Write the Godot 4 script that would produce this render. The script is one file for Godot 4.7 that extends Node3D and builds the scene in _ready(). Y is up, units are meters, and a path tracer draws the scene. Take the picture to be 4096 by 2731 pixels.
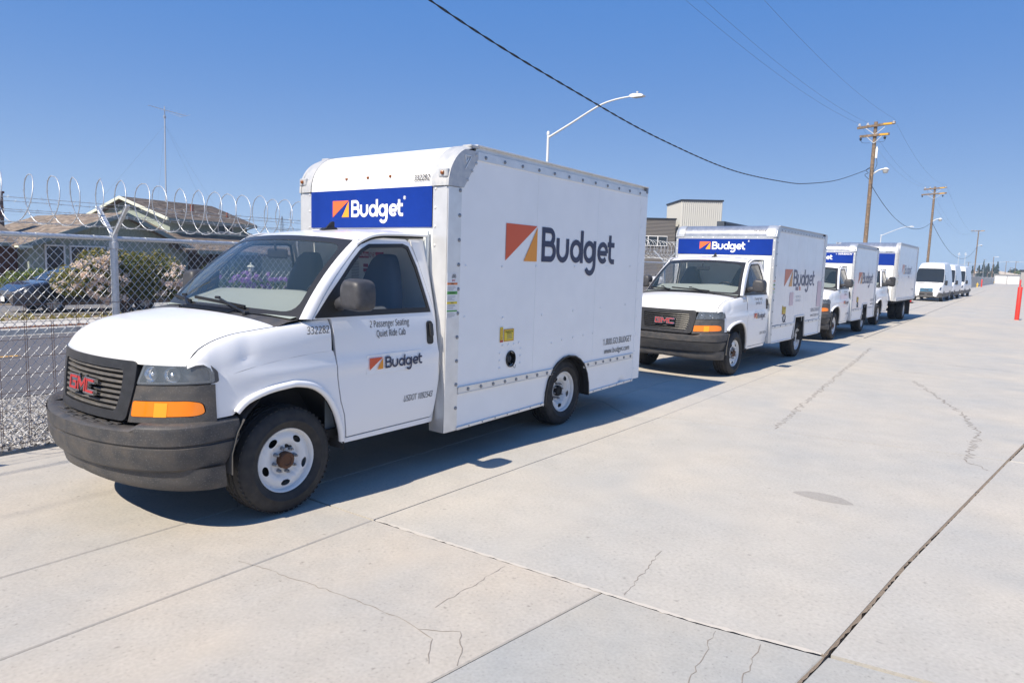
extends Node3D
# A row of parked white box trucks along a chain-link fence, seen from the concrete yard.

var M := {}
var used := {}
var rng := RandomNumberGenerator.new()


# ------------------------------------------------------------------ mesh building
class Geo:
	var v := PackedVector3Array()
	var n := PackedVector3Array()
	var t := PackedVector2Array()
	var c := PackedColorArray()
	var colour := Color(1, 1, 1)
	var tinted := false

	func tri(a: Vector3, b: Vector3, d: Vector3, na: Vector3, nb: Vector3, nd: Vector3, ta := Vector2(), tb := Vector2(), td := Vector2()) -> void:
		var f := (b - a).cross(d - a)
		if f.length_squared() < 1e-18:
			return
		v.append(a)
		n.append(na)
		t.append(ta)
		if f.dot(na + nb + nd) > 0.0:
			v.append(d)
			v.append(b)
			n.append(nd)
			n.append(nb)
			t.append(td)
			t.append(tb)
		else:
			v.append(b)
			v.append(d)
			n.append(nb)
			n.append(nd)
			t.append(tb)
			t.append(td)
		if tinted:
			c.append(colour)
			c.append(colour)
			c.append(colour)

	func ftri(a: Vector3, b: Vector3, d: Vector3, out: Vector3) -> void:
		var f := (b - a).cross(d - a).normalized()
		if f.dot(out) < 0.0:
			f = -f
		tri(a, b, d, f, f, f)

	func quad(a: Vector3, b: Vector3, d: Vector3, e: Vector3, out: Vector3) -> void:
		var f := (d - a).cross(e - b).normalized()
		if f.dot(out) < 0.0:
			f = -f
		tri(a, b, d, f, f, f, Vector2(0, 1), Vector2(1, 1), Vector2(1, 0))
		tri(a, d, e, f, f, f, Vector2(0, 1), Vector2(1, 0), Vector2(0, 0))

	# a box with chamfered edges, c its centre, s its size
	func box(p: Vector3, s: Vector3, ch := 0.0, b := Basis()) -> void:
		var h := s * 0.5
		ch = minf(ch, minf(h.x, minf(h.y, h.z)) * 0.95)
		var ax := [Vector3(1, 0, 0), Vector3(0, 1, 0), Vector3(0, 0, 1)]
		var hh := [h.x, h.y, h.z]
		for i in 3:
			var j := (i + 1) % 3
			var k := (i + 2) % 3
			for s1 in [-1.0, 1.0]:
				var o: Vector3 = ax[i] * (hh[i] * s1)
				var ju: Vector3 = ax[j] * (hh[j] - ch)
				var ku: Vector3 = ax[k] * (hh[k] - ch)
				quad(p + b * (o - ju - ku), p + b * (o + ju - ku), p + b * (o + ju + ku), p + b * (o - ju + ku), b * (ax[i] * s1))
				if ch > 0.0:
					for s2 in [-1.0, 1.0]:
						var e1: Vector3 = ax[i] * (hh[i] * s1) + ax[j] * ((hh[j] - ch) * s2)
						var e2: Vector3 = ax[i] * ((hh[i] - ch) * s1) + ax[j] * (hh[j] * s2)
						quad(p + b * (e1 - ku), p + b * (e2 - ku), p + b * (e2 + ku), p + b * (e1 + ku), b * (ax[i] * s1 + ax[j] * s2))
		if ch > 0.0:
			for sx in [-1.0, 1.0]:
				for sy in [-1.0, 1.0]:
					for sz in [-1.0, 1.0]:
						ftri(p + b * Vector3(h.x * sx, (h.y - ch) * sy, (h.z - ch) * sz), p + b * Vector3((h.x - ch) * sx, h.y * sy, (h.z - ch) * sz), p + b * Vector3((h.x - ch) * sx, (h.y - ch) * sy, h.z * sz), b * Vector3(sx, sy, sz))

	# a box between two points
	func bar(a: Vector3, d: Vector3, w: float, h: float, up := Vector3.UP, ch := 0.0) -> void:
		var z := (d - a).normalized()
		var x := up.cross(z).normalized()
		if x.length() < 0.5:
			x = Vector3.RIGHT
		var y := z.cross(x)
		box((a + d) * 0.5, Vector3(w, h, a.distance_to(d)), ch, Basis(x, y, z))

	func tube(pts: PackedVector3Array, r: float, sides := 6, caps := true, r2 := -1.0) -> void:
		var m := pts.size()
		var rings := []
		var norms := []
		var up := Vector3.UP
		for i in m:
			var d := (pts[mini(i + 1, m - 1)] - pts[maxi(i - 1, 0)]).normalized()
			if absf(d.dot(up)) > 0.95:
				up = Vector3.RIGHT if absf(d.x) < 0.7 else Vector3.FORWARD
			var x := d.cross(up).normalized()
			up = x.cross(d).normalized()
			var rr := r if r2 < 0.0 else lerpf(r, r2, float(i) / (m - 1))
			var ring := PackedVector3Array()
			var nn := PackedVector3Array()
			for k in sides:
				var a := TAU * k / sides
				var q := x * cos(a) + up * sin(a)
				ring.append(pts[i] + q * rr)
				nn.append(q)
			rings.append(ring)
			norms.append(nn)
		for i in m - 1:
			for k in sides:
				var l := (k + 1) % sides
				tri(rings[i][k], rings[i][l], rings[i + 1][l], norms[i][k], norms[i][l], norms[i + 1][l])
				tri(rings[i][k], rings[i + 1][l], rings[i + 1][k], norms[i][k], norms[i + 1][l], norms[i + 1][k])
		if caps and sides > 2:
			var o0 := (pts[0] - pts[1]).normalized()
			var o1 := (pts[m - 1] - pts[m - 2]).normalized()
			for k in sides:
				var l := (k + 1) % sides
				tri(pts[0], rings[0][k], rings[0][l], o0, o0, o0)
				tri(pts[m - 1], rings[m - 1][k], rings[m - 1][l], o1, o1, o1)

	# profile of (radius, height) turned about the y axis of x
	func lathe(prof: PackedVector2Array, x: Transform3D, segs := 24, from := 0.0, to := TAU) -> void:
		var m := prof.size()
		var sn := PackedVector2Array()
		for i in m - 1:
			var d := prof[i + 1] - prof[i]
			sn.append(Vector2(d.y, -d.x).normalized())
		for i in m - 1:
			if prof[i].distance_to(prof[i + 1]) < 1e-6:
				continue
			var na := sn[i]
			var nb := sn[i]
			if i > 0 and sn[i - 1].dot(sn[i]) > 0.75:
				na = (sn[i - 1] + sn[i]).normalized()
			if i < m - 2 and sn[i + 1].dot(sn[i]) > 0.75:
				nb = (sn[i + 1] + sn[i]).normalized()
			for k in segs:
				var a0 := from + (to - from) * k / segs
				var a1 := from + (to - from) * (k + 1) / segs
				var d0 := Vector3(cos(a0), 0, sin(a0))
				var d1 := Vector3(cos(a1), 0, sin(a1))
				var p00 := x * (d0 * prof[i].x + Vector3.UP * prof[i].y)
				var p01 := x * (d1 * prof[i].x + Vector3.UP * prof[i].y)
				var p10 := x * (d0 * prof[i + 1].x + Vector3.UP * prof[i + 1].y)
				var p11 := x * (d1 * prof[i + 1].x + Vector3.UP * prof[i + 1].y)
				var n00 := x.basis * (d0 * na.x + Vector3.UP * na.y)
				var n01 := x.basis * (d1 * na.x + Vector3.UP * na.y)
				var n10 := x.basis * (d0 * nb.x + Vector3.UP * nb.y)
				var n11 := x.basis * (d1 * nb.x + Vector3.UP * nb.y)
				tri(p00, p01, p11, n00, n01, n11)
				tri(p00, p11, p10, n00, n11, n10)

	# a flat outline (in the xy plane of x) given thickness along z
	func prism(poly: PackedVector2Array, x: Transform3D, depth: float, back := true) -> void:
		var z0 := x.basis.z.normalized()
		if depth < 0.0:
			z0 = -z0
		var idx := Geometry2D.triangulate_polygon(poly)
		for i in range(0, idx.size(), 3):
			var a := poly[idx[i]]
			var b := poly[idx[i + 1]]
			var d := poly[idx[i + 2]]
			tri(x * Vector3(a.x, a.y, depth), x * Vector3(b.x, b.y, depth), x * Vector3(d.x, d.y, depth), z0, z0, z0, a, b, d)
			if back:
				tri(x * Vector3(a.x, a.y, 0), x * Vector3(b.x, b.y, 0), x * Vector3(d.x, d.y, 0), -z0, -z0, -z0, a, b, d)
		var cw := Geometry2D.is_polygon_clockwise(poly)
		for i in poly.size():
			var a := poly[i]
			var b := poly[(i + 1) % poly.size()]
			var e := (b - a).normalized()
			var o := Vector2(-e.y, e.x) if cw else Vector2(e.y, -e.x)
			var no := (x.basis * Vector3(o.x, o.y, 0)).normalized()
			quad(x * Vector3(a.x, a.y, 0), x * Vector3(b.x, b.y, 0), x * Vector3(b.x, b.y, depth), x * Vector3(a.x, a.y, depth), no)

	# a smooth sheet through rows of points; out tells its outer side (a point inside when from_inside)
	func patch(rows: Array, out: Vector3, inside := false) -> void:
		var h := rows.size()
		var w: int = rows[0].size()
		var nn := []
		for i in h:
			var l := PackedVector3Array()
			for j in w:
				var du: Vector3 = rows[i][mini(j + 1, w - 1)] - rows[i][maxi(j - 1, 0)]
				var dv: Vector3 = rows[mini(i + 1, h - 1)][j] - rows[maxi(i - 1, 0)][j]
				var q := du.cross(dv).normalized()
				var o: Vector3 = rows[i][j] - out if inside else out
				l.append(q if q.dot(o) > 0.0 else -q)
			nn.append(l)
		for i in h - 1:
			for j in w - 1:
				var ua := Vector2(float(j) / (w - 1), float(i) / (h - 1))
				var ub := Vector2(float(j + 1) / (w - 1), float(i) / (h - 1))
				var uc := Vector2(float(j + 1) / (w - 1), float(i + 1) / (h - 1))
				var ud := Vector2(float(j) / (w - 1), float(i + 1) / (h - 1))
				tri(rows[i][j], rows[i][j + 1], rows[i + 1][j + 1], nn[i][j], nn[i][j + 1], nn[i + 1][j + 1], ua, ub, uc)
				tri(rows[i][j], rows[i + 1][j + 1], rows[i + 1][j], nn[i][j], nn[i + 1][j + 1], nn[i + 1][j], ua, uc, ud)

	func normal_at(fn: Callable, q: Vector2, out: Vector3) -> Vector3:
		var e := 0.002
		var du: Vector3 = fn.call(q + Vector2(e, 0)) - fn.call(q - Vector2(e, 0))
		var dv: Vector3 = fn.call(q + Vector2(0, e)) - fn.call(q - Vector2(0, e))
		var r := du.cross(dv).normalized()
		return r if r.dot(out) > 0.0 else -r

	# the part of a curved surface fn(u, v) inside an outline and outside holes, with an edge of depth lip
	func skin(poly: PackedVector2Array, holes: Array, fn: Callable, cell: float, out: Vector3, lip := 0.0, lift := 0.0) -> void:
		var lo := poly[0]
		var hi := poly[0]
		for q in poly:
			lo = lo.min(q)
			hi = hi.max(q)
		var nx := maxi(1, ceili((hi.x - lo.x) / cell))
		var ny := maxi(1, ceili((hi.y - lo.y) / cell))
		var d := Vector2((hi.x - lo.x) / nx, (hi.y - lo.y) / ny)
		for i in nx:
			for j in ny:
				var a := lo + Vector2(i * d.x, j * d.y)
				var sq := PackedVector2Array([a, a + Vector2(d.x, 0), a + d, a + Vector2(0, d.y)])
				var got: Array = Geometry2D.intersect_polygons(sq, poly)
				for hole in holes:
					var next := []
					for g in got:
						for k in Geometry2D.clip_polygons(g, hole):
							if not Geometry2D.is_polygon_clockwise(k):
								next.append(k)
					got = next
				for g in got:
					var idx := Geometry2D.triangulate_polygon(g)
					var ps := PackedVector3Array()
					var ns := PackedVector3Array()
					for q in g:
						var nq := normal_at(fn, q, out)
						var pq: Vector3 = fn.call(q)
						ps.append(pq + nq * lift)
						ns.append(nq)
					for k in range(0, idx.size(), 3):
						tri(ps[idx[k]], ps[idx[k + 1]], ps[idx[k + 2]], ns[idx[k]], ns[idx[k + 1]], ns[idx[k + 2]], g[idx[k]], g[idx[k + 1]], g[idx[k + 2]])
		if lip > 0.0:
			for ring in [poly] + holes:
				var mid := Vector2()
				for q in ring:
					mid += q / ring.size()
				for i in ring.size():
					var a: Vector2 = ring[i]
					var b: Vector2 = ring[(i + 1) % ring.size()]
					var m := maxi(1, ceili(a.distance_to(b) / cell))
					for k in m:
						var q0 := a.lerp(b, float(k) / m)
						var q1 := a.lerp(b, float(k + 1) / m)
						var qm := (q0 + q1) * 0.5
						if ring != poly and not Geometry2D.is_point_in_polygon(qm, poly):
							continue
						if ring == poly and holes.any(func(h): return Geometry2D.is_point_in_polygon(qm, h)):
							continue
						var n0 := normal_at(fn, q0, out)
						var n1 := normal_at(fn, q1, out)
						var p0: Vector3 = fn.call(q0) + n0 * lift
						var p1: Vector3 = fn.call(q1) + n1 * lift
						var cm: Vector3 = fn.call(mid)
						var side := p0 - cm
						quad(p0, p1, p1 - n1 * lip, p0 - n0 * lip, side if ring == poly else -side)

	# a flat profile carried along a path; ups gives the second axis
	func sweep(path: PackedVector3Array, prof: PackedVector2Array, up: Vector3, closed := false, caps := true) -> void:
		var m := path.size()
		var rows := []
		for i in m:
			var d := (path[mini(i + 1, m - 1)] - path[maxi(i - 1, 0)]).normalized()
			var x := d.cross(up).normalized()
			var y := x.cross(d).normalized()
			var l := PackedVector3Array()
			for q in prof:
				l.append(path[i] + x * q.x + y * q.y)
			rows.append(l)
		var k := prof.size()
		for i in m - 1:
			for j in (k if closed else k - 1):
				var l := (j + 1) % k
				var e := prof[l] - prof[j]
				var dd := (path[i + 1] - path[i]).normalized()
				var x := dd.cross(up).normalized()
				var y := x.cross(dd).normalized()
				var o := x * e.y - y * e.x
				quad(rows[i][j], rows[i][l], rows[i + 1][l], rows[i + 1][j], o)
		if caps:
			var idx := Geometry2D.triangulate_polygon(prof)
			for e in [0, m - 1]:
				var o := path[0] - path[1] if e == 0 else path[m - 1] - path[m - 2]
				for i in range(0, idx.size(), 3):
					ftri(rows[e][idx[i]], rows[e][idx[i + 1]], rows[e][idx[i + 2]], o)

	func mesh() -> ArrayMesh:
		var a := []
		a.resize(Mesh.ARRAY_MAX)
		a[Mesh.ARRAY_VERTEX] = v
		a[Mesh.ARRAY_NORMAL] = n
		a[Mesh.ARRAY_TEX_UV] = t
		if tinted:
			a[Mesh.ARRAY_COLOR] = c
		var m := ArrayMesh.new()
		m.add_surface_from_arrays(Mesh.PRIMITIVE_TRIANGLES, a)
		return m


# ------------------------------------------------------------------ scene building
func numbered(called: String) -> String:
	var k: int = used.get(called, 0)
	used[called] = k + 1
	return called if k == 0 else "%s_%03d" % [called, k]


func tag(o: Node, label: String, category: String, group := "") -> Node:
	o.set_meta("label", label)
	o.set_meta("category", category)
	if group:
		o.set_meta("group", group)
	return o


func thing(called: String, label: String, category: String, at := Vector3.ZERO, turn := 0.0, group := "") -> Node3D:
	var o := Node3D.new()
	o.name = numbered(called)
	add_child(o)
	o.position = at
	o.rotation.y = turn
	tag(o, label, category, group)
	return o


func obj(called: String, g: Geo, m: Material, parent: Node = null) -> MeshInstance3D:
	var o := MeshInstance3D.new()
	o.mesh = g.mesh()
	o.material_override = m
	if parent == null:
		o.name = numbered(called)
		add_child(o)
	else:
		o.name = called
		parent.add_child(o, true)
	return o


func same(called: String, mesh: Mesh, m: Material, parent: Node, x: Transform3D) -> MeshInstance3D:
	var o := MeshInstance3D.new()
	o.mesh = mesh
	o.material_override = m
	o.name = called
	o.transform = x
	parent.add_child(o, true)
	return o


func struct(called: String, g: Geo, m: Material, parent: Node = null) -> MeshInstance3D:
	var o := obj(called, g, m, parent)
	if parent == null:
		o.set_meta("kind", "structure")
	return o


func stuff(called: String, g: Geo, m: Material, parent: Node = null) -> MeshInstance3D:
	var o := obj(called, g, m, parent)
	o.set_meta("kind", "stuff")
	return o


func words(text: String, height: float, m: Material, parent: Node, x: Transform3D, squeeze := 1.0, bold := false, called := "lettering", slant := 0.0, left := false) -> MeshInstance3D:
	var f := SystemFont.new()
	f.font_names = PackedStringArray(["Droid Sans"])
	f.font_weight = 700 if bold else 400
	var tm := TextMesh.new()
	tm.text = text
	tm.font = f
	tm.font_size = 64
	tm.pixel_size = 0.01
	tm.depth = 0.02
	tm.curve_step = 1.0
	tm.horizontal_alignment = HORIZONTAL_ALIGNMENT_LEFT if left else HORIZONTAL_ALIGNMENT_CENTER
	tm.vertical_alignment = VERTICAL_ALIGNMENT_CENTER
	var k := height / 0.457
	var o := MeshInstance3D.new()
	o.mesh = tm
	o.name = called
	o.material_override = m
	o.transform = x * Transform3D(Basis(Vector3(k * squeeze, 0, 0), Vector3(k * slant, k, 0), Vector3(0, 0, 0.02)), Vector3.ZERO)
	parent.add_child(o, true)
	return o


func pts2(a: Array) -> PackedVector2Array:
	var r := PackedVector2Array()
	for i in range(0, a.size(), 2):
		r.append(Vector2(a[i], a[i + 1]))
	return r


func pts3(a: Array) -> PackedVector3Array:
	var r := PackedVector3Array()
	for i in range(0, a.size(), 3):
		r.append(Vector3(a[i], a[i + 1], a[i + 2]))
	return r


func rounded(poly: PackedVector2Array, r: float, n := 4) -> PackedVector2Array:
	var out := PackedVector2Array()
	var m := poly.size()
	for i in m:
		var p := poly[i]
		var a := poly[(i + m - 1) % m]
		var b := poly[(i + 1) % m]
		var ra := minf(r, p.distance_to(a) * 0.45)
		var rb := minf(r, p.distance_to(b) * 0.45)
		var p0 := p + (a - p).normalized() * ra
		var p1 := p + (b - p).normalized() * rb
		for k in n + 1:
			var t := float(k) / n
			out.append(p0.lerp(p, t).lerp(p.lerp(p1, t), t))
	return out


func grown(poly: PackedVector2Array, d: float) -> PackedVector2Array:
	var g := Geometry2D.offset_polygon(poly, d, Geometry2D.JOIN_MITER)
	return g[0] if g.size() else poly


func smooth_path(p: PackedVector3Array, n := 6) -> PackedVector3Array:
	var out := PackedVector3Array()
	var m := p.size()
	for i in m - 1:
		for k in n:
			out.append(p[i].cubic_interpolate(p[i + 1], p[maxi(i - 1, 0)], p[mini(i + 2, m - 1)], float(k) / n))
	out.append(p[m - 1])
	return out


func table(x: float, xs: Array, ys: Array) -> float:
	var m := xs.size()
	if x <= xs[0]:
		return ys[0]
	for i in m - 1:
		if x <= xs[i + 1]:
			var t: float = (x - xs[i]) / (xs[i + 1] - xs[i])
			return cubic_interpolate_in_time(ys[i], ys[i + 1], ys[maxi(i - 1, 0)], ys[mini(i + 2, m - 1)], t, xs[i + 1] - xs[i], xs[maxi(i - 1, 0)] - xs[i], xs[mini(i + 2, m - 1)] - xs[i])
	return ys[m - 1]


# ------------------------------------------------------------------ materials
func lin(r: float, g: float, b: float, a := 1.0) -> Color:
	return Color(r, g, b, a).linear_to_srgb()


func mat(called: String, c: Color, rough := 0.5, metal := 0.0, spec := 0.5) -> StandardMaterial3D:
	var m := StandardMaterial3D.new()
	m.resource_name = called
	m.albedo_color = c
	m.roughness = rough
	m.metallic = metal
	m.metallic_specular = spec
	M[called] = m
	return m


func noise(sd: int, freq: float, oct := 3, kind := FastNoiseLite.TYPE_SIMPLEX_SMOOTH) -> FastNoiseLite:
	var f := FastNoiseLite.new()
	f.seed = sd
	f.frequency = freq
	f.noise_type = kind
	f.fractal_octaves = oct
	return f


func field(sd: int, freq: float, size: int, oct := 3, kind := FastNoiseLite.TYPE_SIMPLEX_SMOOTH) -> PackedByteArray:
	var im := noise(sd, freq, oct, kind).get_seamless_image(size, size)
	im.convert(Image.FORMAT_L8)
	return im.get_data()


# a grey-and-tint texture mixed from noises: base + sum of weight * noise, then dark or light specks
func texture(size: int, layers: Array, specks := [], tint := Vector3(1, 1, 1), level := 190.0) -> ImageTexture:
	var val := PackedFloat32Array()
	val.resize(size * size)
	val.fill(1.0)
	var warm := PackedByteArray()
	for l in layers:
		var d := field(l[0], l[1], size, l[3] if l.size() > 3 else 3)
		var w: float = l[2]
		for i in size * size:
			val[i] += (d[i] / 127.5 - 1.0) * w
		if warm.is_empty():
			warm = d
	for s in specks:
		var d := field(s[0], s[1], size, 2)
		var th: float = s[2]
		var w: float = s[3]
		for i in size * size:
			var q := d[i] / 255.0
			if q > th:
				val[i] += w * minf(1.0, (q - th) / 0.05)
	var bytes := PackedByteArray()
	bytes.resize(size * size * 3)
	for i in size * size:
		var t := (warm[i] / 255.0 - 0.5) if warm.size() else 0.0
		var q := val[i] * level
		bytes[i * 3] = clampi(int(q * (1.0 + tint.x * t)), 0, 255)
		bytes[i * 3 + 1] = clampi(int(q * (1.0 + tint.y * t)), 0, 255)
		bytes[i * 3 + 2] = clampi(int(q * (1.0 + tint.z * t)), 0, 255)
	var made := ImageTexture.create_from_image(Image.create_from_data(size, size, false, Image.FORMAT_RGB8, bytes))
	made.set_meta("mean", Color(level / 255.0, 0, 0).srgb_to_linear().r)
	return made


func textured(called: String, c: Color, tex: Texture2D, metres: float, rough := 0.8, bump := 0.0, world := true, metal := 0.0, spec := 0.5) -> StandardMaterial3D:
	# the colour is lifted by the texture's mean to keep the wanted base colour
	var l := c.srgb_to_linear()
	var k: float = 1.0 / tex.get_meta("mean")
	var m := mat(called, Color(minf(l.r * k, 1.0), minf(l.g * k, 1.0), minf(l.b * k, 1.0)).linear_to_srgb(), rough, metal, spec)
	m.albedo_texture = tex
	m.uv1_triplanar = true
	m.uv1_world_triplanar = world
	m.uv1_scale = Vector3.ONE / metres
	m.uv1_triplanar_sharpness = 4.0
	if bump > 0.0:
		m.heightmap_enabled = true
		m.heightmap_texture = tex
		m.heightmap_scale = bump
	return m


func _ready() -> void:
	rng.seed = 7
	# ---- camera
	var cam := Camera3D.new()
	cam.name = "camera"
	cam.fov = 53.13
	cam.near = 0.05
	cam.far = 3000.0
	cam.basis = Basis(Vector3(0.80515867, 0.03178394, -0.59220714), Vector3(-0.09334009, 0.99290913, -0.07361448), Vector3(0.58566812, 0.11454801, 0.80241611))
	cam.position = Vector3(4.763, 1.7615, 2.793)
	add_child(cam)
	cam.current = true
	# ---- sky
	var sky := ProceduralSkyMaterial.new()
	sky.sky_top_color = lin(0.050, 0.168, 0.46)
	sky.sky_horizon_color = lin(0.365, 0.495, 0.655)
	sky.sky_curve = 0.10
	sky.sky_energy_multiplier = 1.0
	sky.ground_horizon_color = lin(0.42, 0.42, 0.40)
	sky.ground_bottom_color = lin(0.30, 0.29, 0.27)
	sky.sun_angle_max = 4.0
	var env := Environment.new()
	env.background_mode = Environment.BG_SKY
	env.sky = Sky.new()
	env.sky.sky_material = sky
	env.tonemap_mode = Environment.TONE_MAPPER_LINEAR
	env.tonemap_exposure = 1.4
	env.sdfgi_enabled = true
	env.ssao_enabled = true
	env.ssil_enabled = true
	env.fog_enabled = true
	env.fog_density = 0.0007
	env.fog_light_color = lin(0.45, 0.58, 0.74)
	var we := WorldEnvironment.new()
	we.name = "world"
	we.environment = env
	add_child(we)
	# ---- sun
	var sun := DirectionalLight3D.new()
	sun.name = "sun"
	sun.light_energy = 1.6
	sun.light_angular_distance = 0.5
	sun.light_color = Color(1.0, 0.955, 0.885)
	sun.shadow_enabled = true
	add_child(sun)
	sun.look_at_from_position(Vector3.ZERO, Vector3(0.262, -2.74, -2.63))
	# ---- everything else
	materials()
	ground()
	truck_row()
	vans()
	fence()
	street_side()
	poles_and_wires()
	far_end()


func materials() -> void:
	var conc := texture(512, [[11, 0.005, 0.028, 5], [12, 0.03, 0.022, 4], [13, 0.28, 0.045, 2]], [[14, 0.30, 0.80, -0.10], [15, 0.13, 0.86, -0.16]], Vector3(0.035, 0.0, -0.045))
	var conc2 := texture(512, [[16, 0.004, 0.03, 5], [17, 0.02, 0.022, 4], [18, 0.3, 0.045, 2]], [[19, 0.26, 0.79, -0.09], [20, 0.10, 0.88, -0.14]], Vector3(0.03, 0.0, -0.04))
	var fine := texture(512, [[21, 0.02, 0.10, 4], [22, 0.3, 0.12, 2]], [], Vector3())
	textured("concrete_warm", lin(0.43, 0.396, 0.345), conc, 3.7, 0.9, 0.12)
	textured("concrete_grey", lin(0.43, 0.408, 0.366), conc2, 4.3, 0.9, 0.12)
	textured("concrete_far", lin(0.435, 0.408, 0.363), conc2, 6.1, 0.9, 0.05)
	textured("concrete_patch", lin(0.375, 0.365, 0.335), conc, 3.1, 0.9, 0.1)
	textured("stain", lin(0.33, 0.31, 0.28), conc2, 4.3, 0.85)
	mat("joint", lin(0.20, 0.165, 0.125), 0.95)
	textured("joint_sand", lin(0.24, 0.19, 0.14), fine, 0.2, 0.95, 1.0)
	mat("crack", lin(0.24, 0.21, 0.18), 0.95)
	mat("mortar", lin(0.52, 0.48, 0.42), 0.95)
	textured("asphalt", lin(0.11, 0.105, 0.11), fine, 1.4, 0.9, 0.3)
	textured("dirt", lin(0.26, 0.205, 0.145), conc, 1.2, 0.95, 1.0)
	textured("gravel_bed", lin(0.22, 0.20, 0.18), fine, 0.5, 0.95, 2.0)
	textured("driveway", lin(0.20, 0.19, 0.18), conc, 2.0, 0.95, 0.3)
	textured("kerb", lin(0.50, 0.475, 0.43), fine, 1.0, 0.9)
	textured("gutter", lin(0.33, 0.32, 0.30), conc, 1.7, 0.9)
	textured("bark", lin(0.17, 0.08, 0.045), fine, 0.3, 0.95, 2.0)
	mat("lawn", lin(0.075, 0.13, 0.02), 0.9)
	mat("road_yellow", lin(0.62, 0.33, 0.04), 0.8)
	mat("road_white", lin(0.62, 0.62, 0.60), 0.85)
	mat("stone_pale", lin(0.42, 0.39, 0.36), 0.9)
	# vehicles
	var white := mat("white_paint", lin(0.83, 0.83, 0.83), 0.35)
	white.clearcoat_enabled = true
	white.clearcoat = 0.6
	white.clearcoat_roughness = 0.08
	textured("white_panel", lin(0.85, 0.85, 0.84), texture(256, [[41, 0.008, 0.012, 3], [42, 0.04, 0.008, 3]], [], Vector3(0.004, 0, -0.004), 244.0), 2.3, 0.32, 0.0, false)
	textured("bright_panel", lin(0.80, 0.80, 0.80), texture(256, [[45, 0.01, 0.02, 3]], [], Vector3(), 244.0), 1.7, 0.12, 0.0, false)
	textured("alu", lin(0.72, 0.72, 0.71), texture(256, [[51, 0.02, 0.03, 3], [52, 0.3, 0.02, 2]], [], Vector3(), 238.0), 0.8, 0.42, 0.0, false, 0.55)
	textured("cast_grey", lin(0.47, 0.48, 0.49), texture(256, [[54, 0.03, 0.06, 3]], [], Vector3(0.03, 0, -0.04), 220.0), 0.6, 0.5, 0.0, false, 0.25)
	textured("galvanised", lin(0.56, 0.58, 0.60), texture(256, [[56, 0.08, 0.07, 2]], [], Vector3(), 225.0), 0.5, 0.42, 0.0, false, 0.6)
	textured("silver", lin(0.50, 0.51, 0.53), texture(256, [[57, 0.02, 0.08, 3], [58, 0.2, 0.05, 2]], [[59, 0.05, 0.8, 0.1]], Vector3(0.03, 0, -0.04), 225.0), 0.9, 0.3, 0.0, false, 0.75)
	mat("chrome", lin(0.75, 0.75, 0.76), 0.1, 1.0)
	mat("steel_bolt", lin(0.25, 0.26, 0.28), 0.4, 0.6)
	mat("rust", lin(0.11, 0.05, 0.025), 0.85)
	mat("rusty_wire", lin(0.24, 0.13, 0.085), 0.8, 0.2)
	textured("plastic_grey", lin(0.056, 0.054, 0.054), texture(512, [[61, 0.008, 0.16, 3], [62, 0.25, 0.04, 2]], [[63, 0.09, 0.76, 1.6], [64, 0.16, 0.80, 1.0]], Vector3(0.10, 0.0, -0.12)), 0.62, 0.55, 0.0, false)
	textured("grille_black", lin(0.026, 0.027, 0.030), texture(256, [[60, 0.02, 0.12, 3]], [[69, 0.12, 0.80, 1.5]], Vector3()), 0.45, 0.32, 0.0, false)
	textured("mirror_grey", lin(0.045, 0.046, 0.052), texture(256, [[160, 0.02, 0.12, 3]], [[161, 0.14, 0.82, 1.2]], Vector3()), 0.4, 0.5, 0.0, false)
	textured("plastic_dust", lin(0.085, 0.081, 0.077), texture(256, [[65, 0.02, 0.2, 3]], [[66, 0.1, 0.78, 0.3]], Vector3(0.06, 0, -0.08)), 0.5, 0.7, 0.0, false)
	textured("plastic_black", lin(0.03, 0.03, 0.032), texture(256, [[67, 0.02, 0.12, 3]], [[68, 0.12, 0.74, 3.0]], Vector3()), 0.45, 0.4, 0.0, false)
	mat("seal_black", lin(0.014, 0.014, 0.015), 0.45)
	mat("frit_black", lin(0.028, 0.027, 0.026), 0.25)
	textured("tyre", lin(0.026, 0.025, 0.025), texture(256, [[71, 0.02, 0.2, 3]], [], Vector3(0.06, 0, -0.08)), 0.5, 0.75, 0.0, false)
	mat("tread_dust", lin(0.06, 0.053, 0.045), 0.9)
	mat("rim_white", lin(0.70, 0.70, 0.69), 0.4)
	mat("under_black", lin(0.012, 0.012, 0.013), 0.8)
	mat("wheel_well", lin(0.05, 0.05, 0.052), 0.85)
	mat("gap", lin(0.01, 0.01, 0.01), 0.9)
	var glass := mat("glass", Color(0.55, 0.72, 0.72, 0.42), 0.02)
	glass.transparency = BaseMaterial3D.TRANSPARENCY_ALPHA
	glass.albedo_color = Color(0.30, 0.36, 0.36, 0.16)
	var dark := mat("glass_dark", Color(0.01, 0.03, 0.04, 0.5), 0.02)
	dark.transparency = BaseMaterial3D.TRANSPARENCY_ALPHA
	var side := mat("glass_side", Color(0.03, 0.10, 0.12, 0.22), 0.02)
	side.transparency = BaseMaterial3D.TRANSPARENCY_ALPHA
	var clear := mat("lens_clear", Color(0.7, 0.75, 0.8, 0.16), 0.05)
	clear.transparency = BaseMaterial3D.TRANSPARENCY_ALPHA
	var amber := mat("amber", lin(0.78, 0.20, 0.004), 0.12)
	amber.clearcoat_enabled = true
	amber.clearcoat = 1.0
	amber.clearcoat_roughness = 0.05
	mat("amber_pale", lin(0.85, 0.33, 0.02), 0.3)
	mat("marker_amber", lin(0.22, 0.06, 0.01), 0.2)
	mat("headlight_back", lin(0.05, 0.055, 0.065), 0.3)
	mat("dash", lin(0.30, 0.34, 0.31), 0.7)
	mat("dash_dark", lin(0.05, 0.055, 0.06), 0.7)
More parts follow.
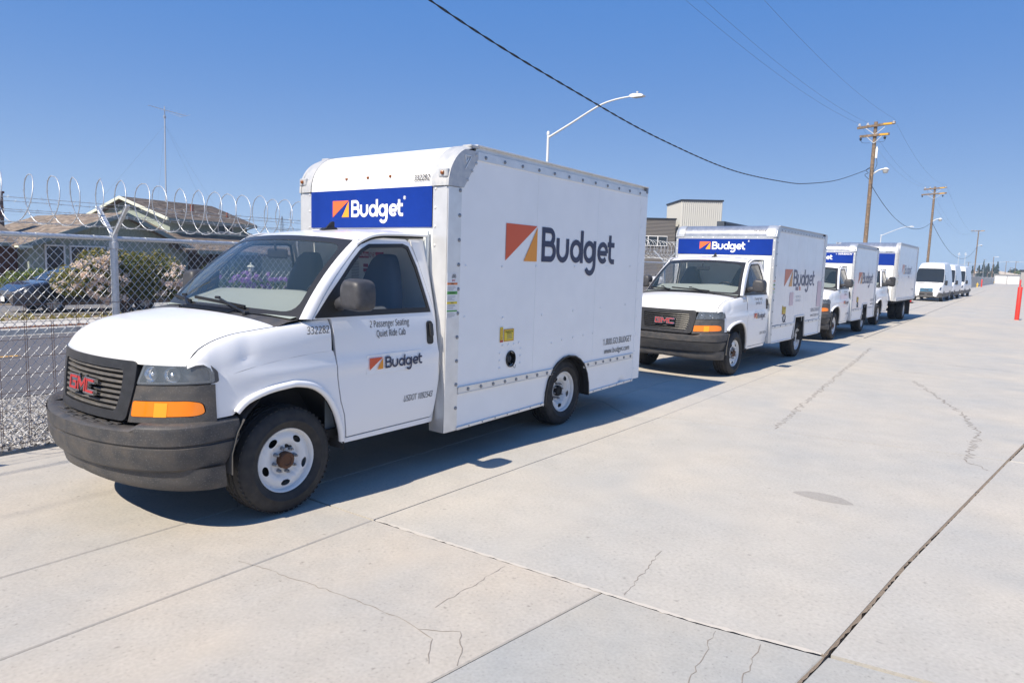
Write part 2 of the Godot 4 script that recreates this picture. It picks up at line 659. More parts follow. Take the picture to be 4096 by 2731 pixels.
	mat("seat", lin(0.085, 0.10, 0.125), 0.85)
	mat("cab_trim", lin(0.16, 0.19, 0.21), 0.8)
	mat("bulkhead", lin(0.74, 0.78, 0.77), 0.7)
	var blue := textured("brand_blue", lin(0.012, 0.055, 0.42), texture(512, [[81, 0.008, 0.02, 3]], [[82, 0.09, 0.82, 0.25], [83, 0.2, 0.84, 0.25]], Vector3()), 0.7, 0.3, 0.0, false)
	blue.metallic_specular = 0.3
	blue.albedo_color = lin(0.015, 0.065, 0.46)
	mat("ink_navy", lin(0.018, 0.028, 0.075), 0.45)
	mat("ink_navy_faded", lin(0.10, 0.11, 0.17), 0.45)
	mat("ink_black", lin(0.02, 0.02, 0.024), 0.5)
	mat("ink_grey", lin(0.16, 0.16, 0.17), 0.5)
	mat("pale_grey_ink", lin(0.52, 0.52, 0.53), 0.5)
	mat("ink_white", lin(0.82, 0.82, 0.82), 0.4)
	mat("brand_red", lin(0.66, 0.098, 0.032), 0.45)
	mat("brand_orange", lin(0.80, 0.30, 0.03), 0.45)
	mat("brand_red_faded", lin(0.60, 0.20, 0.12), 0.45)
	mat("brand_orange_faded", lin(0.70, 0.36, 0.13), 0.45)
	mat("brand_red_pale", lin(0.62, 0.33, 0.28), 0.45)
	mat("pale_pink", lin(0.66, 0.50, 0.53), 0.4)
	mat("courier_orange", lin(0.75, 0.13, 0.03), 0.45)
	mat("courier_purple", lin(0.16, 0.12, 0.20), 0.45)
	mat("emblem_red", lin(0.42, 0.035, 0.035), 0.3)
	mat("sticker_white", lin(0.74, 0.74, 0.73), 0.45)
	mat("sticker_yellow", lin(0.74, 0.56, 0.03), 0.45)
	mat("sticker_orange", lin(0.68, 0.19, 0.04), 0.45)
	mat("sticker_green", lin(0.08, 0.33, 0.06), 0.45)
	mat("sticker_red", lin(0.45, 0.04, 0.05), 0.45)
	# street side
	textured("siding_sage", lin(0.29, 0.335, 0.29), fine, 1.3, 0.85)
	mat("trim_sage", lin(0.20, 0.245, 0.235), 0.7)
	mat("trim_cream", lin(0.66, 0.68, 0.56), 0.7)
	textured("shingle_brown", lin(0.185, 0.145, 0.115), fine, 0.8, 0.95)
	textured("shingle_dark", lin(0.145, 0.112, 0.09), fine, 0.7, 0.95)
	textured("shingle_pale", lin(0.22, 0.175, 0.135), fine, 0.9, 0.95)
	mat("brick_red", lin(0.22, 0.10, 0.075), 0.9)
	mat("brick_tan", lin(0.27, 0.165, 0.115), 0.9)
	mat("brick_dark", lin(0.13, 0.065, 0.05), 0.9)
	mat("mortar_brown", lin(0.16, 0.12, 0.10), 0.95)
	mat("window_white", lin(0.70, 0.70, 0.70), 0.5)
	mat("curtain", lin(0.50, 0.48, 0.46), 0.9)
	mat("vent_rust", lin(0.25, 0.08, 0.05), 0.8)
	mat("copper_flash", lin(0.38, 0.13, 0.07), 0.6)
	var leafs := {"leaf_green": lin(0.075, 0.095, 0.022), "leaf_olive": lin(0.19, 0.165, 0.05), "leaf_dark": lin(0.022, 0.042, 0.014), "leaf_bright": lin(0.13, 0.17, 0.03), "blossom_pink": lin(0.80, 0.69, 0.68), "blossom_white": lin(0.78, 0.70, 0.68), "blossom_violet": lin(0.30, 0.16, 0.48), "blossom_rose": lin(0.62, 0.10, 0.20), "needle": lin(0.028, 0.050, 0.030)}
	for k in leafs:
		var m := mat(k, leafs[k], 0.75)
		m.backlight_enabled = true
		var l: Color = leafs[k].srgb_to_linear()
		m.backlight = Color(l.r * 1.2, l.g * 1.2, l.b * 0.9).linear_to_srgb()
	mat("branch", lin(0.13, 0.09, 0.065), 0.9)
	var car := mat("car_navy", lin(0.022, 0.026, 0.042), 0.3, 0.3)
	car.clearcoat_enabled = true
	car.clearcoat = 1.0
	car.clearcoat_roughness = 0.04
	mat("siding_metal_pale", lin(0.52, 0.52, 0.49), 0.5, 0.1)
	mat("siding_metal_brown", lin(0.20, 0.185, 0.17), 0.55, 0.1)
	mat("siding_metal_dark", lin(0.055, 0.07, 0.09), 0.5, 0.2)
	mat("coping_dark", lin(0.012, 0.016, 0.024), 0.5)
	mat("pane_dark", lin(0.02, 0.025, 0.03), 0.05)
	textured("pole_wood", lin(0.20, 0.145, 0.10), texture(256, [[91, 0.02, 0.2, 4]], [], Vector3(0.08, 0, -0.08)), 1.1, 0.95, 0.5, false)
	mat("cable_black", lin(0.012, 0.013, 0.015), 0.6)
	mat("cable_grey", lin(0.10, 0.11, 0.12), 0.6)
	mat("insulator_white", lin(0.6, 0.6, 0.6), 0.3)
	mat("tag_yellow", lin(0.62, 0.34, 0.03), 0.7)
	mat("lamp_white", lin(0.66, 0.68, 0.69), 0.4)
	mat("lamp_glass", lin(0.42, 0.43, 0.42), 0.2)
	mat("bollard_red", lin(0.62, 0.035, 0.022), 0.5)
	mat("hydrant_yellow", lin(0.72, 0.48, 0.06), 0.5)
	mat("far_white", lin(0.72, 0.72, 0.72), 0.6)
	mat("far_grey", lin(0.33, 0.32, 0.31), 0.8)
	mat("far_roof", lin(0.50, 0.45, 0.41), 0.8)
	mat("lattice", lin(0.22, 0.24, 0.26), 0.6, 0.4)
	mat("van_blue", lin(0.05, 0.30, 0.55), 0.3)
	mat("van_grey", lin(0.075, 0.075, 0.078), 0.6)


# ------------------------------------------------------------------ ground
func slab(parent: Node, poly: PackedVector2Array, m: Material, gap := 0.005, h := 0.05) -> void:
	var p := grown(poly, -gap)
	var g := Geo.new()
	var ch := 0.006
	var inner := grown(p, -ch)
	var b := Transform3D(Basis(Vector3(1, 0, 0), Vector3(0, 0, 1), Vector3(0, 1, 0)), Vector3.ZERO)
	if inner.size() != p.size():
		inner = p
		ch = 0.0
	var idx := Geometry2D.triangulate_polygon(inner)
	for i in range(0, idx.size(), 3):
		g.ftri(b * Vector3(inner[idx[i]].x, inner[idx[i]].y, 0), b * Vector3(inner[idx[i + 1]].x, inner[idx[i + 1]].y, 0), b * Vector3(inner[idx[i + 2]].x, inner[idx[i + 2]].y, 0), Vector3.UP)
	var mid := Vector2()
	for q in p:
		mid += q / p.size()
	for i in p.size():
		var j := (i + 1) % p.size()
		var e := (p[j] - p[i]).normalized()
		var o := Vector2(e.y, -e.x)
		if o.dot(p[i] - mid) < 0.0:
			o = -o
		var o3 := Vector3(o.x, 0, o.y)
		if ch > 0.0:
			g.quad(Vector3(p[i].x, -ch, p[i].y), Vector3(p[j].x, -ch, p[j].y), Vector3(inner[j].x, 0, inner[j].y), Vector3(inner[i].x, 0, inner[i].y), o3 + Vector3.UP)
		g.quad(Vector3(p[i].x, -h, p[i].y), Vector3(p[j].x, -h, p[j].y), Vector3(p[j].x, -ch, p[j].y), Vector3(p[i].x, -ch, p[i].y), o3)
	obj("slab", g, m, parent)


func ribbon(line: PackedVector2Array, w: float, wander: float, y: float, sd: int) -> Geo:
	var r := RandomNumberGenerator.new()
	r.seed = sd
	var p := PackedVector2Array()
	for i in line.size() - 1:
		var m := maxi(2, int(line[i].distance_to(line[i + 1]) / 0.035))
		var o := (line[i + 1] - line[i]).normalized().orthogonal()
		for k in m:
			var fade := minf(1.0, minf(k, m - k) / 3.0)
			p.append(line[i].lerp(line[i + 1], float(k) / m) + o * r.randf_range(-wander, wander) * fade)
	p.append(line[line.size() - 1])
	var g := Geo.new()
	var l := PackedVector3Array()
	var q := PackedVector3Array()
	for i in p.size():
		var d := (p[mini(i + 1, p.size() - 1)] - p[maxi(i - 1, 0)]).normalized().orthogonal()
		var ww := w * r.randf_range(0.25, 1.3) * 0.5
		l.append(Vector3(p[i].x + d.x * ww, y, p[i].y + d.y * ww))
		q.append(Vector3(p[i].x - d.x * ww, y, p[i].y - d.y * ww))
	for i in p.size() - 1:
		g.quad(l[i], q[i], q[i + 1], l[i + 1], Vector3.UP)
	return g


func sheet(a: float, b: float, z0: float, z1: float, ya: float, yb: float) -> Geo:
	var g := Geo.new()
	g.quad(Vector3(a, ya, z0), Vector3(b, yb, z0), Vector3(b, yb, z1), Vector3(a, ya, z1), Vector3.UP)
	return g


func gy(x: float) -> float:
	return 0.02 * (x + 2.2) if x < -2.2 else 0.0


func ground() -> void:
	# the base sheet to the horizon, lower on the street side
	var g := Geo.new()
	var bx := [-1500.0, -60.0, -2.3, 60.0, 1500.0]
	for i in 4:
		var a: float = bx[i]
		var b: float = bx[i + 1]
		var ya := maxf(gy(a), -1.2) - 0.12
		var yb := maxf(gy(b), -1.2) - 0.12
		g.quad(Vector3(a, ya, 300), Vector3(b, yb, 300), Vector3(b, yb, -2500), Vector3(a, ya, -2500), Vector3.UP)
	struct("ground", g, M.dirt)
	# the yard: concrete slabs cast between joints
	var yard := Node3D.new()
	yard.name = numbered("concrete_yard")
	add_child(yard)
	yard.set_meta("kind", "structure")
	obj("joint_bed", sheet(-2.05, 60, 12, -400, -0.045, -0.045), M.joint, yard)
	var W: Material = M.concrete_warm
	var G: Material = M.concrete_grey
	var z0 := 9.0
	# strip beside the fence
	slab(yard, pts2([-2.04, z0, 0.531, z0, 0.533, 0.55, 0.534, -0.25, 0.885, -0.257, 0.885, -0.262, 0.53, -0.258, 0.53, -5.035, -1.99, -5.0]), W)
	slab(yard, pts2([-1.99, -5.0, 0.53, -5.035, 0.53, -18.0, -1.99, -18.0]), W)
	slab(yard, pts2([0.531, z0, 1.40, z0, 1.405, -0.275, 0.89, -0.257, 0.533, -0.25]), W)
	slab(yard, pts2([0.53, -0.258, 0.89, -0.262, 1.405, -0.28, 1.525, -4.70, 1.198, -4.451, 0.53, -5.03]), G, 0.0025)
	slab(yard, pts2([0.53, -5.035, 1.198, -4.458, 1.525, -4.708, 1.525, -18.0, 0.53, -18.0]), G, 0.0025)
	# middle bays
	slab(yard, pts2([1.40, z0, 2.2, z0, 2.938, 0.806, 3.112, -0.372, 1.406, -0.277]), W, 0.0025)
	slab(yard, pts2([2.2, z0, 3.6, z0, 4.16, -0.15, 4.215, -0.49, 3.636, -0.396, 3.112, -0.368, 2.938, 0.806]), M.concrete_patch, 0.003)
	slab(yard, pts2([1.41, -0.29, 3.107, -0.376, 3.636, -0.41, 4.21, -0.51, 4.252, -0.852, 4.374, -1.862, 4.86, -5.302, 1.527, -4.707]), G, 0.0025)
	slab(yard, pts2([3.6, z0, 9.0, z0, 9.0, -0.9, 5.2, -0.65, 4.22, -0.505, 4.165, -0.15]), M.concrete_patch, 0.009)
	slab(yard, pts2([4.225, -0.515, 5.2, -0.66, 9.0, -0.91, 9.0, -5.9, 4.87, -5.31, 4.385, -1.862]), G, 0.009)
	slab(yard, pts2([1.527, -4.712, 4.86, -5.31, 5.0, -6.272, 6.6, -18.0, 1.527, -18.0]), G, 0.0025)
	slab(yard, pts2([4.875, -5.32, 9.0, -5.905, 9.0, -18.0, 6.62, -18.0, 5.015, -6.27]), G, 0.008)
	slab(yard, pts2([9.0, z0, 40.0, z0, 40.0, -18.0, 9.0, -18.0]), G, 0.01)
	for i in 7:
		var za := -18.0 - i * 14.0
		var zb := za - 14.0
		var n: Array = [-2.0, 0.54, 1.55, 6.6, 13.0, 40.0]
		for k in 5:
			slab(yard, pts2([n[k], za, n[k + 1], za, n[k + 1], zb, n[k], zb]), M.concrete_far if (i + k) % 3 else G, 0.012)
	var q := Geo.new()
	q.quad(Vector3(-2.0, -0.002, -116), Vector3(60, -0.002, -116), Vector3(60, -0.002, -400), Vector3(-2.0, -0.002, -400), Vector3.UP)
	obj("far_pavement", q, M.concrete_far, yard)
	# raised mortar lip along the cross joint
	var lip := ribbon(pts2([1.42, -0.283, 3.107, -0.372, 3.636, -0.403, 4.2, -0.5]), 0.028, 0.003, 0.002, 5)
	obj("mortar_lip", lip, M.mortar, yard)
	var cracks := [[1.30, 0.66, 1.436, 0.628, 2.053, 0.546, 2.472, 0.514, 2.609, 0.532], [2.609, 0.532, 2.72, 0.55, 2.753, 0.60, 2.845, 0.708], [2.609, 0.532, 2.78, 0.42, 2.9, 0.55, 2.95, 0.64], [2.531, 0.326, 2.516, -0.288], [3.221, -0.42, 3.137, -1.096], [2.74, -5.044, 2.392, -10.817, 2.124, -15.372], [3.547, -10.381, 4.365, -7.717, 4.599, -6.402, 4.545, -4.985, 4.723, -4.774], [3.072, -11.565, 3.702, -11.525], [0.523, 0.182, 0.337, 0.049, 0.071, -0.111], [3.74, -0.38, 3.80, 0.15], [3.95, -0.40, 3.99, 0.10], [3.3, -13.5, 4.9, -13.2], [2.1, -20.0, 5.5, -21.4]]
	for i in cracks.size():
		var far := i in [5, 6, 7, 11, 12]
		obj("crack", ribbon(pts2(cracks[i]), 0.014 if far else 0.0045, 0.05 if far else 0.012, 0.0015, 40 + i), M.crack, yard)
	# the wide broken joint on the right holds grit
	obj("joint_grit", ribbon(pts2([4.164, -0.2, 4.252, -0.852, 4.374, -1.862, 5.004, -6.272]), 0.032, 0.004, -0.004, 71), M.joint_sand, yard)
	var st := Geo.new()
	var ring := PackedVector3Array()
	for k in 20:
		var a := TAU * k / 20
		ring.append(Vector3(3.70 + 0.21 * cos(a) * (1.0 + 0.15 * sin(3 * a)), 0.0012, -2.90 + 0.10 * sin(a)))
	for k in 20:
		st.ftri(Vector3(3.70, 0.0012, -2.90), ring[k], ring[(k + 1) % 20], Vector3.UP)
	obj("damp_stain", st, M.stain, yard)
	var marks := [[2.83, -37.05, 3.37, -37.98], [4.66, -39.6, 5.26, -40.35], [2.04, -45.0, 2.35, -45.4], [1.80, -59.3, 1.99, -59.7], [1.5, -93.0, 5.5, -105.5]]
	for mk in marks:
		var w := ribbon(pts2(mk), 0.14, 0.0, 0.003, 3)
		obj("paint_mark", w, M.road_white, yard)
	# gravel verge, road, kerb, bark strip, sidewalk, bare ground and lawn
	struct("gravel_verge", sheet(-4.95, -2.04, 12, -300, gy(-4.95) - 0.01, -0.03), M.gravel_bed)
	struct("road", sheet(-13.4, -4.9, 30, -400, gy(-13.4), gy(-4.9)), M.asphalt)
	for i in 14:
		var z := 7.3 - i * 9.0
		struct("road_marking", sheet(-9.31, -9.20, z + 3.0, z, gy(-9.31) + 0.004, gy(-9.2) + 0.004), M.road_yellow)
	struct("gutter", sheet(-13.5, -13.05, 30, -200, gy(-13.5) + 0.004, gy(-13.05) + 0.004), M.gutter)
	var kg := Geo.new()
	kg.box(Vector3(-13.42, gy(-13.4) + 0.04, -85), Vector3(0.17, 0.20, 230), 0.02)
	struct("kerb", kg, M.kerb)
	struct("bark_strip", sheet(-14.15, -13.5, 30, -200, gy(-14.1) + 0.115, gy(-13.5) + 0.115), M.bark)
	var walk := Node3D.new()
	walk.name = numbered("sidewalk")
	add_child(walk)
	walk.set_meta("kind", "structure")
	for i in 26:
		var w := Geo.new()
		w.box(Vector3(-14.95, gy(-14.95) + 0.09, 8.0 - i * 3.0), Vector3(1.6, 0.10, 2.985), 0.008)
		obj("slab", w, M.kerb, walk)
	struct("bare_ground", sheet(-18.4, -15.7, 30, -200, gy(-18.4) + 0.1, gy(-15.7) + 0.1), M.dirt)
	struct("driveway", sheet(-24.6, -18.0, 0.0, -9.3, gy(-24.6) + 0.12, gy(-18.0) + 0.12), M.driveway)
	struct("front_path", sheet(-24.6, -18.0, -9.3, -16.0, gy(-24.6) + 0.115, gy(-18.0) + 0.115), M.gutter)
	var lw := Geo.new()
	lw.box(Vector3(-27.2, -0.36, -16.0), Vector3(5.2, 0.08, 16.0), 0.02)
	struct("lawn_ground", lw, M.dirt)
	var blades := Geo.new()
	for i in 5000:
		var p := Vector3(rng.randf_range(-29.7, -24.7), -0.33, rng.randf_range(-23.5, -8.2))
		var a := rng.randf() * TAU
		var s := Vector3(cos(a), 0, sin(a)) * 0.05
		blades.ftri(p - s, p + s, p + Vector3(rng.randf_range(-0.05, 0.05), rng.randf_range(0.08, 0.16), rng.randf_range(-0.05, 0.05)), Vector3(0.3, 1, 0.3))
	tag(stuff("lawn_grass", blades, M.lawn), "mown green grass in front of the sage house", "grass")
	# loose stones of the gravel verge
	var sm := Geo.new()
	var ico := [Vector3(1, 0, 0), Vector3(-1, 0, 0), Vector3(0, 0.7, 0), Vector3(0, -0.7, 0), Vector3(0, 0, 1), Vector3(0, 0, -1)]
	for sx in [0, 1]:
		for sy in [2, 3]:
			for sz in [4, 5]:
				sm.ftri(ico[sx], ico[sy], ico[sz], ico[sx] + ico[sy] + ico[sz])
	var mm := MultiMesh.new()
	mm.transform_format = MultiMesh.TRANSFORM_3D
	mm.use_colors = true
	mm.mesh = sm.mesh()
	var places := []
	for i in 15000:
		var x := rng.randf_range(-4.95, -2.16)
		var z := rng.randf_range(-2.6, 1.6)
		places.append([x, z, rng.randf_range(0.010, 0.024)])
	for i in 5000:
		places.append([rng.randf_range(-4.95, -2.16), rng.randf_range(-22.0, -2.6), rng.randf_range(0.02, 0.04)])
	mm.instance_count = places.size()
	for i in places.size():
		var p: Array = places[i]
		var b := Basis.from_euler(Vector3(rng.randf() * 6.0, rng.randf() * 6.0, rng.randf() * 6.0)).scaled(Vector3(1, rng.randf_range(0.5, 0.9), 1) * p[2])
		mm.set_instance_transform(i, Transform3D(b, Vector3(p[0], gy(p[0]) - 0.02 + p[2] * 0.35, p[1])))
		var v := rng.randf_range(0.16, 0.52)
		mm.set_instance_color(i, Color(v, v * 0.965, v * 0.92))
	var sv := StandardMaterial3D.new()
	sv.vertex_color_use_as_albedo = true
	sv.roughness = 0.95
	var mi := MultiMeshInstance3D.new()
	mi.multimesh = mm
	mi.material_override = sv
	mi.name = numbered("verge_gravel")
	add_child(mi)
	mi.set_meta("kind", "stuff")
	tag(mi, "loose grey gravel between the chain-link fence and the road", "gravel")
	# bark chips
	var bk := Geo.new()
	for i in 1500:
		var p := Vector3(rng.randf_range(-14.12, -13.53), 0, rng.randf_range(-12, 3))
		p.y = gy(p.x) + 0.125
		bk.box(p, Vector3(0.09, 0.02, 0.03), 0.0, Basis.from_euler(Vector3(rng.randf_range(-0.5, 0.5), rng.randf() * 6.0, rng.randf_range(-0.5, 0.5))))
	tag(stuff("bark_chips", bk, M.bark), "reddish bark chips along the far kerb", "bark mulch")
	# dry weeds on the bare ground
	var wd := Geo.new()
	for i in 900:
		var p := Vector3(rng.randf_range(-18.2, -15.8), 0, rng.randf_range(-13, 2))
		if noise(3, 0.5).get_noise_2d(p.x, p.z) < 0.0:
			continue
		p.y = gy(p.x) + 0.1
		var a := rng.randf() * TAU
		wd.ftri(p - Vector3(cos(a), 0, sin(a)) * 0.05, p + Vector3(cos(a), 0, sin(a)) * 0.05, p + Vector3(rng.randf_range(-0.1, 0.1), rng.randf_range(0.05, 0.16), rng.randf_range(-0.1, 0.1)), Vector3(0.3, 1, 0.3))
	tag(stuff("dry_weeds", wd, M.leaf_olive), "sparse dry weeds on the bare strip behind the sidewalk", "weeds")


# ------------------------------------------------------------------ cutaway cab shapes (truck axes: x to its left side, y up, z forward from the front axle)
func zf(x: float) -> float:
	return table(absf(x), [0.0, 0.25, 0.45, 0.55, 0.65, 0.75, 0.82, 0.86, 0.90], [0.925, 0.91, 0.868, 0.835, 0.785, 0.715, 0.645, 0.565, 0.44])


func front(x: float, y: float) -> float:
	return zf(x) - 0.12 * (y - 0.75)


func side_x(y: float, z: float) -> float:
	var x := table(y, [0.35, 0.60, 0.85, 1.10, 1.30, 1.36, 1.60, 1.88, 1.95, 2.0], [0.885, 0.912, 0.925, 0.918, 0.900, 0.888, 0.832, 0.762, 0.742, 0.725])
	var f := maxf(0.0, z + 0.2)
	x -= 0.075 * f * f / 0.5625
	x += 0.010 * exp(-pow((y - 0.985) / 0.05, 2.0)) * clampf((0.55 - z) * 3.0, 0.0, 1.0)
	x -= 0.016 * exp(-pow((y - 1.13) / 0.035, 2.0) - pow((z - 0.33) / 0.05, 2.0))
	return x


func seam_x(z: float) -> float:
	return lerpf(0.845, 0.775, clampf((z - 0.1) / 0.565, 0.0, 1.0))


func hood_y(x: float, z: float) -> float:
	var t := maxf(0.0, front(x, 1.1) - z)
	var h := table(t, [0.0, 0.02, 0.05, 0.1, 0.2, 0.35, 0.55, 0.9], [1.095, 1.135, 1.170, 1.205, 1.248, 1.278, 1.305, 1.335])
	return h + 0.022 * (1.0 - pow(absf(x) / 0.8, 2.0)) * minf(1.0, t / 0.3)


func shield(q: Vector2) -> Vector3:   # windshield: q.x across -1..1, q.y up 0..1
	var u := q.x
	var b := Vector3(0.868 * u, 1.352 - 0.018 * u * u, 0.03 - 0.11 * u * u)
	var t := Vector3(0.715 * u, 1.922 - 0.030 * u * u, -0.575 - 0.105 * u * u)
	return b.lerp(t, q.y) + Vector3(0, 0.02, 0.03) * (4.0 * q.y * (1.0 - q.y))


func roof_p(u: float, v: float) -> Vector3:   # v 0 at the windshield, 1 at the rear
	var f := shield(Vector2(u, 1.0))
	var e := absf(u)
	var z := lerpf(f.z, -1.455, v)
	var edge := table(z, [-1.46, -1.2, -0.87, -0.78, -0.69], [1.968, 1.960, 1.942, 1.925, f.y])
	var mid := table(z, [-1.46, -1.2, -0.9, -0.7, -0.57], [2.018, 2.005, 1.975, 1.945, 1.922])
	var y := lerpf(edge, mid, 1.0 - pow(e, 2.6))
	y = lerpf(f.y, y, clampf(v * 5.0, 0.0, 1.0))
	return Vector3(f.x * lerpf(1.0, 1.012, v), y, z)


const DOOR := [-0.325, 1.325, -0.34, 1.22, -0.36, 0.96, -0.38, 0.83, -0.40, 0.73, -0.44, 0.62, -0.472, 0.445, -1.37, 0.452, -1.405, 0.50, -1.437, 0.77, -1.425, 1.0, -1.39, 1.37, -1.30, 1.72, -1.235, 1.90, -1.19, 1.925, -0.87, 1.925, -0.775, 1.905, -0.66, 1.835, -0.56, 1.75, -0.45, 1.65, -0.30, 1.495, -0.165, 1.328]
const OPENING := [-0.20, 1.342, -0.34, 1.485, -0.49, 1.625, -0.60, 1.735, -0.70, 1.82, -0.79, 1.862, -1.15, 1.878, -1.205, 1.86, -1.265, 1.70, -1.345, 1.342]
const ARCH := [0.40, 0.77, 0.33, 0.835, 0.19, 0.885, 0.04, 0.905, -0.03, 0.905, -0.15, 0.875, -0.26, 0.795, -0.345, 0.67, -0.405, 0.52, -0.425, 0.43]


func tyre_parts(parent: Node, at: Vector3, s: float, steer: float, hub_m: Material, deep: bool) -> void:
	# a wheel: its axis along x, outer face towards s
	var w := Node3D.new()
	w.name = "wheel"
	w.position = at
	w.rotation.y = steer
	parent.add_child(w, true)
	var ax := Transform3D(Basis(Vector3(0, 1, 0), Vector3(s, 0, 0), Vector3(0, 0, -s)), Vector3.ZERO)
	var g := Geo.new()
	var pr := PackedVector2Array()
	for q in [[0.218, -0.215], [0.25, -0.235], [0.30, -0.245], [0.34, -0.235], [0.362, -0.21], [0.368, -0.185], [0.371, -0.16], [0.361, -0.157], [0.361, -0.145], [0.372, -0.142], [0.372, -0.115], [0.362, -0.112], [0.362, -0.098], [0.372, -0.095], [0.371, -0.070], [0.361, -0.067], [0.361, -0.057], [0.369, -0.054], [0.366, -0.026], [0.358, -0.006], [0.340, 0.012], [0.31, 0.022], [0.283, 0.026], [0.280, 0.029], [0.272, 0.029], [0.269, 0.025], [0.245, 0.020], [0.229, 0.006], [0.221, -0.004], [0.216, -0.01]]:
		pr.append(Vector2(q[0], q[1]))
	g.lathe(pr, ax, 56)
	obj("tyre", g, M.tyre, w)
	var tb := Geo.new()
	for k in 56:
		var a := TAU * k / 56
		var rb := ax.basis * Basis(Vector3.UP, -a)
		tb.box(ax * (Basis(Vector3.UP, -a) * Vector3(0.3605, -0.012, 0)), Vector3(0.007, 0.026, 0.018), 0.0, rb)
		for y in [-0.084, -0.128, -0.17]:
			tb.box(ax * (Basis(Vector3.UP, -a) * Vector3(0.3715, y, 0)), Vector3(0.004, 0.022, 0.024), 0.0, rb)
	stuff("tread_blocks", tb, M.tyre, w)
	# rim
	var r := Geo.new()
	var d := 0.055 if deep else 0.0
	var barrel := PackedVector2Array([Vector2(0.208, -0.2), Vector2(0.204, -0.03), Vector2(0.207, -0.012), Vector2(0.213, -0.002), Vector2(0.221, 0.003), Vector2(0.2225, 0.0), Vector2(0.222, -0.008)])
	r.lathe(barrel, ax, 48)
	obj("rim", r, M.rim_white, w)
	var fnp := PackedVector2Array([Vector2(0.205, -0.03), Vector2(0.196, -0.032), Vector2(0.178, -0.020 - d * 0.3), Vector2(0.15, -0.012 - d * 0.4), Vector2(0.122, -0.020 - d * 0.7), Vector2(0.105, -0.034 - d), Vector2(0.07, -0.034 - d), Vector2(0.05, -0.034 - d)])
	var face := Geo.new()
	var holes := []
	for k in 5:
		var a := TAU * k / 5 + 0.95
		var h := PackedVector2Array()
		for i in 12:
			var b := TAU * i / 12
			h.append(Vector2(cos(a), sin(a)) * (0.160 + 0.022 * cos(b)) + Vector2(-sin(a), cos(a)) * 0.036 * sin(b))
		holes.append(h)
	var rim_fn := func(q: Vector2) -> Vector3:
		var rad := q.length()
		var y := fnp[0].y
		for i in fnp.size() - 1:
			if rad <= fnp[i].x and rad >= fnp[i + 1].x:
				y = lerpf(fnp[i].y, fnp[i + 1].y, (fnp[i].x - rad) / (fnp[i].x - fnp[i + 1].x))
		if rad < 0.05:
			y = fnp[7].y
		return Vector3(s * y, q.y, -q.x)
	var disc := PackedVector2Array()
	for i in 40:
		disc.append(Vector2(cos(TAU * i / 40), sin(TAU * i / 40)) * 0.205)
	face.skin(disc, holes, rim_fn, 0.021, Vector3(s, 0, 0), 0.0)
	obj("wheel_disc", face, M.rim_white, w)
	var bk := Geo.new()
	bk.lathe(PackedVector2Array([Vector2(0.0, -0.12), Vector2(0.2, -0.12)]), ax, 20)
	bk.lathe(PackedVector2Array([Vector2(0.2, -0.121), Vector2(0.0, -0.121)]), ax, 20)
	obj("brake_drum", bk, M.under_black, w)
	var hub := Geo.new()
	hub.lathe(PackedVector2Array([Vector2(0.058, -0.036 - d), Vector2(0.058, 0.006 - d), Vector2(0.050, 0.014 - d), Vector2(0.034, 0.014 - d), Vector2(0.030, 0.008 - d), Vector2(0.0, 0.008 - d)]), ax, 24)
	obj("hub_cap", hub, hub_m, w)
	var nuts := Geo.new()
	nuts.lathe(PackedVector2Array([Vector2(0.0135, -0.034 - d), Vector2(0.0135, -0.008 - d), Vector2(0.008, -0.005 - d), Vector2(0.008, 0.008 - d), Vector2(0.0, 0.009 - d)]), ax, 6)
	var nm := nuts.mesh()
	for k in 8:
		var a := TAU * k / 8 + 0.2
		same("lug_nut", nm, M.steel_bolt, w, Transform3D(Basis(), Vector3(0, cos(a), sin(a)) * 0.083))


# strokes of the rental company's lettering; x from the left edge of its emblem, cap height 0.34
func logo_strokes() -> Array:
	var out := []
	var arc := func(cx: float, cy: float, r: float, a0: float, a1: float, n := 14) -> Array:
		var l := []
		for i in n + 1:
			var a := deg_to_rad(lerpf(a0, a1, float(i) / n))
			l.append(Vector2(cx + r * cos(a), cy + r * sin(a)))
		return l
	var P := func(x: float, y: float) -> Array:
		return [Vector2(x, y)]
	out.append([P.call(0.621, 0.0) + P.call(0.621, 0.34)])
	out.append([P.call(0.621, 0.312) + arc.call(0.735, 0.245, 0.067, 90, -90) + P.call(0.621, 0.178)])
	out.append([P.call(0.621, 0.178) + arc.call(0.748, 0.103, 0.075, 90, -90) + P.call(0.621, 0.028)])
	out.append([P.call(0.889, 0.245) + arc.call(0.982, 0.118, 0.093, 180, 360) + P.call(1.075, 0.245)])
	out.append([arc.call(1.251, 0.1225, 0.0945, 0, 360, 24)])
	out.append([P.call(1.367, 0.0) + P.call(1.367, 0.345)])
	out.append([arc.call(1.532, 0.1225, 0.0945, 0, 360, 24)])
	out.append([P.call(1.648, 0.245) + arc.call(1.553, -0.012, 0.095, 0, -150)])
	out.append([P.call(1.742, 0.118) + P.call(1.93, 0.118)])
	out.append([arc.call(1.836, 0.1225, 0.0945, 0, 318, 22)])
	out.append([P.call(2.0, 0.325) + arc.call(2.058, 0.086, 0.058, 180, 275, 8) + P.call(2.112, 0.028)])
	out.append([P.call(1.945, 0.218) + P.call(2.105, 0.218)])
	return out


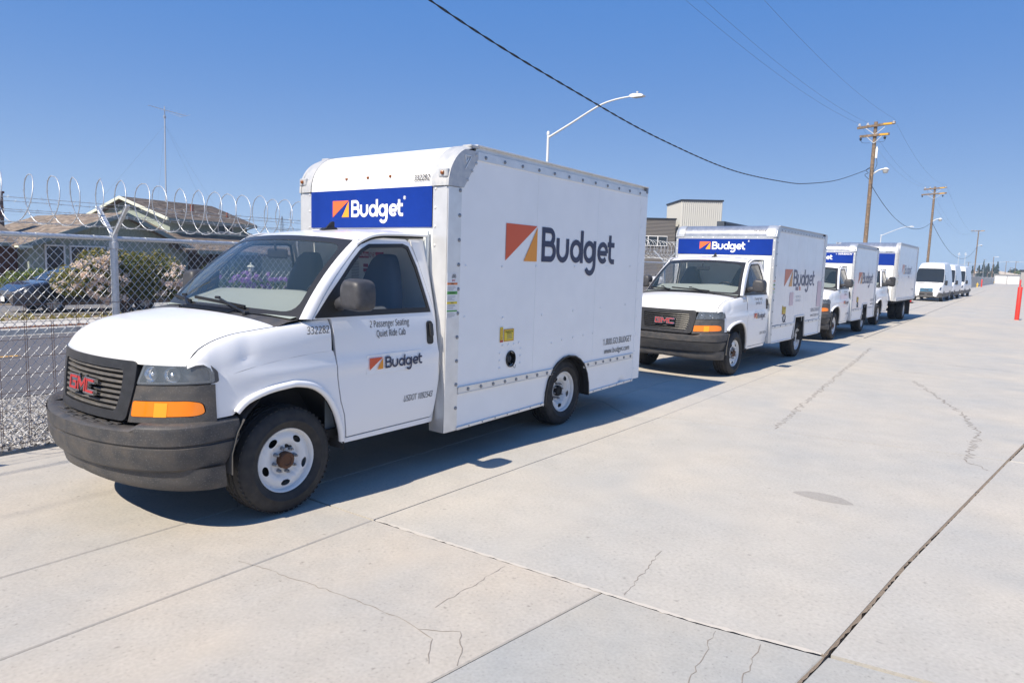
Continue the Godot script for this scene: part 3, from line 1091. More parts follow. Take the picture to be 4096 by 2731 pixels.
func logo(parent: Node, x: Transform3D, ink: Material, red: Material, orange: Material, width := 0.056, squeeze := 1.0) -> void:
	var n := Node3D.new()
	n.name = "rental_logo"
	n.transform = x
	parent.add_child(n, true)
	var k := 0
	for s in logo_strokes():
		var g := Geo.new()
		var p: Array = s[0]
		var m := p.size()
		var closed: bool = p[0].distance_to(p[m - 1]) < 0.001
		var l := PackedVector3Array()
		var r := PackedVector3Array()
		for i in m:
			var d: Vector2
			if closed and (i == 0 or i == m - 1):
				d = (p[1] - p[m - 2]).normalized()
			else:
				d = (p[mini(i + 1, m - 1)] - p[maxi(i - 1, 0)]).normalized()
			var o := d.orthogonal() * width * 0.5
			var z := 0.0004 * k
			l.append(Vector3((p[i].x + o.x) * squeeze, p[i].y + o.y, z))
			r.append(Vector3((p[i].x - o.x) * squeeze, p[i].y - o.y, z))
		for i in m - 1:
			g.quad(l[i], r[i], r[i + 1], l[i + 1], Vector3(0, 0, 1))
		k = (k + 1) % 3
		obj("letter_stroke", g, ink, n)
	var a := Geo.new()
	a.ftri(Vector3(0, 0.34, 0), Vector3(0.505 * squeeze, 0.34, 0), Vector3(0, 0.0, 0), Vector3(0, 0, 1))
	obj("emblem", a, red, n)
	var b := Geo.new()
	b.ftri(Vector3(0.51 * squeeze, 0.33, 0), Vector3(0.51 * squeeze, 0, 0), Vector3(0.29 * squeeze, 0, 0), Vector3(0, 0, 1))
	obj("emblem", b, orange, n)


func on_side(z: float, y: float, s: float, x := 0.97) -> Transform3D:   # text frame on the truck's left side, s its scale
	return Transform3D(Basis(Vector3(0, 0, -1) * s, Vector3(0, s, 0), Vector3(1, 0, 0)), Vector3(x, y, z))


func cab(t: Node3D, o: Dictionary) -> void:
	var paint: Material = M.white_paint
	var up := Vector3.UP
	# bonnet
	var g := Geo.new()
	var hood_fn := func(q: Vector2) -> Vector3:
		var z1 := front(q.x * 0.775, 1.1) + 0.004
		var zz := lerpf(z1, 0.10 + 0.03 * (1.0 - q.x * q.x), q.y)
		var x := q.x * seam_x(zz)
		return Vector3(x, hood_y(x, zz), zz)
	g.skin(pts2([-0.996, 0, 0.996, 0, 0.996, 1, -0.996, 1]), [], hood_fn, 0.035, up, 0.02)
	obj("bonnet", g, paint, t)
	for s in [1.0, -1.0]:
		var out := Vector3(s, 0, 0)
		var sfn := func(q: Vector2) -> Vector3:
			return Vector3(s * side_x(q.y, q.x), q.y, q.x)
		# wing: shoulder and side
		var wing := Geo.new()
		var y_low := func(z: float) -> float:
			return side_drop(z)
		var rows := []
		for i in 27:
			var z := lerpf(-0.318, 0.665, float(i) / 26)
			var row := PackedVector3Array()
			var xs := seam_x(z) + 0.004
			var ys := hood_y(xs, z) - 0.001
			var yb: float = y_low.call(z)
			var xb := minf(side_x(yb, z), 0.95)
			if z > 0.53:
				xb = maxf(xs + 0.004, lerpf(side_x(yb, 0.53), xs + 0.01, pow((z - 0.53) / 0.135, 1.6)))
				yb = lerpf(yb, ys - 0.012, pow((z - 0.53) / 0.135, 0.7))
			for k in 13:
				var a := PI * 0.5 * k / 12
				row.append(Vector3(s * lerpf(xs, xb, sin(a)), lerpf(yb, ys, cos(a)), z))
			for k in range(1, 4):
				var y2 := yb - 0.022 * k
				row.append(Vector3(s * side_x(y2, z), y2, z) if z <= 0.53 else Vector3(s * (xb + 0.001 * k), yb - 0.006 * k, z))
			rows.append(row)
		wing.patch(rows, Vector3(s * 0.4, 1, 0))
		var poly := PackedVector2Array()
		for z in [-0.318, -0.15, 0.05, 0.25, 0.42, 0.53, 0.545]:
			poly.append(Vector2(z, side_drop(z) - 0.066))
		poly.append_array(pts2([0.545, 0.742, 0.42, 0.752]))
		poly.append_array(pts2(ARCH))
		poly.append_array(pts2([-0.462, 0.425, -0.464, 0.445, -0.433, 0.62, -0.393, 0.73, -0.373, 0.83, -0.353, 0.96, -0.342, 1.06, -0.330, 1.102]))
		wing.skin(poly, [], sfn, 0.045, out, 0.02)
		obj("front_wing", wing, paint, t)
		# arch lip
		var fl := Geo.new()
		var ap := PackedVector3Array()
		var ar := pts2(ARCH)
		for q in ar:
			ap.append(Vector3(s * (side_x(q.y, q.x) + 0.008), q.y, q.x))
		fl.tube(smooth_path(ap, 3), 0.024, 8)
		obj("arch_lip", fl, paint, t)
		# wheel well
		var well := Geo.new()
		var wr := []
		for i in 13:
			var a := deg_to_rad(lerpf(-8, 190, i / 12.0))
			var c := Vector2(0.0 + 0.455 * cos(a), 0.44 + 0.47 * sin(a))
			wr.append(PackedVector3Array([Vector3(s * 0.48, c.y, c.x), Vector3(s * 0.905, c.y, c.x * 0.985)]))
		well.patch(wr, Vector3(0.7 * s, 0.45, 0), true)
		well.quad(Vector3(s * 0.5, 0.3, 0.5), Vector3(s * 0.5, 1.0, 0.5), Vector3(s * 0.5, 1.0, -0.5), Vector3(s * 0.5, 0.3, -0.5), out)
		obj("wheel_well", well, M.wheel_well, t)
		# door
		var opening := pts2(OPENING)
		var door := Geo.new()
		door.skin(grown(pts2(DOOR), -0.0035), [opening], sfn, 0.05, out, 0.025)
		var dn := obj("door", door, paint, t)
		var seal := Geo.new()
		seal.skin(grown(opening, 0.006), [grown(opening, -0.022)], sfn, 0.05, out, 0.01, 0.003)
		seal.skin(pts2([-0.225, 1.36, -0.475, 1.595, -0.515, 1.60, -0.515, 1.36]), [], sfn, 0.06, out, 0.01, 0.004)
		seal.skin(pts2([-0.22, 1.342, -0.5, 1.38, -1.325, 1.376, -1.332, 1.342]), [], sfn, 0.06, out, 0.0, 0.0035)
		obj("window_seal", seal, M.seal_black, dn)
		var pane := Geo.new()
		pane.skin(pts2([-0.50, 1.36, -0.50, 1.60, -0.60, 1.715, -0.70, 1.80, -0.79, 1.842, -1.15, 1.858, -1.19, 1.845, -1.245, 1.70, -1.325, 1.36]), [], sfn, 0.2, out, 0.0, -0.004)
		obj("window_glass", pane, M.glass_side if s > 0 else M.glass, dn)
		var hn := Geo.new()
		hn.skin(rounded(pts2([-1.285, 1.265, -1.352, 1.265, -1.362, 1.075, -1.29, 1.075]), 0.03), [], sfn, 0.06, out, 0.008, 0.008)
		obj("door_handle", hn, M.seal_black, dn)
		var hb := Geo.new()
		hb.skin(rounded(pts2([-1.31, 1.245, -1.345, 1.245, -1.352, 1.14, -1.315, 1.14]), 0.012), [], sfn, 0.06, out, 0.012, 0.022)
		obj("handle_grip", hb, M.plastic_black, dn)
		if s > 0:
			var inner := Geo.new()
			inner.quad(Vector3(0.80, 0.45, -0.35), Vector3(0.80, 1.34, -0.35), Vector3(0.80, 1.34, -1.42), Vector3(0.80, 0.45, -1.42), -out)
			obj("door_trim", inner, M.cab_trim, dn)
		# windscreen pillar
		var pl := Geo.new()
		var pr := []
		for i in 9:
			var v := i / 8.0
			var a := shield(Vector2(s, v))
			var b2 := table(v, [0.0, 0.3, 0.55, 0.75, 0.9, 1.0], [-0.165, -0.305, -0.452, -0.565, -0.655, -0.72])
			var yb := table(v, [0.0, 0.3, 0.55, 0.75, 0.9, 1.0], [1.328, 1.50, 1.652, 1.755, 1.835, 1.885])
			var bb := Vector3(s * (side_x(yb, b2) + 0.001), yb, b2)
			var row := PackedVector3Array()
			for k in 5:
				var w := k / 4.0
				row.append(a.lerp(bb, w) + Vector3(s, 0.2, 0.3) * 0.012 * sin(PI * w))
			pr.append(row)
		pl.patch(pr, Vector3(s, 0.3, 0.7))
		obj("windscreen_pillar", pl, paint, t)
		# rear corner of the cab, sill and drip rail
		var rc := Geo.new()
		rc.skin(pts2([-1.243, 1.925, -1.30, 1.728, -1.396, 1.37, -1.431, 1.0, -1.443, 0.77, -1.41, 0.495, -1.372, 0.446, -0.468, 0.438, -0.44, 0.405, -1.44, 0.405, -1.452, 0.5, -1.452, 1.93]), [], func(q: Vector2) -> Vector3: return Vector3(s * (side_x(q.y, q.x) - 0.05 * pow(maxf(0.0, -1.36 - q.x) / 0.1, 2.0)), q.y, q.x), 0.06, out, 0.02)
		rc.skin(pts2([-0.735, 1.895, -0.78, 1.912, -0.87, 1.931, -1.452, 1.931, -1.452, 1.972, -1.2, 1.965, -0.87, 1.948, -0.78, 1.93, -0.70, 1.90]), [], func(q: Vector2) -> Vector3: return Vector3(s * (side_x(q.y, q.x) - 0.004), q.y, q.x), 0.06, out)
		obj("cab_corner", rc, paint, t)
		var rail := Geo.new()
		rail.tube(smooth_path(pts3([s * 0.758, 1.862, -0.675, s * 0.764, 1.902, -0.745, s * 0.765, 1.938, -0.86, s * 0.764, 1.953, -1.05, s * 0.763, 1.962, -1.44]), 5), 0.013, 6)
		obj("drip_rail", rail, paint, t)
		var rg := Geo.new()
		rg.tube(smooth_path(pts3([s * 0.757, 1.85, -0.685, s * 0.762, 1.886, -0.75, s * 0.764, 1.921, -0.86, s * 0.764, 1.936, -1.05, s * 0.763, 1.944, -1.38]), 5), 0.010, 5)
		obj("door_gap", rg, M.gap, t)
		# headlamp, its lens, the grey panel, the amber lamp
		var ffn := func(q: Vector2) -> Vector3:
			return Vector3(s * q.x, q.y, front(q.x, q.y))
		var fo := Vector3(0.4 * s, 0, 1)
		var hp := rounded(pts2([0.545, 1.084, 0.79, 1.102, 0.842, 1.090, 0.862, 1.045, 0.866, 0.972, 0.50, 0.952]), 0.014)
		var back := Geo.new()
		back.skin(hp, [], ffn, 0.05, fo, 0.0, -0.045)
		back.skin(grown(hp, 0.004), [grown(hp, -0.012)], ffn, 0.05, fo, 0.05, -0.002)
		var hl := obj("headlamp", back, M.headlight_back, t)
		for cx in [0.585, 0.70]:
			var bowl := Geo.new()
			var c: Vector3 = ffn.call(Vector2(cx, 1.02))
			var nn := back.normal_at(ffn, Vector2(cx, 1.02), fo)
			var bx := up.cross(nn).normalized()
			bowl.lathe(PackedVector2Array([Vector2(0.058, -0.006), Vector2(0.055, -0.03), Vector2(0.04, -0.05), Vector2(0.012, -0.058), Vector2(0.0, -0.058)]), Transform3D(Basis(bx, nn, bx.cross(nn)).scaled_local(Vector3(1.0 if cx > 0.65 else 0.72, 1, 0.95)), c), 18)
			bowl.lathe(PackedVector2Array([Vector2(0.012, -0.055), Vector2(0.012, -0.02), Vector2(0.0, -0.014)]), Transform3D(Basis(bx, nn, bx.cross(nn)), c), 10)
			obj("reflector", bowl, M.chrome, hl)
		var lens := Geo.new()
		lens.skin(grown(hp, -0.003), [], ffn, 0.05, fo, 0.0, 0.002)
		obj("lens", lens, M.lens_clear, hl)
		var gp := Geo.new()
		var ap2 := rounded(pts2([0.484, 0.853, 0.80, 0.868, 0.842, 0.855, 0.852, 0.79, 0.83, 0.772, 0.478, 0.752]), 0.02)
		gp.skin(pts2([0.50, 0.944, 0.864, 0.962, 0.872, 0.735, 0.46, 0.718]), [ap2], ffn, 0.05, fo, 0.02)
		obj("corner_panel", gp, M.plastic_grey, t)
		var al := Geo.new()
		al.skin(grown(ap2, -0.003), [], ffn, 0.05, fo, 0.02, 0.001)
		var an := obj("turn_signal", al, M.amber, t)
		var ar2 := Geo.new()
		ar2.skin(pts2([0.63, 0.848, 0.70, 0.850, 0.70, 0.765, 0.63, 0.762]), [], ffn, 0.05, fo, 0.0, 0.0025)
		obj("signal_facet", ar2, M.amber_pale, an)
		# black dark strip between bonnet edge and lamps
		var ed := Geo.new()
		ed.skin(pts2([0.50, 1.086, 0.85, 1.112, 0.86, 0.725, 0.44, 0.712]), [], ffn, 0.06, fo, 0.0, -0.055)
		obj("front_gap", ed, M.gap, t)
		# mirror
		var mir := Geo.new()
		var mp := rounded(pts2([0.965, 1.395, 0.955, 1.56, 0.99, 1.62, 1.135, 1.61, 1.165, 1.56, 1.165, 1.42, 1.13, 1.385]), 0.045, 5)
		var mz := -0.43
		var mrows := []
		for dz in [[-0.07, 0.93], [-0.06, 0.97], [-0.02, 1.0], [0.03, 0.99], [0.065, 0.93], [0.085, 0.80], [0.092, 0.55], [0.094, 0.02]]:
			var row := PackedVector3Array()
			for q in mp:
				var cc := Vector2(1.06, 1.50)
				var w: Vector2 = cc + (q - cc) * dz[1]
				row.append(Vector3(s * w.x, w.y, mz + dz[0] - 0.06 * (w.x - 1.06)))
			row.append(row[0])
			mrows.append(row)
		mir.patch(mrows, Vector3(s * 1.06, 1.5, mz - 0.02), true)
		var mb := obj("door_mirror", mir, M.mirror_grey, t)
		var mg := Geo.new()
		mg.prism(grown(mp, -0.012) if s > 0 else mirrored(grown(mp, -0.012)), Transform3D(Basis(), Vector3(0, 0, mz - 0.068)), -0.004)
		obj("mirror_glass", mg, M.chrome, mb)
		var ma := Geo.new()
		ma.tube(smooth_path(pts3([s * 0.885, 1.425, -0.42, s * 0.93, 1.44, -0.40, s * 0.98, 1.45, -0.40, s * 1.03, 1.46, -0.42]), 4), 0.048, 10, true)
		obj("mirror_arm", ma, M.mirror_grey, mb)
	# grille
	var gfn := func(q: Vector2) -> Vector3:
		return Vector3(q.x, q.y, front(q.x, q.y))
	var fz := Vector3(0, 0, 1)
	var outer := rounded(pts2([-0.505, 1.092, 0.505, 1.092, 0.498, 0.95, 0.452, 0.722, -0.452, 0.722, -0.498, 0.95]), 0.04)
	var inner2 := rounded(pts2([-0.405, 1.035, 0.405, 1.035, 0.398, 0.90, 0.362, 0.775, -0.362, 0.775, -0.398, 0.90]), 0.03)
	var gr := Geo.new()
	gr.skin(outer, [inner2], gfn, 0.05, fz, 0.045, 0.012)
	var gn := obj("grille", gr, M.grille_black if not o.get("black_grille", false) else M.plastic_black, t)
	var gb := Geo.new()
	gb.skin(outer, [], gfn, 0.06, fz, 0.0, -0.07)
	obj("grille_back", gb, M.gap, gn)
	for i in 8:
		var y := 0.792 + i * 0.033
		var w := table(y, [0.775, 0.90, 1.035], [0.365, 0.402, 0.412])
		var p := PackedVector3Array()
		for k in 13:
			var x := lerpf(-w, w, k / 12.0)
			p.append(Vector3(x, y, front(x, y) - 0.022))
		var bar := Geo.new()
		bar.sweep(p, PackedVector2Array([Vector2(-0.026, 0.004), Vector2(0.022, 0.004), Vector2(0.026, -0.004), Vector2(0.022, -0.012), Vector2(-0.026, -0.004)]), up, true)
		obj("grille_bar", bar, M.plastic_dust if not o.get("black_grille", false) else M.plastic_black, gn)
	# maker's letters on the grille
	var em := Node3D.new()
	em.name = "maker_letters"
	gn.add_child(em, true)
	var L := {"G": [[0.085, 0.07, 0.0, 0.07, 0.0, 0.0, 0.085, 0.0, 0.085, 0.038, 0.045, 0.038]], "M": [[0, 0, 0, 0.07, 0.048, 0.022, 0.096, 0.07, 0.096, 0]], "C": [[0.085, 0.07, 0.0, 0.07, 0.0, 0.0, 0.085, 0.0]]}
	var lx := -0.148
	for ch in ["G", "M", "C"]:
		for lay in [[0.036, "chrome", 0.0], [0.013, "emblem_red", 0.003]]:
			var lg := Geo.new()
			var st: Array = L[ch][0]
			var lp := pts2(st)
			for i in lp.size() - 1:
				var a := lp[i]
				var b := lp[i + 1]
				var d: Vector2 = (b - a).normalized() * (lay[0] * 0.5)
				var n2: Vector2 = d.orthogonal()
				var pq := PackedVector2Array([a - d + n2, b + d + n2, b + d - n2, a - d - n2])
				lg.prism(pq, Transform3D(Basis(Vector3(1, 0, 0), Vector3(0, 1, -0.12), Vector3(0, 0, 1)), Vector3(lx, 0.872, 0.925 + lay[2] + 0.0005 * i)), 0.02, false)
			obj("letter", lg, M[lay[1]], em)
		lx += 0.112 if ch != "M" else 0.122
	# bumper
	bumper(t, o)
	# windscreen
	var ws := Geo.new()
	ws.skin(pts2([-0.985, 0.01, 0.985, 0.01, 0.985, 0.99, -0.985, 0.99]), [], shield, 0.12, Vector3(0, 0.6, 0.8))
	var wn := obj("windscreen", ws, M.glass, t)
	var fr := Geo.new()
	fr.skin(pts2([-1.0, 0.0, 1.0, 0.0, 1.0, 1.0, -1.0, 1.0]), [rounded(pts2([-0.945, 0.055, 0.945, 0.055, 0.94, 0.925, -0.94, 0.925]), 0.15, 5)], shield, 0.1, Vector3(0, 0.6, 0.8), 0.012, 0.002)
	obj("screen_border", fr, M.frit_black, wn)
	# roof
	var rr := []
	for i in 15:
		var row := PackedVector3Array()
		for k in 21:
			row.append(roof_p(k / 10.0 - 1.0, pow(i / 14.0, 1.4)))
		rr.append(row)
	var rf := Geo.new()
	rf.patch(rr, up)
	var rfn := obj("roof", rf, paint, t)
	var fin := Geo.new()
	fin.prism(rounded(pts2([-0.085, 0.0, 0.085, 0.0, 0.05, 0.022, -0.055, 0.03]), 0.012), Transform3D(Basis(Vector3(0, 0, 1), Vector3(0, 1, 0), Vector3(-1, 0, 0)), Vector3(0.028, 1.985, -1.03)), 0.056)
	fin.prism(rounded(pts2([-0.05, 0.02, 0.035, 0.02, -0.025, 0.078, -0.05, 0.078]), 0.012), Transform3D(Basis(Vector3(0, 0, 1), Vector3(0, 1, 0), Vector3(-1, 0, 0)), Vector3(0.010, 1.985, -1.03)), 0.02)
	obj("roof_antenna", fin, M.seal_black, rfn)
	# cowl with its louvres
	var cw := Geo.new()
	var cr := []
	for i in 5:
		var row := PackedVector3Array()
		for k in 17:
			var u := k / 8.0 - 1.0
			var b := shield(Vector2(u, 0.0)) + Vector3(0, -0.006, 0.0)
			var f := Vector3(u * 0.855, hood_y(u * 0.84, 0.115) - 0.012, 0.135 - 0.03 * u * u)
			row.append(b.lerp(f, i / 4.0) + Vector3(0, 0.012 * sin(PI * i / 4.0), 0))
		cr.append(row)
	cw.patch(cr, up)
	var cn := obj("cowl", cw, M.plastic_grey, t)
	var lv := Geo.new()
	for k in 26:
		var u := -0.32 + k * 0.026
		lv.bar(Vector3(u, 1.372 - 0.02 * u * u, 0.045), Vector3(u, 1.352 - 0.02 * u * u, 0.122), 0.007, 0.012)
	stuff("louvres", lv, M.plastic_black, cn)
	for e in [[0.47, -0.40, 0.42, 0.02, 0.085], [-0.30, -0.92, -0.42, -0.62, 0.085]]:
		var wp := Geo.new()
		var piv := Vector3(e[0], hood_y(e[0], 0.10) + 0.012, 0.065)
		var lift := Vector3(0, 0.012, 0.014)
		var w0: Vector3 = shield(Vector2(e[2], 0.045)) + lift
		var w1: Vector3 = shield(Vector2(e[1], 0.095)) + lift
		var mid: Vector3 = shield(Vector2(e[3], 0.10)) + lift * 1.8
		wp.bar(piv, mid, 0.016, 0.010)
		wp.box(piv, Vector3(0.03, 0.03, 0.045), 0.006)
		wp.box(mid, Vector3(0.05, 0.02, 0.025), 0.005)
		wp.bar(w0, w1, 0.013, 0.022)
		obj("wiper", wp, M.seal_black, t)
	# inside
	var da := Geo.new()
	var dr := []
	for q in [[1.362, -0.0], [1.375, -0.06], [1.405, -0.18], [1.45, -0.31], [1.485, -0.41], [1.49, -0.45], [1.46, -0.49], [1.36, -0.49], [1.1, -0.46], [0.9, -0.42]]:
		var row := PackedVector3Array()
		for k in 9:
			var u := k / 4.0 - 1.0
			row.append(Vector3(u * (0.84 if q[0] < 1.42 else 0.80), q[0] - 0.025 * u * u + (0.02 * exp(-pow((u - 0.42) / 0.25, 2.0)) if q[1] < -0.3 and q[0] > 1.2 else 0.0), q[1] - 0.03 * u * u))
		dr.append(row)
	da.patch(dr, Vector3(0, 1, -0.5))
	obj("dashboard", da, M.dash, t)
	var floor_g := Geo.new()
	floor_g.box(Vector3(0, 0.48, -0.72), Vector3(1.66, 0.06, 1.46))
	floor_g.box(Vector3(0, 0.75, 0.32), Vector3(0.9, 0.8, 0.9))
	floor_g.box(Vector3(0, 0.42, -0.7), Vector3(1.0, 0.12, 2.4))
	obj("cab_floor", floor_g, M.under_black, t)
	var bh := Geo.new()
	bh.box(Vector3(0, 1.25, -1.435), Vector3(1.55, 1.5, 0.02))
	obj("bulkhead", bh, M.bulkhead, t)
	for s in [0.50, -0.50]:
		var sg := Geo.new()
		var prof := rounded(pts2([-0.24, 0.0, 0.24, 0.0, 0.25, 0.34, 0.21, 0.56, 0.12, 0.80, 0.08, 0.86, -0.08, 0.86, -0.12, 0.80, -0.21, 0.56, -0.25, 0.34]), 0.06)
		var sr := []
		for dz in [[0.0, 0.92], [0.03, 1.0], [0.10, 1.0], [0.14, 0.93], [0.15, 0.6], [0.152, 0.05]]:
			var row := PackedVector3Array()
			for q in prof:
				var w := Vector2(q.x * dz[1], 0.43 + (q.y - 0.43) * dz[1])
				row.append(Vector3(s + w.x, 0.94 + w.y, -1.12 + dz[0] - 0.20 * w.y))
			row.append(row[0])
			sr.append(row)
		sg.patch(sr, Vector3(s, 1.3, -1.2), true)
		sg.box(Vector3(s, 0.85, -0.92), Vector3(0.5, 0.16, 0.5), 0.05)
		obj("seat", sg, M.seat, t)
	var sw := Geo.new()
	var wheel_p := PackedVector3Array()
	for k in 25:
		var a := TAU * k / 24
		wheel_p.append(Vector3(0.40 + 0.19 * cos(a), 1.375 + 0.19 * sin(a) * 0.86, -0.68 + 0.19 * sin(a) * 0.5))
	sw.tube(wheel_p, 0.014, 6, false)
	sw.bar(Vector3(0.40, 1.375, -0.68), Vector3(0.40, 1.28, -0.46), 0.08, 0.08)
	sw.bar(Vector3(0.22, 1.375, -0.68), Vector3(0.58, 1.375, -0.68), 0.03, 0.02)
	obj("steering_wheel", sw, M.seal_black, t)
	var rv := Geo.new()
	rv.box(Vector3(0.0, 1.775, -0.52), Vector3(0.25, 0.075, 0.03), 0.012)
	rv.tube(pts3([0, 1.80, -0.5, 0, 1.86, -0.5]), 0.01, 5)
	obj("rear_view_mirror", rv, M.seal_black, t)


func mirrored(p: PackedVector2Array) -> PackedVector2Array:
	var r := PackedVector2Array()
	for q in p:
		r.append(Vector2(-q.x, q.y))
	return r


func side_drop(z: float) -> float:   # where the rounded shoulder of the wing meets its side
	return table(z, [-0.34, 0.1, 0.4, 0.55, 0.7], [1.17, 1.14, 1.085, 1.04, 1.03])


func bumper_x(s: float) -> Vector3:   # plan curve of the bumper, s 0 at the middle .. 1 at the wheel
	var x := table(s, [0.0, 0.2, 0.38, 0.52, 0.64, 0.74, 0.82, 1.0], [0.0, 0.29, 0.54, 0.71, 0.82, 0.872, 0.884, 0.890])
	var z := table(s, [0.0, 0.2, 0.38, 0.52, 0.64, 0.74, 0.82, 1.0], [1.045, 1.02, 0.955, 0.87, 0.765, 0.645, 0.55, 0.385])
	return Vector3(x, 0, z)


func bumper(t: Node3D, o: Dictionary) -> void:
	# rows of (inset, height) from the top edge down, with the recessed groove between the two bands
	var prof := [[0.16, 0.722], [0.05, 0.735], [0.018, 0.728], [0.004, 0.712], [0.0, 0.69], [0.006, 0.606], [0.018, 0.600], [0.018, 0.590], [0.004, 0.584], [0.012, 0.52], [0.035, 0.452], [0.06, 0.432], [0.12, 0.428]]
	var rows := []
	for i in 49:
		var u := i / 24.0 - 1.0
		var p := bumper_x(absf(u))
		var q := bumper_x(minf(absf(u) + 0.01, 1.0)) - bumper_x(absf(u) - 0.01 if absf(u) > 0.01 else 0.0)
		var nrm := Vector3(q.z, 0, -q.x).normalized()
		if nrm.z > 0.0 and nrm.x > 0.0 or nrm.x > 0.0:
			nrm = -nrm
		var row := PackedVector3Array()
		var step := 1.0 - smoothstep(0.40, 0.46, absf(u))
		for e in prof:
			var y: float = e[1] - (0.035 * step if e[1] > 0.70 else 0.0)
			var v: Vector3 = p + nrm * e[0] + Vector3(0, y + (0.01 * smoothstep(0.64, 1.0, absf(u)) * (1.0 if e[1] > 0.5 else -1.0)), 0)
			v.z += 0.085 * smoothstep(0.62, 0.43, v.y) * smoothstep(0.84, 1.0, absf(u))
			row.append(Vector3(v.x * signf(u) if u != 0.0 else 0.0, v.y, v.z))
		rows.append(row)
	var g := Geo.new()
	# separate sheets so that the edges of the groove stay crisp
	for cut in [[0, 3], [3, 5], [5, 7], [7, 8], [8, 10], [10, 12]]:
		var part := []
		for r in rows:
			part.append(r.slice(cut[0], cut[1] + 1))
		g.patch(part, Vector3(0, 0.58, 0.3), true)
	for e in [0, 48]:
		for k in prof.size() - 1:
			var a: Vector3 = rows[e][k]
			var b: Vector3 = rows[e][k + 1]
			g.quad(a, b, Vector3(b.x * 0.93, b.y, b.z), Vector3(a.x * 0.93, a.y, a.z), Vector3(0, 0, -1))
	var bm: Material = M.plastic_black if o.get("black_bumper", false) else M.plastic_grey
	var bn := obj("bumper", g, bm, t)
	if o.get("black_bumper", false):
		var up := Geo.new()
		for cut in [[0, 3], [3, 5]]:
			var part := []
			for r in rows:
				var l: PackedVector3Array = r.slice(cut[0], cut[1] + 1)
				for k in l.size():
					l[k] = l[k] + (l[k] - Vector3(0, 0.6, 0.3)).normalized() * 0.002
				part.append(l)
			up.patch(part, Vector3(0, 0.58, 0.3), true)
		obj("bumper_top", up, M.plastic_grey, bn)
	# treads on the step
	for i in 6:
		for k in 2:
			var tr := Geo.new()
			tr.box(Vector3(-0.33 + i * 0.13 + (0.03 if k else 0.0), 0.700, 0.975 - k * 0.04 - 0.16 * pow((-0.33 + i * 0.13) / 0.6, 2.0)), Vector3(0.105, 0.006, 0.03), 0.002)
			obj("step_tread", tr, bm, bn)
	# air dam
	var d := []
	for i in 41:
		var u := i / 20.0 - 1.0
		var au := absf(u)
		var px := table(au, [0.0, 0.2, 0.38, 0.52, 0.64, 0.76, 0.86, 1.0], [0.0, 0.28, 0.53, 0.70, 0.80, 0.855, 0.872, 0.876])
		var pz := table(au, [0.0, 0.2, 0.38, 0.52, 0.64, 0.76, 0.86, 1.0], [0.965, 0.94, 0.875, 0.79, 0.70, 0.61, 0.55, 0.478])
		var row := PackedVector3Array()
		for e in [[1.0, 0.445, 0.0], [0.995, 0.37, -0.008], [0.985, 0.30, -0.02], [0.96, 0.293, -0.05]]:
			row.append(Vector3(px * e[0] * signf(u), e[1] + (0.045 * pow(1.0 - au, 2.0) if e[1] < 0.35 else 0.0), pz + e[2]))
		d.append(row)
	var dg := Geo.new()
	dg.patch(d, Vector3(0, 0.38, 0.2), true)
	obj("air_dam", dg, M.plastic_grey, t)


# ------------------------------------------------------------------ cargo boxes
func bolts(list: Array, axis: Vector3, r: float) -> Geo:
	var g := Geo.new()
	var x := axis.cross(Vector3.UP if absf(axis.y) < 0.9 else Vector3.RIGHT).normalized()
	for p in list:
		g.lathe(PackedVector2Array([Vector2(r, 0), Vector2(r * 0.92, r * 0.35), Vector2(r * 0.5, r * 0.55), Vector2(0, r * 0.6)]), Transform3D(Basis(x, axis, x.cross(axis)), p), 8)
	return g


func front_sign(t: Node3D, y0: float, y1: float, zf0: float, ink: bool, w := 0.794, lh := 0.44, ly := -1.0) -> void:
	var g := Geo.new()
	g.box(Vector3(0, (y0 + y1) * 0.5, zf0 + 0.004), Vector3(w * 2, y1 - y0, 0.006))
	var n := obj("sign_panel", g, M.brand_blue, t)
	if ink:
		var y := ly if ly > 0.0 else (y0 + y1) * 0.5 + 0.035
		logo(n, Transform3D(Basis(Vector3(lh, 0, 0), Vector3(0, lh, 0), Vector3(0, 0, 1)), Vector3(-0.47, y - 0.075, zf0 + 0.0095)), M.ink_white, M.sign_red, M.sign_orange, 0.062)
		words("\u00ae", 0.03, M.ink_white, n, Transform3D(Basis(), Vector3(0.475, y + 0.08, zf0 + 0.0095)), 1.0, true)


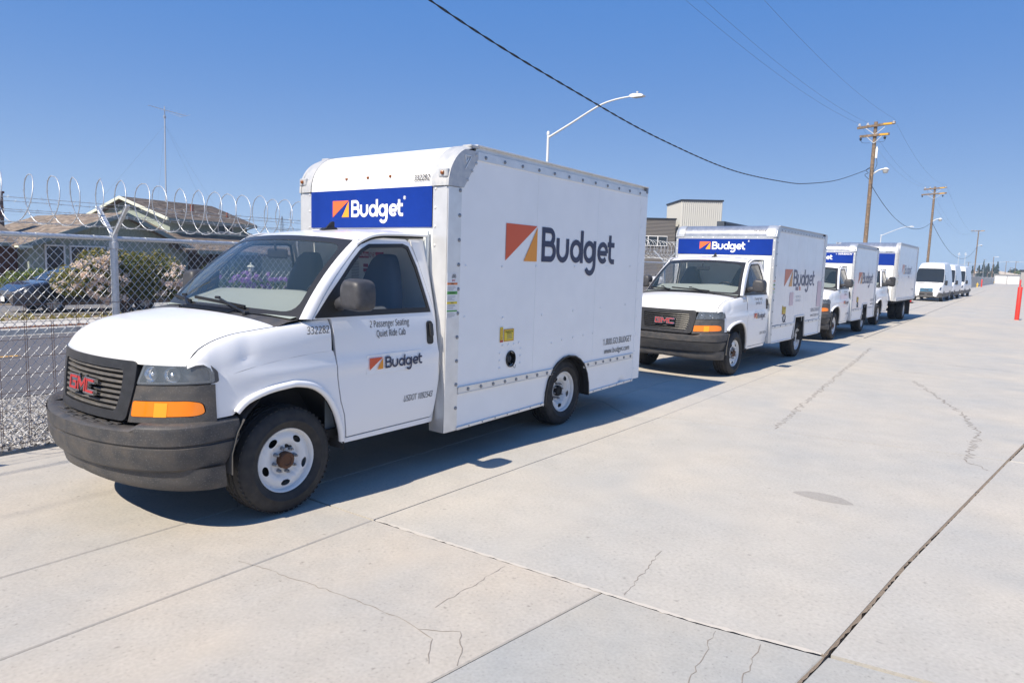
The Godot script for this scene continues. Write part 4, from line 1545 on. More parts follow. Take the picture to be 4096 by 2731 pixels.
func stickers(t: Node3D, z0: float, z1: float, y0: float, y1: float, x: float) -> void:
	var n := Node3D.new()
	n.name = "clearance_sticker"
	t.add_child(n, true)
	var w := absf(z1 - z0)
	var zc := (z0 + z1) * 0.5
	var h := y1 - y0
	var g := Geo.new()
	g.box(Vector3(x + 0.001, (y0 + y1) * 0.5, zc), Vector3(0.002, h, w))
	obj("backing", g, M.sticker_white, n)
	for b in [[0.765, 0.045, "sticker_orange", "WARNING"], [0.565, 0.065, "sticker_green", "EMERGENCY SERVICE"], [0.345, 0.05, "sticker_yellow", "CAUTION"], [0.165, 0.03, "sticker_green", ""]]:
		var q := Geo.new()
		q.box(Vector3(x + 0.003, y0 + h * b[0], zc), Vector3(0.002, h * b[1], w * 0.98))
		obj("band", q, M[b[2]], n)
		if b[3]:
			words(b[3], h * 0.018, M.ink_black, n, on_side(zc, y0 + h * b[0], 1.0, x + 0.005), 0.75, true)
	words("VERTICAL", h * 0.022, M.ink_black, n, on_side(zc - w * 0.15, y0 + h * 0.965, 1.0, x + 0.003), 0.8, true)
	words("CLEARANCE", h * 0.022, M.ink_black, n, on_side(zc - w * 0.15, y0 + h * 0.935, 1.0, x + 0.003), 0.8, true)
	words("REQUIREMENT", h * 0.022, M.ink_black, n, on_side(zc - w * 0.15, y0 + h * 0.905, 1.0, x + 0.003), 0.7, true)
	words("10'6\"", h * 0.045, M.sticker_red, n, on_side(zc - w * 0.12, y0 + h * 0.835, 1.0, x + 0.003), 0.8, true)
	var ln := Geo.new()
	for i in 26:
		var yy := y0 + h * (0.03 + 0.027 * i)
		if absf(yy - (y0 + h * 0.565)) < h * 0.05 or absf(yy - (y0 + h * 0.345)) < h * 0.04 or absf(yy - (y0 + h * 0.165)) < h * 0.03:
			continue
		var k := 0.5 + 0.4 * absf(sin(i * 2.3))
		ln.box(Vector3(x + 0.0025, yy, zc + w * (0.45 - 0.45 * k)), Vector3(0.001, h * 0.006, w * 0.85 * k))
	obj("small_print", ln, M.ink_grey, n)


func yellow_labels(t: Node3D, z: float, y: float, x: float, k := 1.0) -> void:
	var n := Node3D.new()
	n.name = "fuel_label"
	t.add_child(n, true)
	var g := Geo.new()
	g.box(Vector3(x + 0.001, y + 0.01, z - 0.025), Vector3(0.002, 0.14 * k, 0.045))
	g.box(Vector3(x + 0.001, y, z - 0.14), Vector3(0.002, 0.115 * k, 0.155))
	obj("label_panel", g, M.sticker_yellow, n)
	var st := Geo.new()
	for i in 13:
		for e in [0.052, -0.052]:
			st.box(Vector3(x + 0.0025, y + e * k, z - 0.067 - i * 0.0122), Vector3(0.001, 0.008, 0.006))
	for i in 8:
		for e in [-0.066, -0.214]:
			st.box(Vector3(x + 0.0025, y + (0.045 - i * 0.0125) * k, z + e), Vector3(0.001, 0.007, 0.006))
		for e in [-0.006, -0.044]:
			st.box(Vector3(x + 0.0025, y + 0.01 + (0.05 - i * 0.014) * k, z + e), Vector3(0.001, 0.007, 0.005))
	st.box(Vector3(x + 0.0025, y - 0.052 * k, z - 0.025), Vector3(0.001, 0.018, 0.045))
	obj("warning_stripe", st, M.sticker_red, n)
	words("Unleaded Fuel Only", 0.013, M.ink_black, n, on_side(z - 0.14, y + 0.033 * k, 1.0, x + 0.004), 0.72, true)
	words("Fueling Instructions", 0.008, M.ink_black, n, on_side(z - 0.14, y + 0.018 * k, 1.0, x + 0.004), 0.7, true)
	for i in 8:
		words("GASOLINE"[i], 0.011, M.sticker_red, n, on_side(z - 0.025, y + 0.07 - 0.0155 * i, 1.0, x + 0.004), 0.9, true)
	var ln := Geo.new()
	for i in 4:
		ln.box(Vector3(x + 0.0025, y + (0.004 - i * 0.012) * k, z - 0.15), Vector3(0.001, 0.004, 0.08 + 0.02 * sin(i * 3.0)))
	obj("small_print", ln, M.ink_grey, n)


func filler(t: Node3D, z: float, y: float, x: float) -> void:
	var g := Geo.new()
	var ax := Transform3D(Basis(Vector3(0, 1, 0), Vector3(1, 0, 0), Vector3(0, 0, -1)).scaled_local(Vector3(1.05, 1, 1)), Vector3(x, y, z))
	g.lathe(PackedVector2Array([Vector2(0.076, 0.0), Vector2(0.074, 0.008), Vector2(0.066, 0.008), Vector2(0.062, -0.05), Vector2(0.0, -0.055)]), ax, 24)
	var n := obj("fuel_filler", g, M.seal_black, t)
	var c := Geo.new()
	c.lathe(PackedVector2Array([Vector2(0.034, -0.05), Vector2(0.034, -0.02), Vector2(0.026, -0.012), Vector2(0.0, -0.012)]), ax, 16)
	c.box(Vector3(x - 0.012, y, z), Vector3(0.012, 0.05, 0.012), 0.003)
	c.tube(smooth_path(pts3([x, y - 0.02, z + 0.03, x + 0.012, y - 0.05, z, x + 0.014, y - 0.09, z - 0.05, x + 0.008, y - 0.06, z - 0.07])), 0.0025, 5)
	obj("fuel_cap", c, M.dash_dark, n)


func rear_closure(t: Node3D, w: float, y0: float, y1: float, z: float) -> void:
	var g := Geo.new()
	g.box(Vector3(0, (y0 + y1) * 0.5, z + 0.02), Vector3(w * 2 - 0.1, y1 - y0 - 0.1, 0.03))
	obj("rear_door", g, M.white_panel, t)
	var b := Geo.new()
	b.box(Vector3(0, y0 + 0.0, z - 0.10), Vector3(w * 2 - 0.2, 0.07, 0.16), 0.01)
	obj("rear_step", b, M.galvanised, t)


# the first truck's body: white rounded cap, cast corners, round wheel arches
func box_round(t: Node3D) -> void:
	var W := 0.97
	var Z0 := -1.46
	var Z1 := -5.18
	for s in [1.0, -1.0]:
		var out := Vector3(s, 0, 0)
		var fn := func(q: Vector2) -> Vector3:
			return Vector3(s * (W - 0.004 + 0.0012 * sin(q.x * 5.0 + 1.0) * sin(q.y * 3.0) - 0.03 * exp(-pow((q.x + 4.72) / 0.07, 2.0) - pow((q.y - 0.36) / 0.035, 2.0))), q.y, q.x)
		# three main sheets with seams, above the belt rail
		var arch := pts2([-3.0, 0.30, -3.012, 0.44, -3.05, 0.56, -3.13, 0.67, -3.22, 0.735, -3.33, 0.78, -3.45, 0.795, -3.57, 0.78, -3.68, 0.735, -3.77, 0.67, -3.845, 0.56, -3.885, 0.44, -3.90, 0.30])
		var round_hole := PackedVector2Array()
		for k in 20:
			round_hole.append(Vector2(-2.39 + 0.068 * cos(TAU * k / 20), 0.855 + 0.066 * sin(TAU * k / 20)))
		var seams := [-1.62, -2.765, -3.96, -5.0]
		for i in 3:
			var g := Geo.new()
			g.skin(pts2([seams[i] - 0.001, 0.66, seams[i + 1] + 0.001, 0.66, seams[i + 1] + 0.001, 2.66, seams[i] - 0.001, 2.66]), [arch] if i > 0 or s < 0 else [arch, round_hole], fn, 0.2, out, 0.012)
			obj("side_panel", g, M.white_panel, t)
		for e in [[-1.62, -3.05], [-3.85, -5.0]]:
			var g := Geo.new()
			var sk := pts2([e[0], 0.325, e[1], 0.335, e[1], 0.64, e[0], 0.64])
			if e[0] > -2.0:
				sk = pts2([-1.62, 0.325, -2.997, 0.335, -3.2, 0.64, -1.62, 0.64])
			else:
				sk = pts2([-3.903, 0.335, -5.0, 0.345, -5.0, 0.64, -3.7, 0.64])
			g.skin(sk, [arch], fn, 0.04 if e[0] < -2.0 else 0.2, out, 0.012)
			obj("skirt_panel", g, M.white_panel, t)
			var tr := Geo.new()
			var za: float = -1.62 if e[0] > -2.0 else -3.915
			var zb: float = -2.985 if e[0] > -2.0 else -5.0
			tr.bar(Vector3(s * (W + 0.0), 0.316 + 0.01 * float(za < -3.0), za), Vector3(s * (W + 0.0), 0.330 + 0.01 * float(za < -3.0), zb), 0.022, 0.030, Vector3.UP, 0.004)
			obj("bottom_trim", tr, M.alu, t)
			# belt rail
			var br := Geo.new()
			var zc: float = -1.63 if e[0] > -2.0 else -3.775
			var zd: float = -3.125 if e[0] > -2.0 else -4.985
			br.bar(Vector3(s * (W + 0.001), 0.648, zc), Vector3(s * (W + 0.001), 0.650, zd), 0.014, 0.052, Vector3.UP, 0.004)
			br.bar(Vector3(s * (W + 0.004), 0.676, zc), Vector3(s * (W + 0.004), 0.678, zd), 0.018, 0.007)
			br.bar(Vector3(s * (W + 0.004), 0.621, zc), Vector3(s * (W + 0.004), 0.623, zd), 0.018, 0.007)
			obj("belt_rail", br, M.alu, t)
		# arch flange
		var fl := Geo.new()
		var ap := PackedVector3Array()
		for q in arch:
			ap.append(Vector3(s * (W + 0.004), q.y, q.x))
		fl.sweep(ap, PackedVector2Array([Vector2(0.0, 0.013), Vector2(0.012, 0.013), Vector2(0.012, -0.05), Vector2(0.0, -0.05)]) if s > 0 else PackedVector2Array([Vector2(0.0, 0.013), Vector2(0.012, 0.013), Vector2(0.012, -0.05), Vector2(0.0, -0.05)]), out, true)
		obj("arch_flange", fl, M.seal_black, t)
		var well := []
		for q in arch:
			well.append(PackedVector3Array([Vector3(s * 0.45, q.y, q.x), Vector3(s * (W - 0.01), q.y, q.x)]))
		var wg := Geo.new()
		wg.patch(well, Vector3(s * 0.7, 0.3, -3.45), true)
		wg.quad(Vector3(s * 0.46, 0.25, -2.95), Vector3(s * 0.46, 0.8, -2.95), Vector3(s * 0.46, 0.8, -3.95), Vector3(s * 0.46, 0.25, -3.95), out)
		obj("wheel_well", wg, M.under_black, t)
		# front post (angle section), rear post
		var po := Geo.new()
		po.box(Vector3(s * (W - 0.008), 1.335, -1.545), Vector3(0.016, 2.07, 0.17), 0.004)
		po.box(Vector3(s * (W - 0.089), 1.335, -1.468), Vector3(0.172, 2.07, 0.016), 0.004)
		obj("front_post", po, M.alu, t)
		var rp := Geo.new()
		rp.box(Vector3(s * (W - 0.028), 1.51, -5.09), Vector3(0.06, 2.33, 0.19), 0.006)
		obj("rear_post", rp, M.white_panel, t)
		# top rail with its upper lip
		var ra := Geo.new()
		ra.box(Vector3(s * (W - 0.003), 2.655, -3.49), Vector3(0.014, 0.075, 3.36), 0.003)
		ra.box(Vector3(s * (W - 0.03), 2.71, -3.49), Vector3(0.02, 0.06, 3.34), 0.003)
		ra.box(Vector3(s * (W - 0.012), 2.742, -3.49), Vector3(0.05, 0.014, 3.37), 0.004)
		obj("top_rail", ra, M.alu, t)
		var bl := []
		for i in 12:
			bl.append(Vector3(s * (W + 0.004), 2.652, -1.93 - i * 0.275))
		for i in 10:
			bl.append(Vector3(s * W, 0.50 + i * 0.205, -1.605))
		for i in 8:
			bl.append(Vector3(s * (W + 0.008), 0.649, -1.76 - i * 0.18))
		for i in 7:
			bl.append(Vector3(s * (W + 0.008), 0.651, -3.86 - i * 0.175))
		stuff("rivets", bolts(bl, out, 0.017), M.steel_bolt, t)
		var sm := []
		for i in 10:
			sm.append(Vector3(s * (W + 0.002), 0.48 + i * 0.22, -5.03))
		for q in [[-1.70, 1.72], [-1.70, 1.28], [-2.22, 1.72], [-2.25, 1.25], [-2.9, 1.25], [-3.5, 1.27], [-4.1, 1.28], [-4.72, 1.30], [-2.77, 1.73], [-3.5, 1.74], [-4.2, 1.75], [-4.8, 1.76], [-3.1, 0.95], [-3.3, 0.97], [-3.52, 0.98], [-3.74, 0.99], [-3.95, 1.0], [-2.26, 0.99], [-2.35, 0.99], [-2.44, 0.99], [-2.52, 1.0], [-2.55, 0.94], [-2.55, 0.87], [-2.55, 0.80], [-2.22, 0.92], [-2.22, 0.85], [-2.22, 0.78]]:
			sm.append(Vector3(s * (W - 0.003), q[1], q[0]))
		stuff("rivets", bolts(sm, out, 0.012), M.white_panel, t)
		var dk := []
		for i in 7:
			dk.append(Vector3(s * (W + 0.011), 0.318 + 0.003 * i, -1.78 - i * 0.19))
		for i in 6:
			dk.append(Vector3(s * (W + 0.011), 0.329 + 0.002 * i, -4.0 - i * 0.19))
		stuff("rivets", bolts(dk, out, 0.008), M.steel_bolt, t)
		# cast corner of the cap
		var cc := Geo.new()
		var cfn := func(q: Vector2) -> Vector3:
			return Vector3(s * (W + 0.006), q.y, q.x)
		var side_outline := pts2([-1.44, 2.372, -1.645, 2.372, -1.825, 2.63, -1.825, 2.69, -1.68, 2.69])
		for i in 9:
			var a := PI * 0.5 * i / 8.0
			side_outline.append(Vector2(-1.80 + 0.345 * sin(a) - 0.0, 2.385 + 0.345 * cos(a)) if false else Vector2(-1.80 + 0.35 * sin(0.45 + a * 0.713), 2.372 + 0.35 * cos(0.45 + a * 0.713)))
		cc.skin(side_outline, [], cfn, 0.1, out, 0.03)
		var rows := []
		for i in 13:
			var a := PI * 0.5 * i / 12.0
			var row := PackedVector3Array()
			for k in 7:
				var b := PI * 0.5 * k / 6.0
				var xo := 0.845 + (0.131) * sin(b) if k > 0 else 0.79
				var ins := 0.03 * (1.0 - cos(b))
				row.append(Vector3(s * xo, 2.372 + (0.372 - ins) * sin(a), -1.815 + (0.372 - ins) * cos(a)))
			rows.append(row)
		cc.patch(rows, Vector3(s * 0.7, 2.3, -1.9), true)
		cc.box(Vector3(s * 0.93, 2.728, -1.78), Vector3(0.10, 0.022, 0.12), 0.006)
		var cn := obj("cast_corner", cc, M.cast_grey, t)
		var mk := Geo.new()
		mk.box(Vector3(s * 0.915, 2.475, -1.468), Vector3(0.10, 0.07, 0.05), 0.008)
		obj("marker_housing", mk, M.cast_grey, cn)
		var ml := Geo.new()
		ml.lathe(PackedVector2Array([Vector2(0.018, 0), Vector2(0.016, 0.012), Vector2(0.008, 0.018), Vector2(0, 0.02)]), Transform3D(Basis(Vector3(1, 0, 0), Vector3(0, 0, 1), Vector3(0, -1, 0)), Vector3(s * 0.915, 2.475, -1.442)), 10)
		obj("marker_lamp", ml, M.marker_amber, cn)
		# raised figure cast into the corner
		var fg := Geo.new()
		for st in [[-1.655, 2.64, -1.735, 2.64], [-1.735, 2.64, -1.655, 2.53], [-1.655, 2.64, -1.66, 2.585], [-1.69, 2.615, -1.665, 2.58]]:
			fg.bar(Vector3(s * (W + 0.007), st[1], st[0]), Vector3(s * (W + 0.007), st[3], st[2]), 0.008, 0.010, out)
		obj("cast_mark", fg, M.alu, cn)
		var cb := []
		for q in [[-1.80, 2.66], [-1.80, 2.59], [-1.745, 2.52], [-1.69, 2.44]]:
			cb.append(Vector3(s * (W + 0.006), q[1], q[0]))
		stuff("rivets", bolts(cb, out, 0.013), M.cast_grey, cn)
	# front wall, cap and roof
	var fw := Geo.new()
	fw.box(Vector3(0, 1.20, Z0 - 0.012), Vector3(1.72, 1.67, 0.012))
	obj("front_wall", fw, M.white_panel, t)
	var cap := Geo.new()
	var rows := []
	for i in 15:
		var a := PI * 0.5 * i / 14.0
		rows.append(PackedVector3Array([Vector3(-0.80, 2.385 + 0.355 * sin(a), -1.81 + 0.355 * cos(a)), Vector3(0.0, 2.385 + 0.355 * sin(a), -1.81 + 0.355 * cos(a)), Vector3(0.80, 2.385 + 0.355 * sin(a), -1.81 + 0.355 * cos(a))]))
	cap.patch(rows, Vector3(0, 2.2, -2.0), true)
	cap.box(Vector3(0, 2.382, -1.464), Vector3(1.6, 0.03, 0.018), 0.004)
	var cpn := obj("front_cap", cap, M.white_panel, t)
	for x in [-0.291, -0.003, 0.283]:
		var ml := Geo.new()
		ml.lathe(PackedVector2Array([Vector2(0.014, 0), Vector2(0.013, 0.012), Vector2(0.007, 0.018), Vector2(0, 0.02)]), Transform3D(Basis(Vector3(1, 0, 0), Vector3(0, 0.25, 0.97), Vector3(0, -0.97, 0.25)), Vector3(x, 2.475, -1.468)), 10)
		obj("marker_lamp", ml, M.marker_amber, cpn)
	var fb := []
	for i in 9:
		fb.append(Vector3(-0.76 + i * 0.19, 2.40, -1.455))
	stuff("rivets", bolts(fb, Vector3(0, 0, 1), 0.012), M.white_panel, cpn)
	var pb := []
	for i in 4:
		for s in [-1.0, 1.0]:
			pb.append(Vector3(s * 0.825, 2.35 - i * 0.155, -1.459))
	stuff("rivets", bolts(pb, Vector3(0, 0, 1), 0.012), M.alu, t)
	words("332282", 0.05, M.ink_black, cpn, Transform3D(Basis(Vector3(1, 0, 0), Vector3(0, 0.985, -0.17), Vector3(0, 0.17, 0.985)), Vector3(0.678, 2.445, -1.449)), 0.8, true)
	var rf := Geo.new()
	rf.box(Vector3(0, 2.735, -3.49), Vector3(1.88, 0.012, 3.38))
	obj("roof_panel", rf, M.white_panel, t)
	var fl := Geo.new()
	fl.box(Vector3(0, 0.84, -3.3), Vector3(1.86, 0.04, 3.6))
	fl.box(Vector3(0, 0.36, -2.2), Vector3(1.86, 0.03, 1.4))
	fl.box(Vector3(0, 0.38, -4.5), Vector3(1.86, 0.03, 1.1))
	fl.box(Vector3(0, 0.42, -2.3), Vector3(0.8, 0.16, 5.4))
	obj("floor_frame", fl, M.under_black, t)
	var eg := Geo.new()
	eg.box(Vector3(0.955, 2.70, -5.15), Vector3(0.05, 0.07, 0.05), 0.004)
	eg.box(Vector3(-0.955, 2.70, -5.15), Vector3(0.05, 0.07, 0.05), 0.004)
	obj("rail_end", eg, M.steel_bolt, t)
	rear_closure(t, W, 0.36, 2.72, Z1)
	front_sign(t, 2.035, 2.375, Z0, true, 0.794, 0.44, 2.206)
	logo(t, on_side(-2.26, 1.78, 1.0, W + 0.0008), M.ink_navy, M.brand_red, M.brand_orange)
	words("1.800.GO.BUDGET", 0.072, M.ink_black, t, on_side(-4.56, 0.875, 1.0, W + 0.001), 0.88)
	words("www.budget.com", 0.058, M.ink_black, t, on_side(-4.56, 0.765, 1.0, W + 0.001), 1.02)
	stickers(t, -1.462, -1.592, 1.28, 1.66, W + 0.001)
	yellow_labels(t, -2.21, 1.085, W)
	filler(t, -2.39, 0.855, W)


# the later bodies: silver roll cap, squared wheel cut-outs
func box_square(t: Node3D, o: Dictionary) -> void:
	var W := 0.965
	var Z0 := -1.42
	var Z1: float = o.get("rear", -4.9)
	var y0: float = o.get("skirt", 0.44)
	var yt := 2.58
	for s in [1.0, -1.0]:
		var out := Vector3(s, 0, 0)
		var fn := func(q: Vector2) -> Vector3:
			return Vector3(s * (W - 0.004 + 0.0025 * sin(q.x * 5.2) * sin(q.y * 2.0 + q.x)), q.y, q.x)
		var cut := pts2([-2.82, 0.0, -2.95, 0.865, -3.585, 0.865, -3.72, 0.0])
		var n := 5
		for i in n:
			var za := lerpf(-1.56, Z1 + 0.16, float(i) / n) - 0.001
			var zb := lerpf(-1.56, Z1 + 0.16, float(i + 1) / n) + 0.001
			var g := Geo.new()
			g.skin(pts2([za, 0.76, zb, 0.76, zb, 2.50, za, 2.50]), [cut], fn, 0.25, out, 0.012)
			obj("side_panel", g, M.bright_panel, t)
		for e in [[-1.56, -2.80], [-3.74, Z1 + 0.16]]:
			var g := Geo.new()
			var kz0: float = e[0]
			var kz1: float = e[1]
			g.skin(pts2([kz0, y0, kz1, y0, kz1 - (0.12 if kz1 > -3 else 0.0), 0.72, kz0 + (0.12 if kz0 < -3 else 0.0), 0.72]), [cut], fn, 0.3, out, 0.012)
			obj("skirt_panel", g, M.white_panel, t)
			var br := Geo.new()
			br.bar(Vector3(s * W, 0.725, kz0 + (0.12 if kz0 < -3 else 0.0)), Vector3(s * W, 0.735, kz1 - (0.12 if kz1 > -3 else 0.0)), 0.016, 0.05, Vector3.UP, 0.004)
			obj("belt_rail", br, M.alu, t)
			var tr := Geo.new()
			tr.bar(Vector3(s * W, y0, kz0), Vector3(s * W, y0, kz1), 0.02, 0.025, Vector3.UP, 0.004)
			obj("bottom_trim", tr, M.alu, t)
		var ct := Geo.new()
		ct.bar(Vector3(s * (W + 0.002), y0, -2.885), Vector3(s * (W + 0.002), 0.87, -2.95), 0.02, 0.03)
		ct.bar(Vector3(s * (W + 0.002), 0.87, -2.94), Vector3(s * (W + 0.002), 0.87, -3.60), 0.02, 0.03)
		ct.bar(Vector3(s * (W + 0.002), 0.87, -3.585), Vector3(s * (W + 0.002), y0, -3.655), 0.02, 0.03)
		obj("cutout_trim", ct, M.alu, t)
		var wg := Geo.new()
		wg.quad(Vector3(s * 0.5, 0.35, -2.8), Vector3(s * 0.5, 0.87, -2.8), Vector3(s * 0.5, 0.87, -3.75), Vector3(s * 0.5, 0.35, -3.75), out)
		wg.quad(Vector3(s * 0.5, 0.868, -2.8), Vector3(s * (W - 0.02), 0.868, -2.8), Vector3(s * (W - 0.02), 0.868, -3.75), Vector3(s * 0.5, 0.868, -3.75), Vector3.DOWN)
		wg.quad(Vector3(s * 0.5, 0.868, -3.67), Vector3(s * (W - 0.02), 0.868, -3.67), Vector3(s * (W - 0.02), 0.35, -3.67), Vector3(s * 0.5, 0.35, -3.67), Vector3(0, 0, 1))
		obj("wheel_well", wg, M.wheel_well, t)
		var po := Geo.new()
		po.box(Vector3(s * (W - 0.006), 1.40, -1.49), Vector3(0.014, 1.92, 0.13), 0.004)
		po.box(Vector3(s * (W - 0.032), 1.40, -1.424), Vector3(0.066, 1.92, 0.014), 0.004)
		obj("front_post", po, M.galvanised, t)
		var rp := Geo.new()
		rp.box(Vector3(s * (W - 0.02), (y0 + yt) * 0.5, Z1 + 0.08), Vector3(0.06, yt - y0, 0.16), 0.006)
		obj("rear_post", rp, M.alu, t)
		var ra := Geo.new()
		ra.box(Vector3(s * (W + 0.002), 2.505, (Z0 + Z1) * 0.5 - 0.05), Vector3(0.014, 0.06, Z0 - Z1 - 0.30), 0.003)
		ra.box(Vector3(s * (W - 0.02), 2.55, (Z0 + Z1) * 0.5 - 0.05), Vector3(0.016, 0.05, Z0 - Z1 - 0.30), 0.003)
		ra.box(Vector3(s * (W - 0.01), 2.582, (Z0 + Z1) * 0.5 - 0.05), Vector3(0.04, 0.012, Z0 - Z1 - 0.28), 0.003)
		obj("top_rail", ra, M.galvanised, t)
		var re := Geo.new()
		re.box(Vector3(s * (W - 0.02), 2.545, Z1 + 0.22), Vector3(0.05, 0.055, 0.12), 0.004)
		obj("rail_end", re, M.under_black, t)
		var bl := []
		for i in 16:
			bl.append(Vector3(s * (W + 0.009), 2.505, lerpf(-1.7, Z1 + 0.25, i / 15.0)))
		for i in 9:
			bl.append(Vector3(s * (W + 0.001), 0.6 + i * 0.21, -1.53))
			bl.append(Vector3(s * (W + 0.008), 0.6 + i * 0.21, Z1 + 0.12))
		for i in 4:
			bl.append(Vector3(s * (W + 0.008), 0.73, -1.7 - i * 0.33))
			bl.append(Vector3(s * (W + 0.008), 0.735, -3.9 - i * 0.3))
		stuff("rivets", bolts(bl, out, 0.014), M.steel_bolt, t)
		# galvanised corner of the cap
		var rows := []
		for i in 11:
			var a := PI * 0.5 * i / 10.0
			var row := PackedVector3Array()
			for k in 6:
				var b := PI * 0.5 * k / 5.0
				var xo := 0.79 if k == 0 else 0.86 + 0.109 * sin(b)
				var ins := 0.035 * (1.0 - cos(b))
				row.append(Vector3(s * xo, 2.385 + (0.208 - ins) * sin(a), -1.61 + (0.208 - ins) * cos(a)))
			rows.append(row)
		var cc := Geo.new()
		cc.patch(rows, Vector3(s * 0.7, 2.3, -1.75), true)
		cc.prism(pts2([-1.41, 2.37, -1.56, 2.37, -1.62, 2.45, -1.62, 2.585, -1.53, 2.56, -1.45, 2.49]), Transform3D(Basis(Vector3(0, 0, 1), Vector3(0, 1, 0), Vector3(s, 0, 0)), Vector3(s * (W + 0.002), 0, 0)), 0.006)
		cc.box(Vector3(s * 0.885, 2.378, -1.414), Vector3(0.18, 0.03, 0.03), 0.008)
		obj("cap_corner", cc, M.galvanised, t)
	var fw := Geo.new()
	fw.box(Vector3(0, 1.25, Z0 - 0.012), Vector3(1.86, 1.58, 0.012))
	obj("front_wall", fw, M.white_panel, t)
	var rows := []
	for i in 13:
		var a := PI * 0.5 * i / 12.0
		rows.append(PackedVector3Array([Vector3(-0.80, 2.385 + 0.2 * sin(a), -1.615 + 0.2 * cos(a)), Vector3(0.80, 2.385 + 0.2 * sin(a), -1.615 + 0.2 * cos(a))]))
	var cap := Geo.new()
	cap.patch(rows, Vector3(0, 2.2, -1.8), true)
	var cn := obj("front_cap", cap, M.silver, t)
	var st := Geo.new()
	st.box(Vector3(0, 2.36, Z0 + 0.002), Vector3(1.84, 0.05, 0.014), 0.003)
	obj("cap_strip", st, M.galvanised, cn)
	var fb := []
	for i in 9:
		fb.append(Vector3(-0.84 + i * 0.21, 2.36, Z0 + 0.010))
	for i in 4:
		for s in [-1.0, 1.0]:
			fb.append(Vector3(s * 0.94, 2.30 - i * 0.16, Z0 + 0.004))
	stuff("rivets", bolts(fb, Vector3(0, 0, 1), 0.012), M.alu, cn)
	words(o.number, 0.052, M.ink_black, cn, Transform3D(Basis(Vector3(1, 0, 0), Vector3(0, 0.88, -0.47), Vector3(0, 0.47, 0.88)), Vector3(0.66, 2.475, -1.432)), 1.0, false, "lettering", 0.15)
	var rf := Geo.new()
	rf.box(Vector3(0, 2.578, (Z0 + Z1) * 0.5 - 0.08), Vector3(1.88, 0.012, Z0 - Z1 - 0.22))
	obj("roof_panel", rf, M.white_panel, t)
	var fl := Geo.new()
	fl.box(Vector3(0, 0.90, (Z0 + Z1) * 0.5), Vector3(1.86, 0.04, Z0 - Z1 - 0.1))
	fl.box(Vector3(0, 0.50, -2.3), Vector3(0.8, 0.16, 5.2))
	fl.tube(pts3([0.55, 0.40, -2.0, 0.55, 0.38, -3.6, 0.60, 0.36, -4.6]), 0.04, 8)
	obj("floor_frame", fl, M.under_black, t)
	rear_closure(t, W, 0.45, 2.55, Z1)
	front_sign(t, 2.045, 2.338, Z0, true, 0.915, 0.42 if not o.get("maker", false) else 0.40, 2.215)
	if o.get("maker", false):
		words("WABASH", 0.05, M.ink_white, t, Transform3D(Basis(), Vector3(0.70, 2.30, Z0 + 0.010)), 1.25, true, "lettering", 0.2)
	var bs := 0.97
	logo(t, on_side(-2.10, 1.475, bs, W + 0.0015), M.ink_navy_faded if o.get("faded", false) else M.ink_navy_faded, M.brand_red_faded, M.brand_orange_faded, 0.045)
	words("1.800.GO.BUDGET", 0.072, M.ink_navy_faded, t, on_side(-4.38, 0.965, 1.0, W + 0.001), 0.88)
	words("www.budget.com", 0.058, M.ink_grey, t, on_side(-4.38, 0.855, 1.0, W + 0.001), 1.02)
	stickers(t, -1.44, -1.55, 1.32, 1.66, W + 0.002)
	yellow_labels(t, -2.09, 1.02, W, 1.2)
	filler(t, -2.24, 0.87, W)


func cab_marks(t: Node3D, number: String, seats: String, faint: bool) -> void:
	var ink: Material = M.ink_grey if faint else M.ink_black
	var f := func(z: float, y: float) -> Transform3D:
		var nx := Vector3(1, 0.09 if y > 1.1 else -0.03, 0).normalized()
		return Transform3D(Basis(Vector3(0, 0, -1), nx.cross(Vector3(0, 0, -1)), nx), Vector3(side_x(y, z) + 0.003, y, z))
	words(number, 0.052, ink, t, f.call(-0.21, 1.256), 0.8)
	words(seats + " Passenger Seating", 0.05, ink, t, f.call(-0.885, 1.27), 0.66)
	words("Quiet Ride Cab", 0.05, ink, t, f.call(-0.895, 1.195), 0.66)
	words("USDOT 1092543", 0.05, ink, t, f.call(-1.20, 0.655), 0.66, false, "lettering", 0.2)
	var dk := Geo.new()
	dk.quad(Vector3(side_x(1.03, -0.64) + 0.0035, 1.04, -0.635), Vector3(side_x(1.04, -0.64) + 0.0035, 1.04, -1.215), Vector3(side_x(0.9, -0.64) + 0.0035, 0.895, -1.215), Vector3(side_x(0.9, -0.64) + 0.0035, 0.895, -0.635), Vector3(1, 0, 0))
	obj("logo_backing", dk, M.white_panel, t)
	logo(t, Transform3D(Basis(Vector3(0, 0, -1) * 0.265, Vector3(0, 0.265, 0), Vector3(1, 0, 0)), Vector3(side_x(0.985, -0.8) + 0.006, 0.928, -0.655)), M.ink_navy, M.brand_red, M.brand_orange)


func truck(o: Dictionary) -> Node3D:
	var t := thing("box_truck", o.label, "box truck", o.at, o.turn, "rental trucks parked in a row")
	cab(t, o)
	cab_marks(t, o.number, o.seats, o.get("faint", false))
	if o.get("round", false):
		box_round(t)
		poster(t)
	else:
		box_square(t, o)
	for s in [1.0, -1.0]:
		tyre_parts(t, Vector3(s * 0.862, 0.372, 0.02), s, 0.0, M.rust, false)
		tyre_parts(t, Vector3(s * 0.862, 0.372, -3.53), s, 0.0, M.under_black, true)
	return t


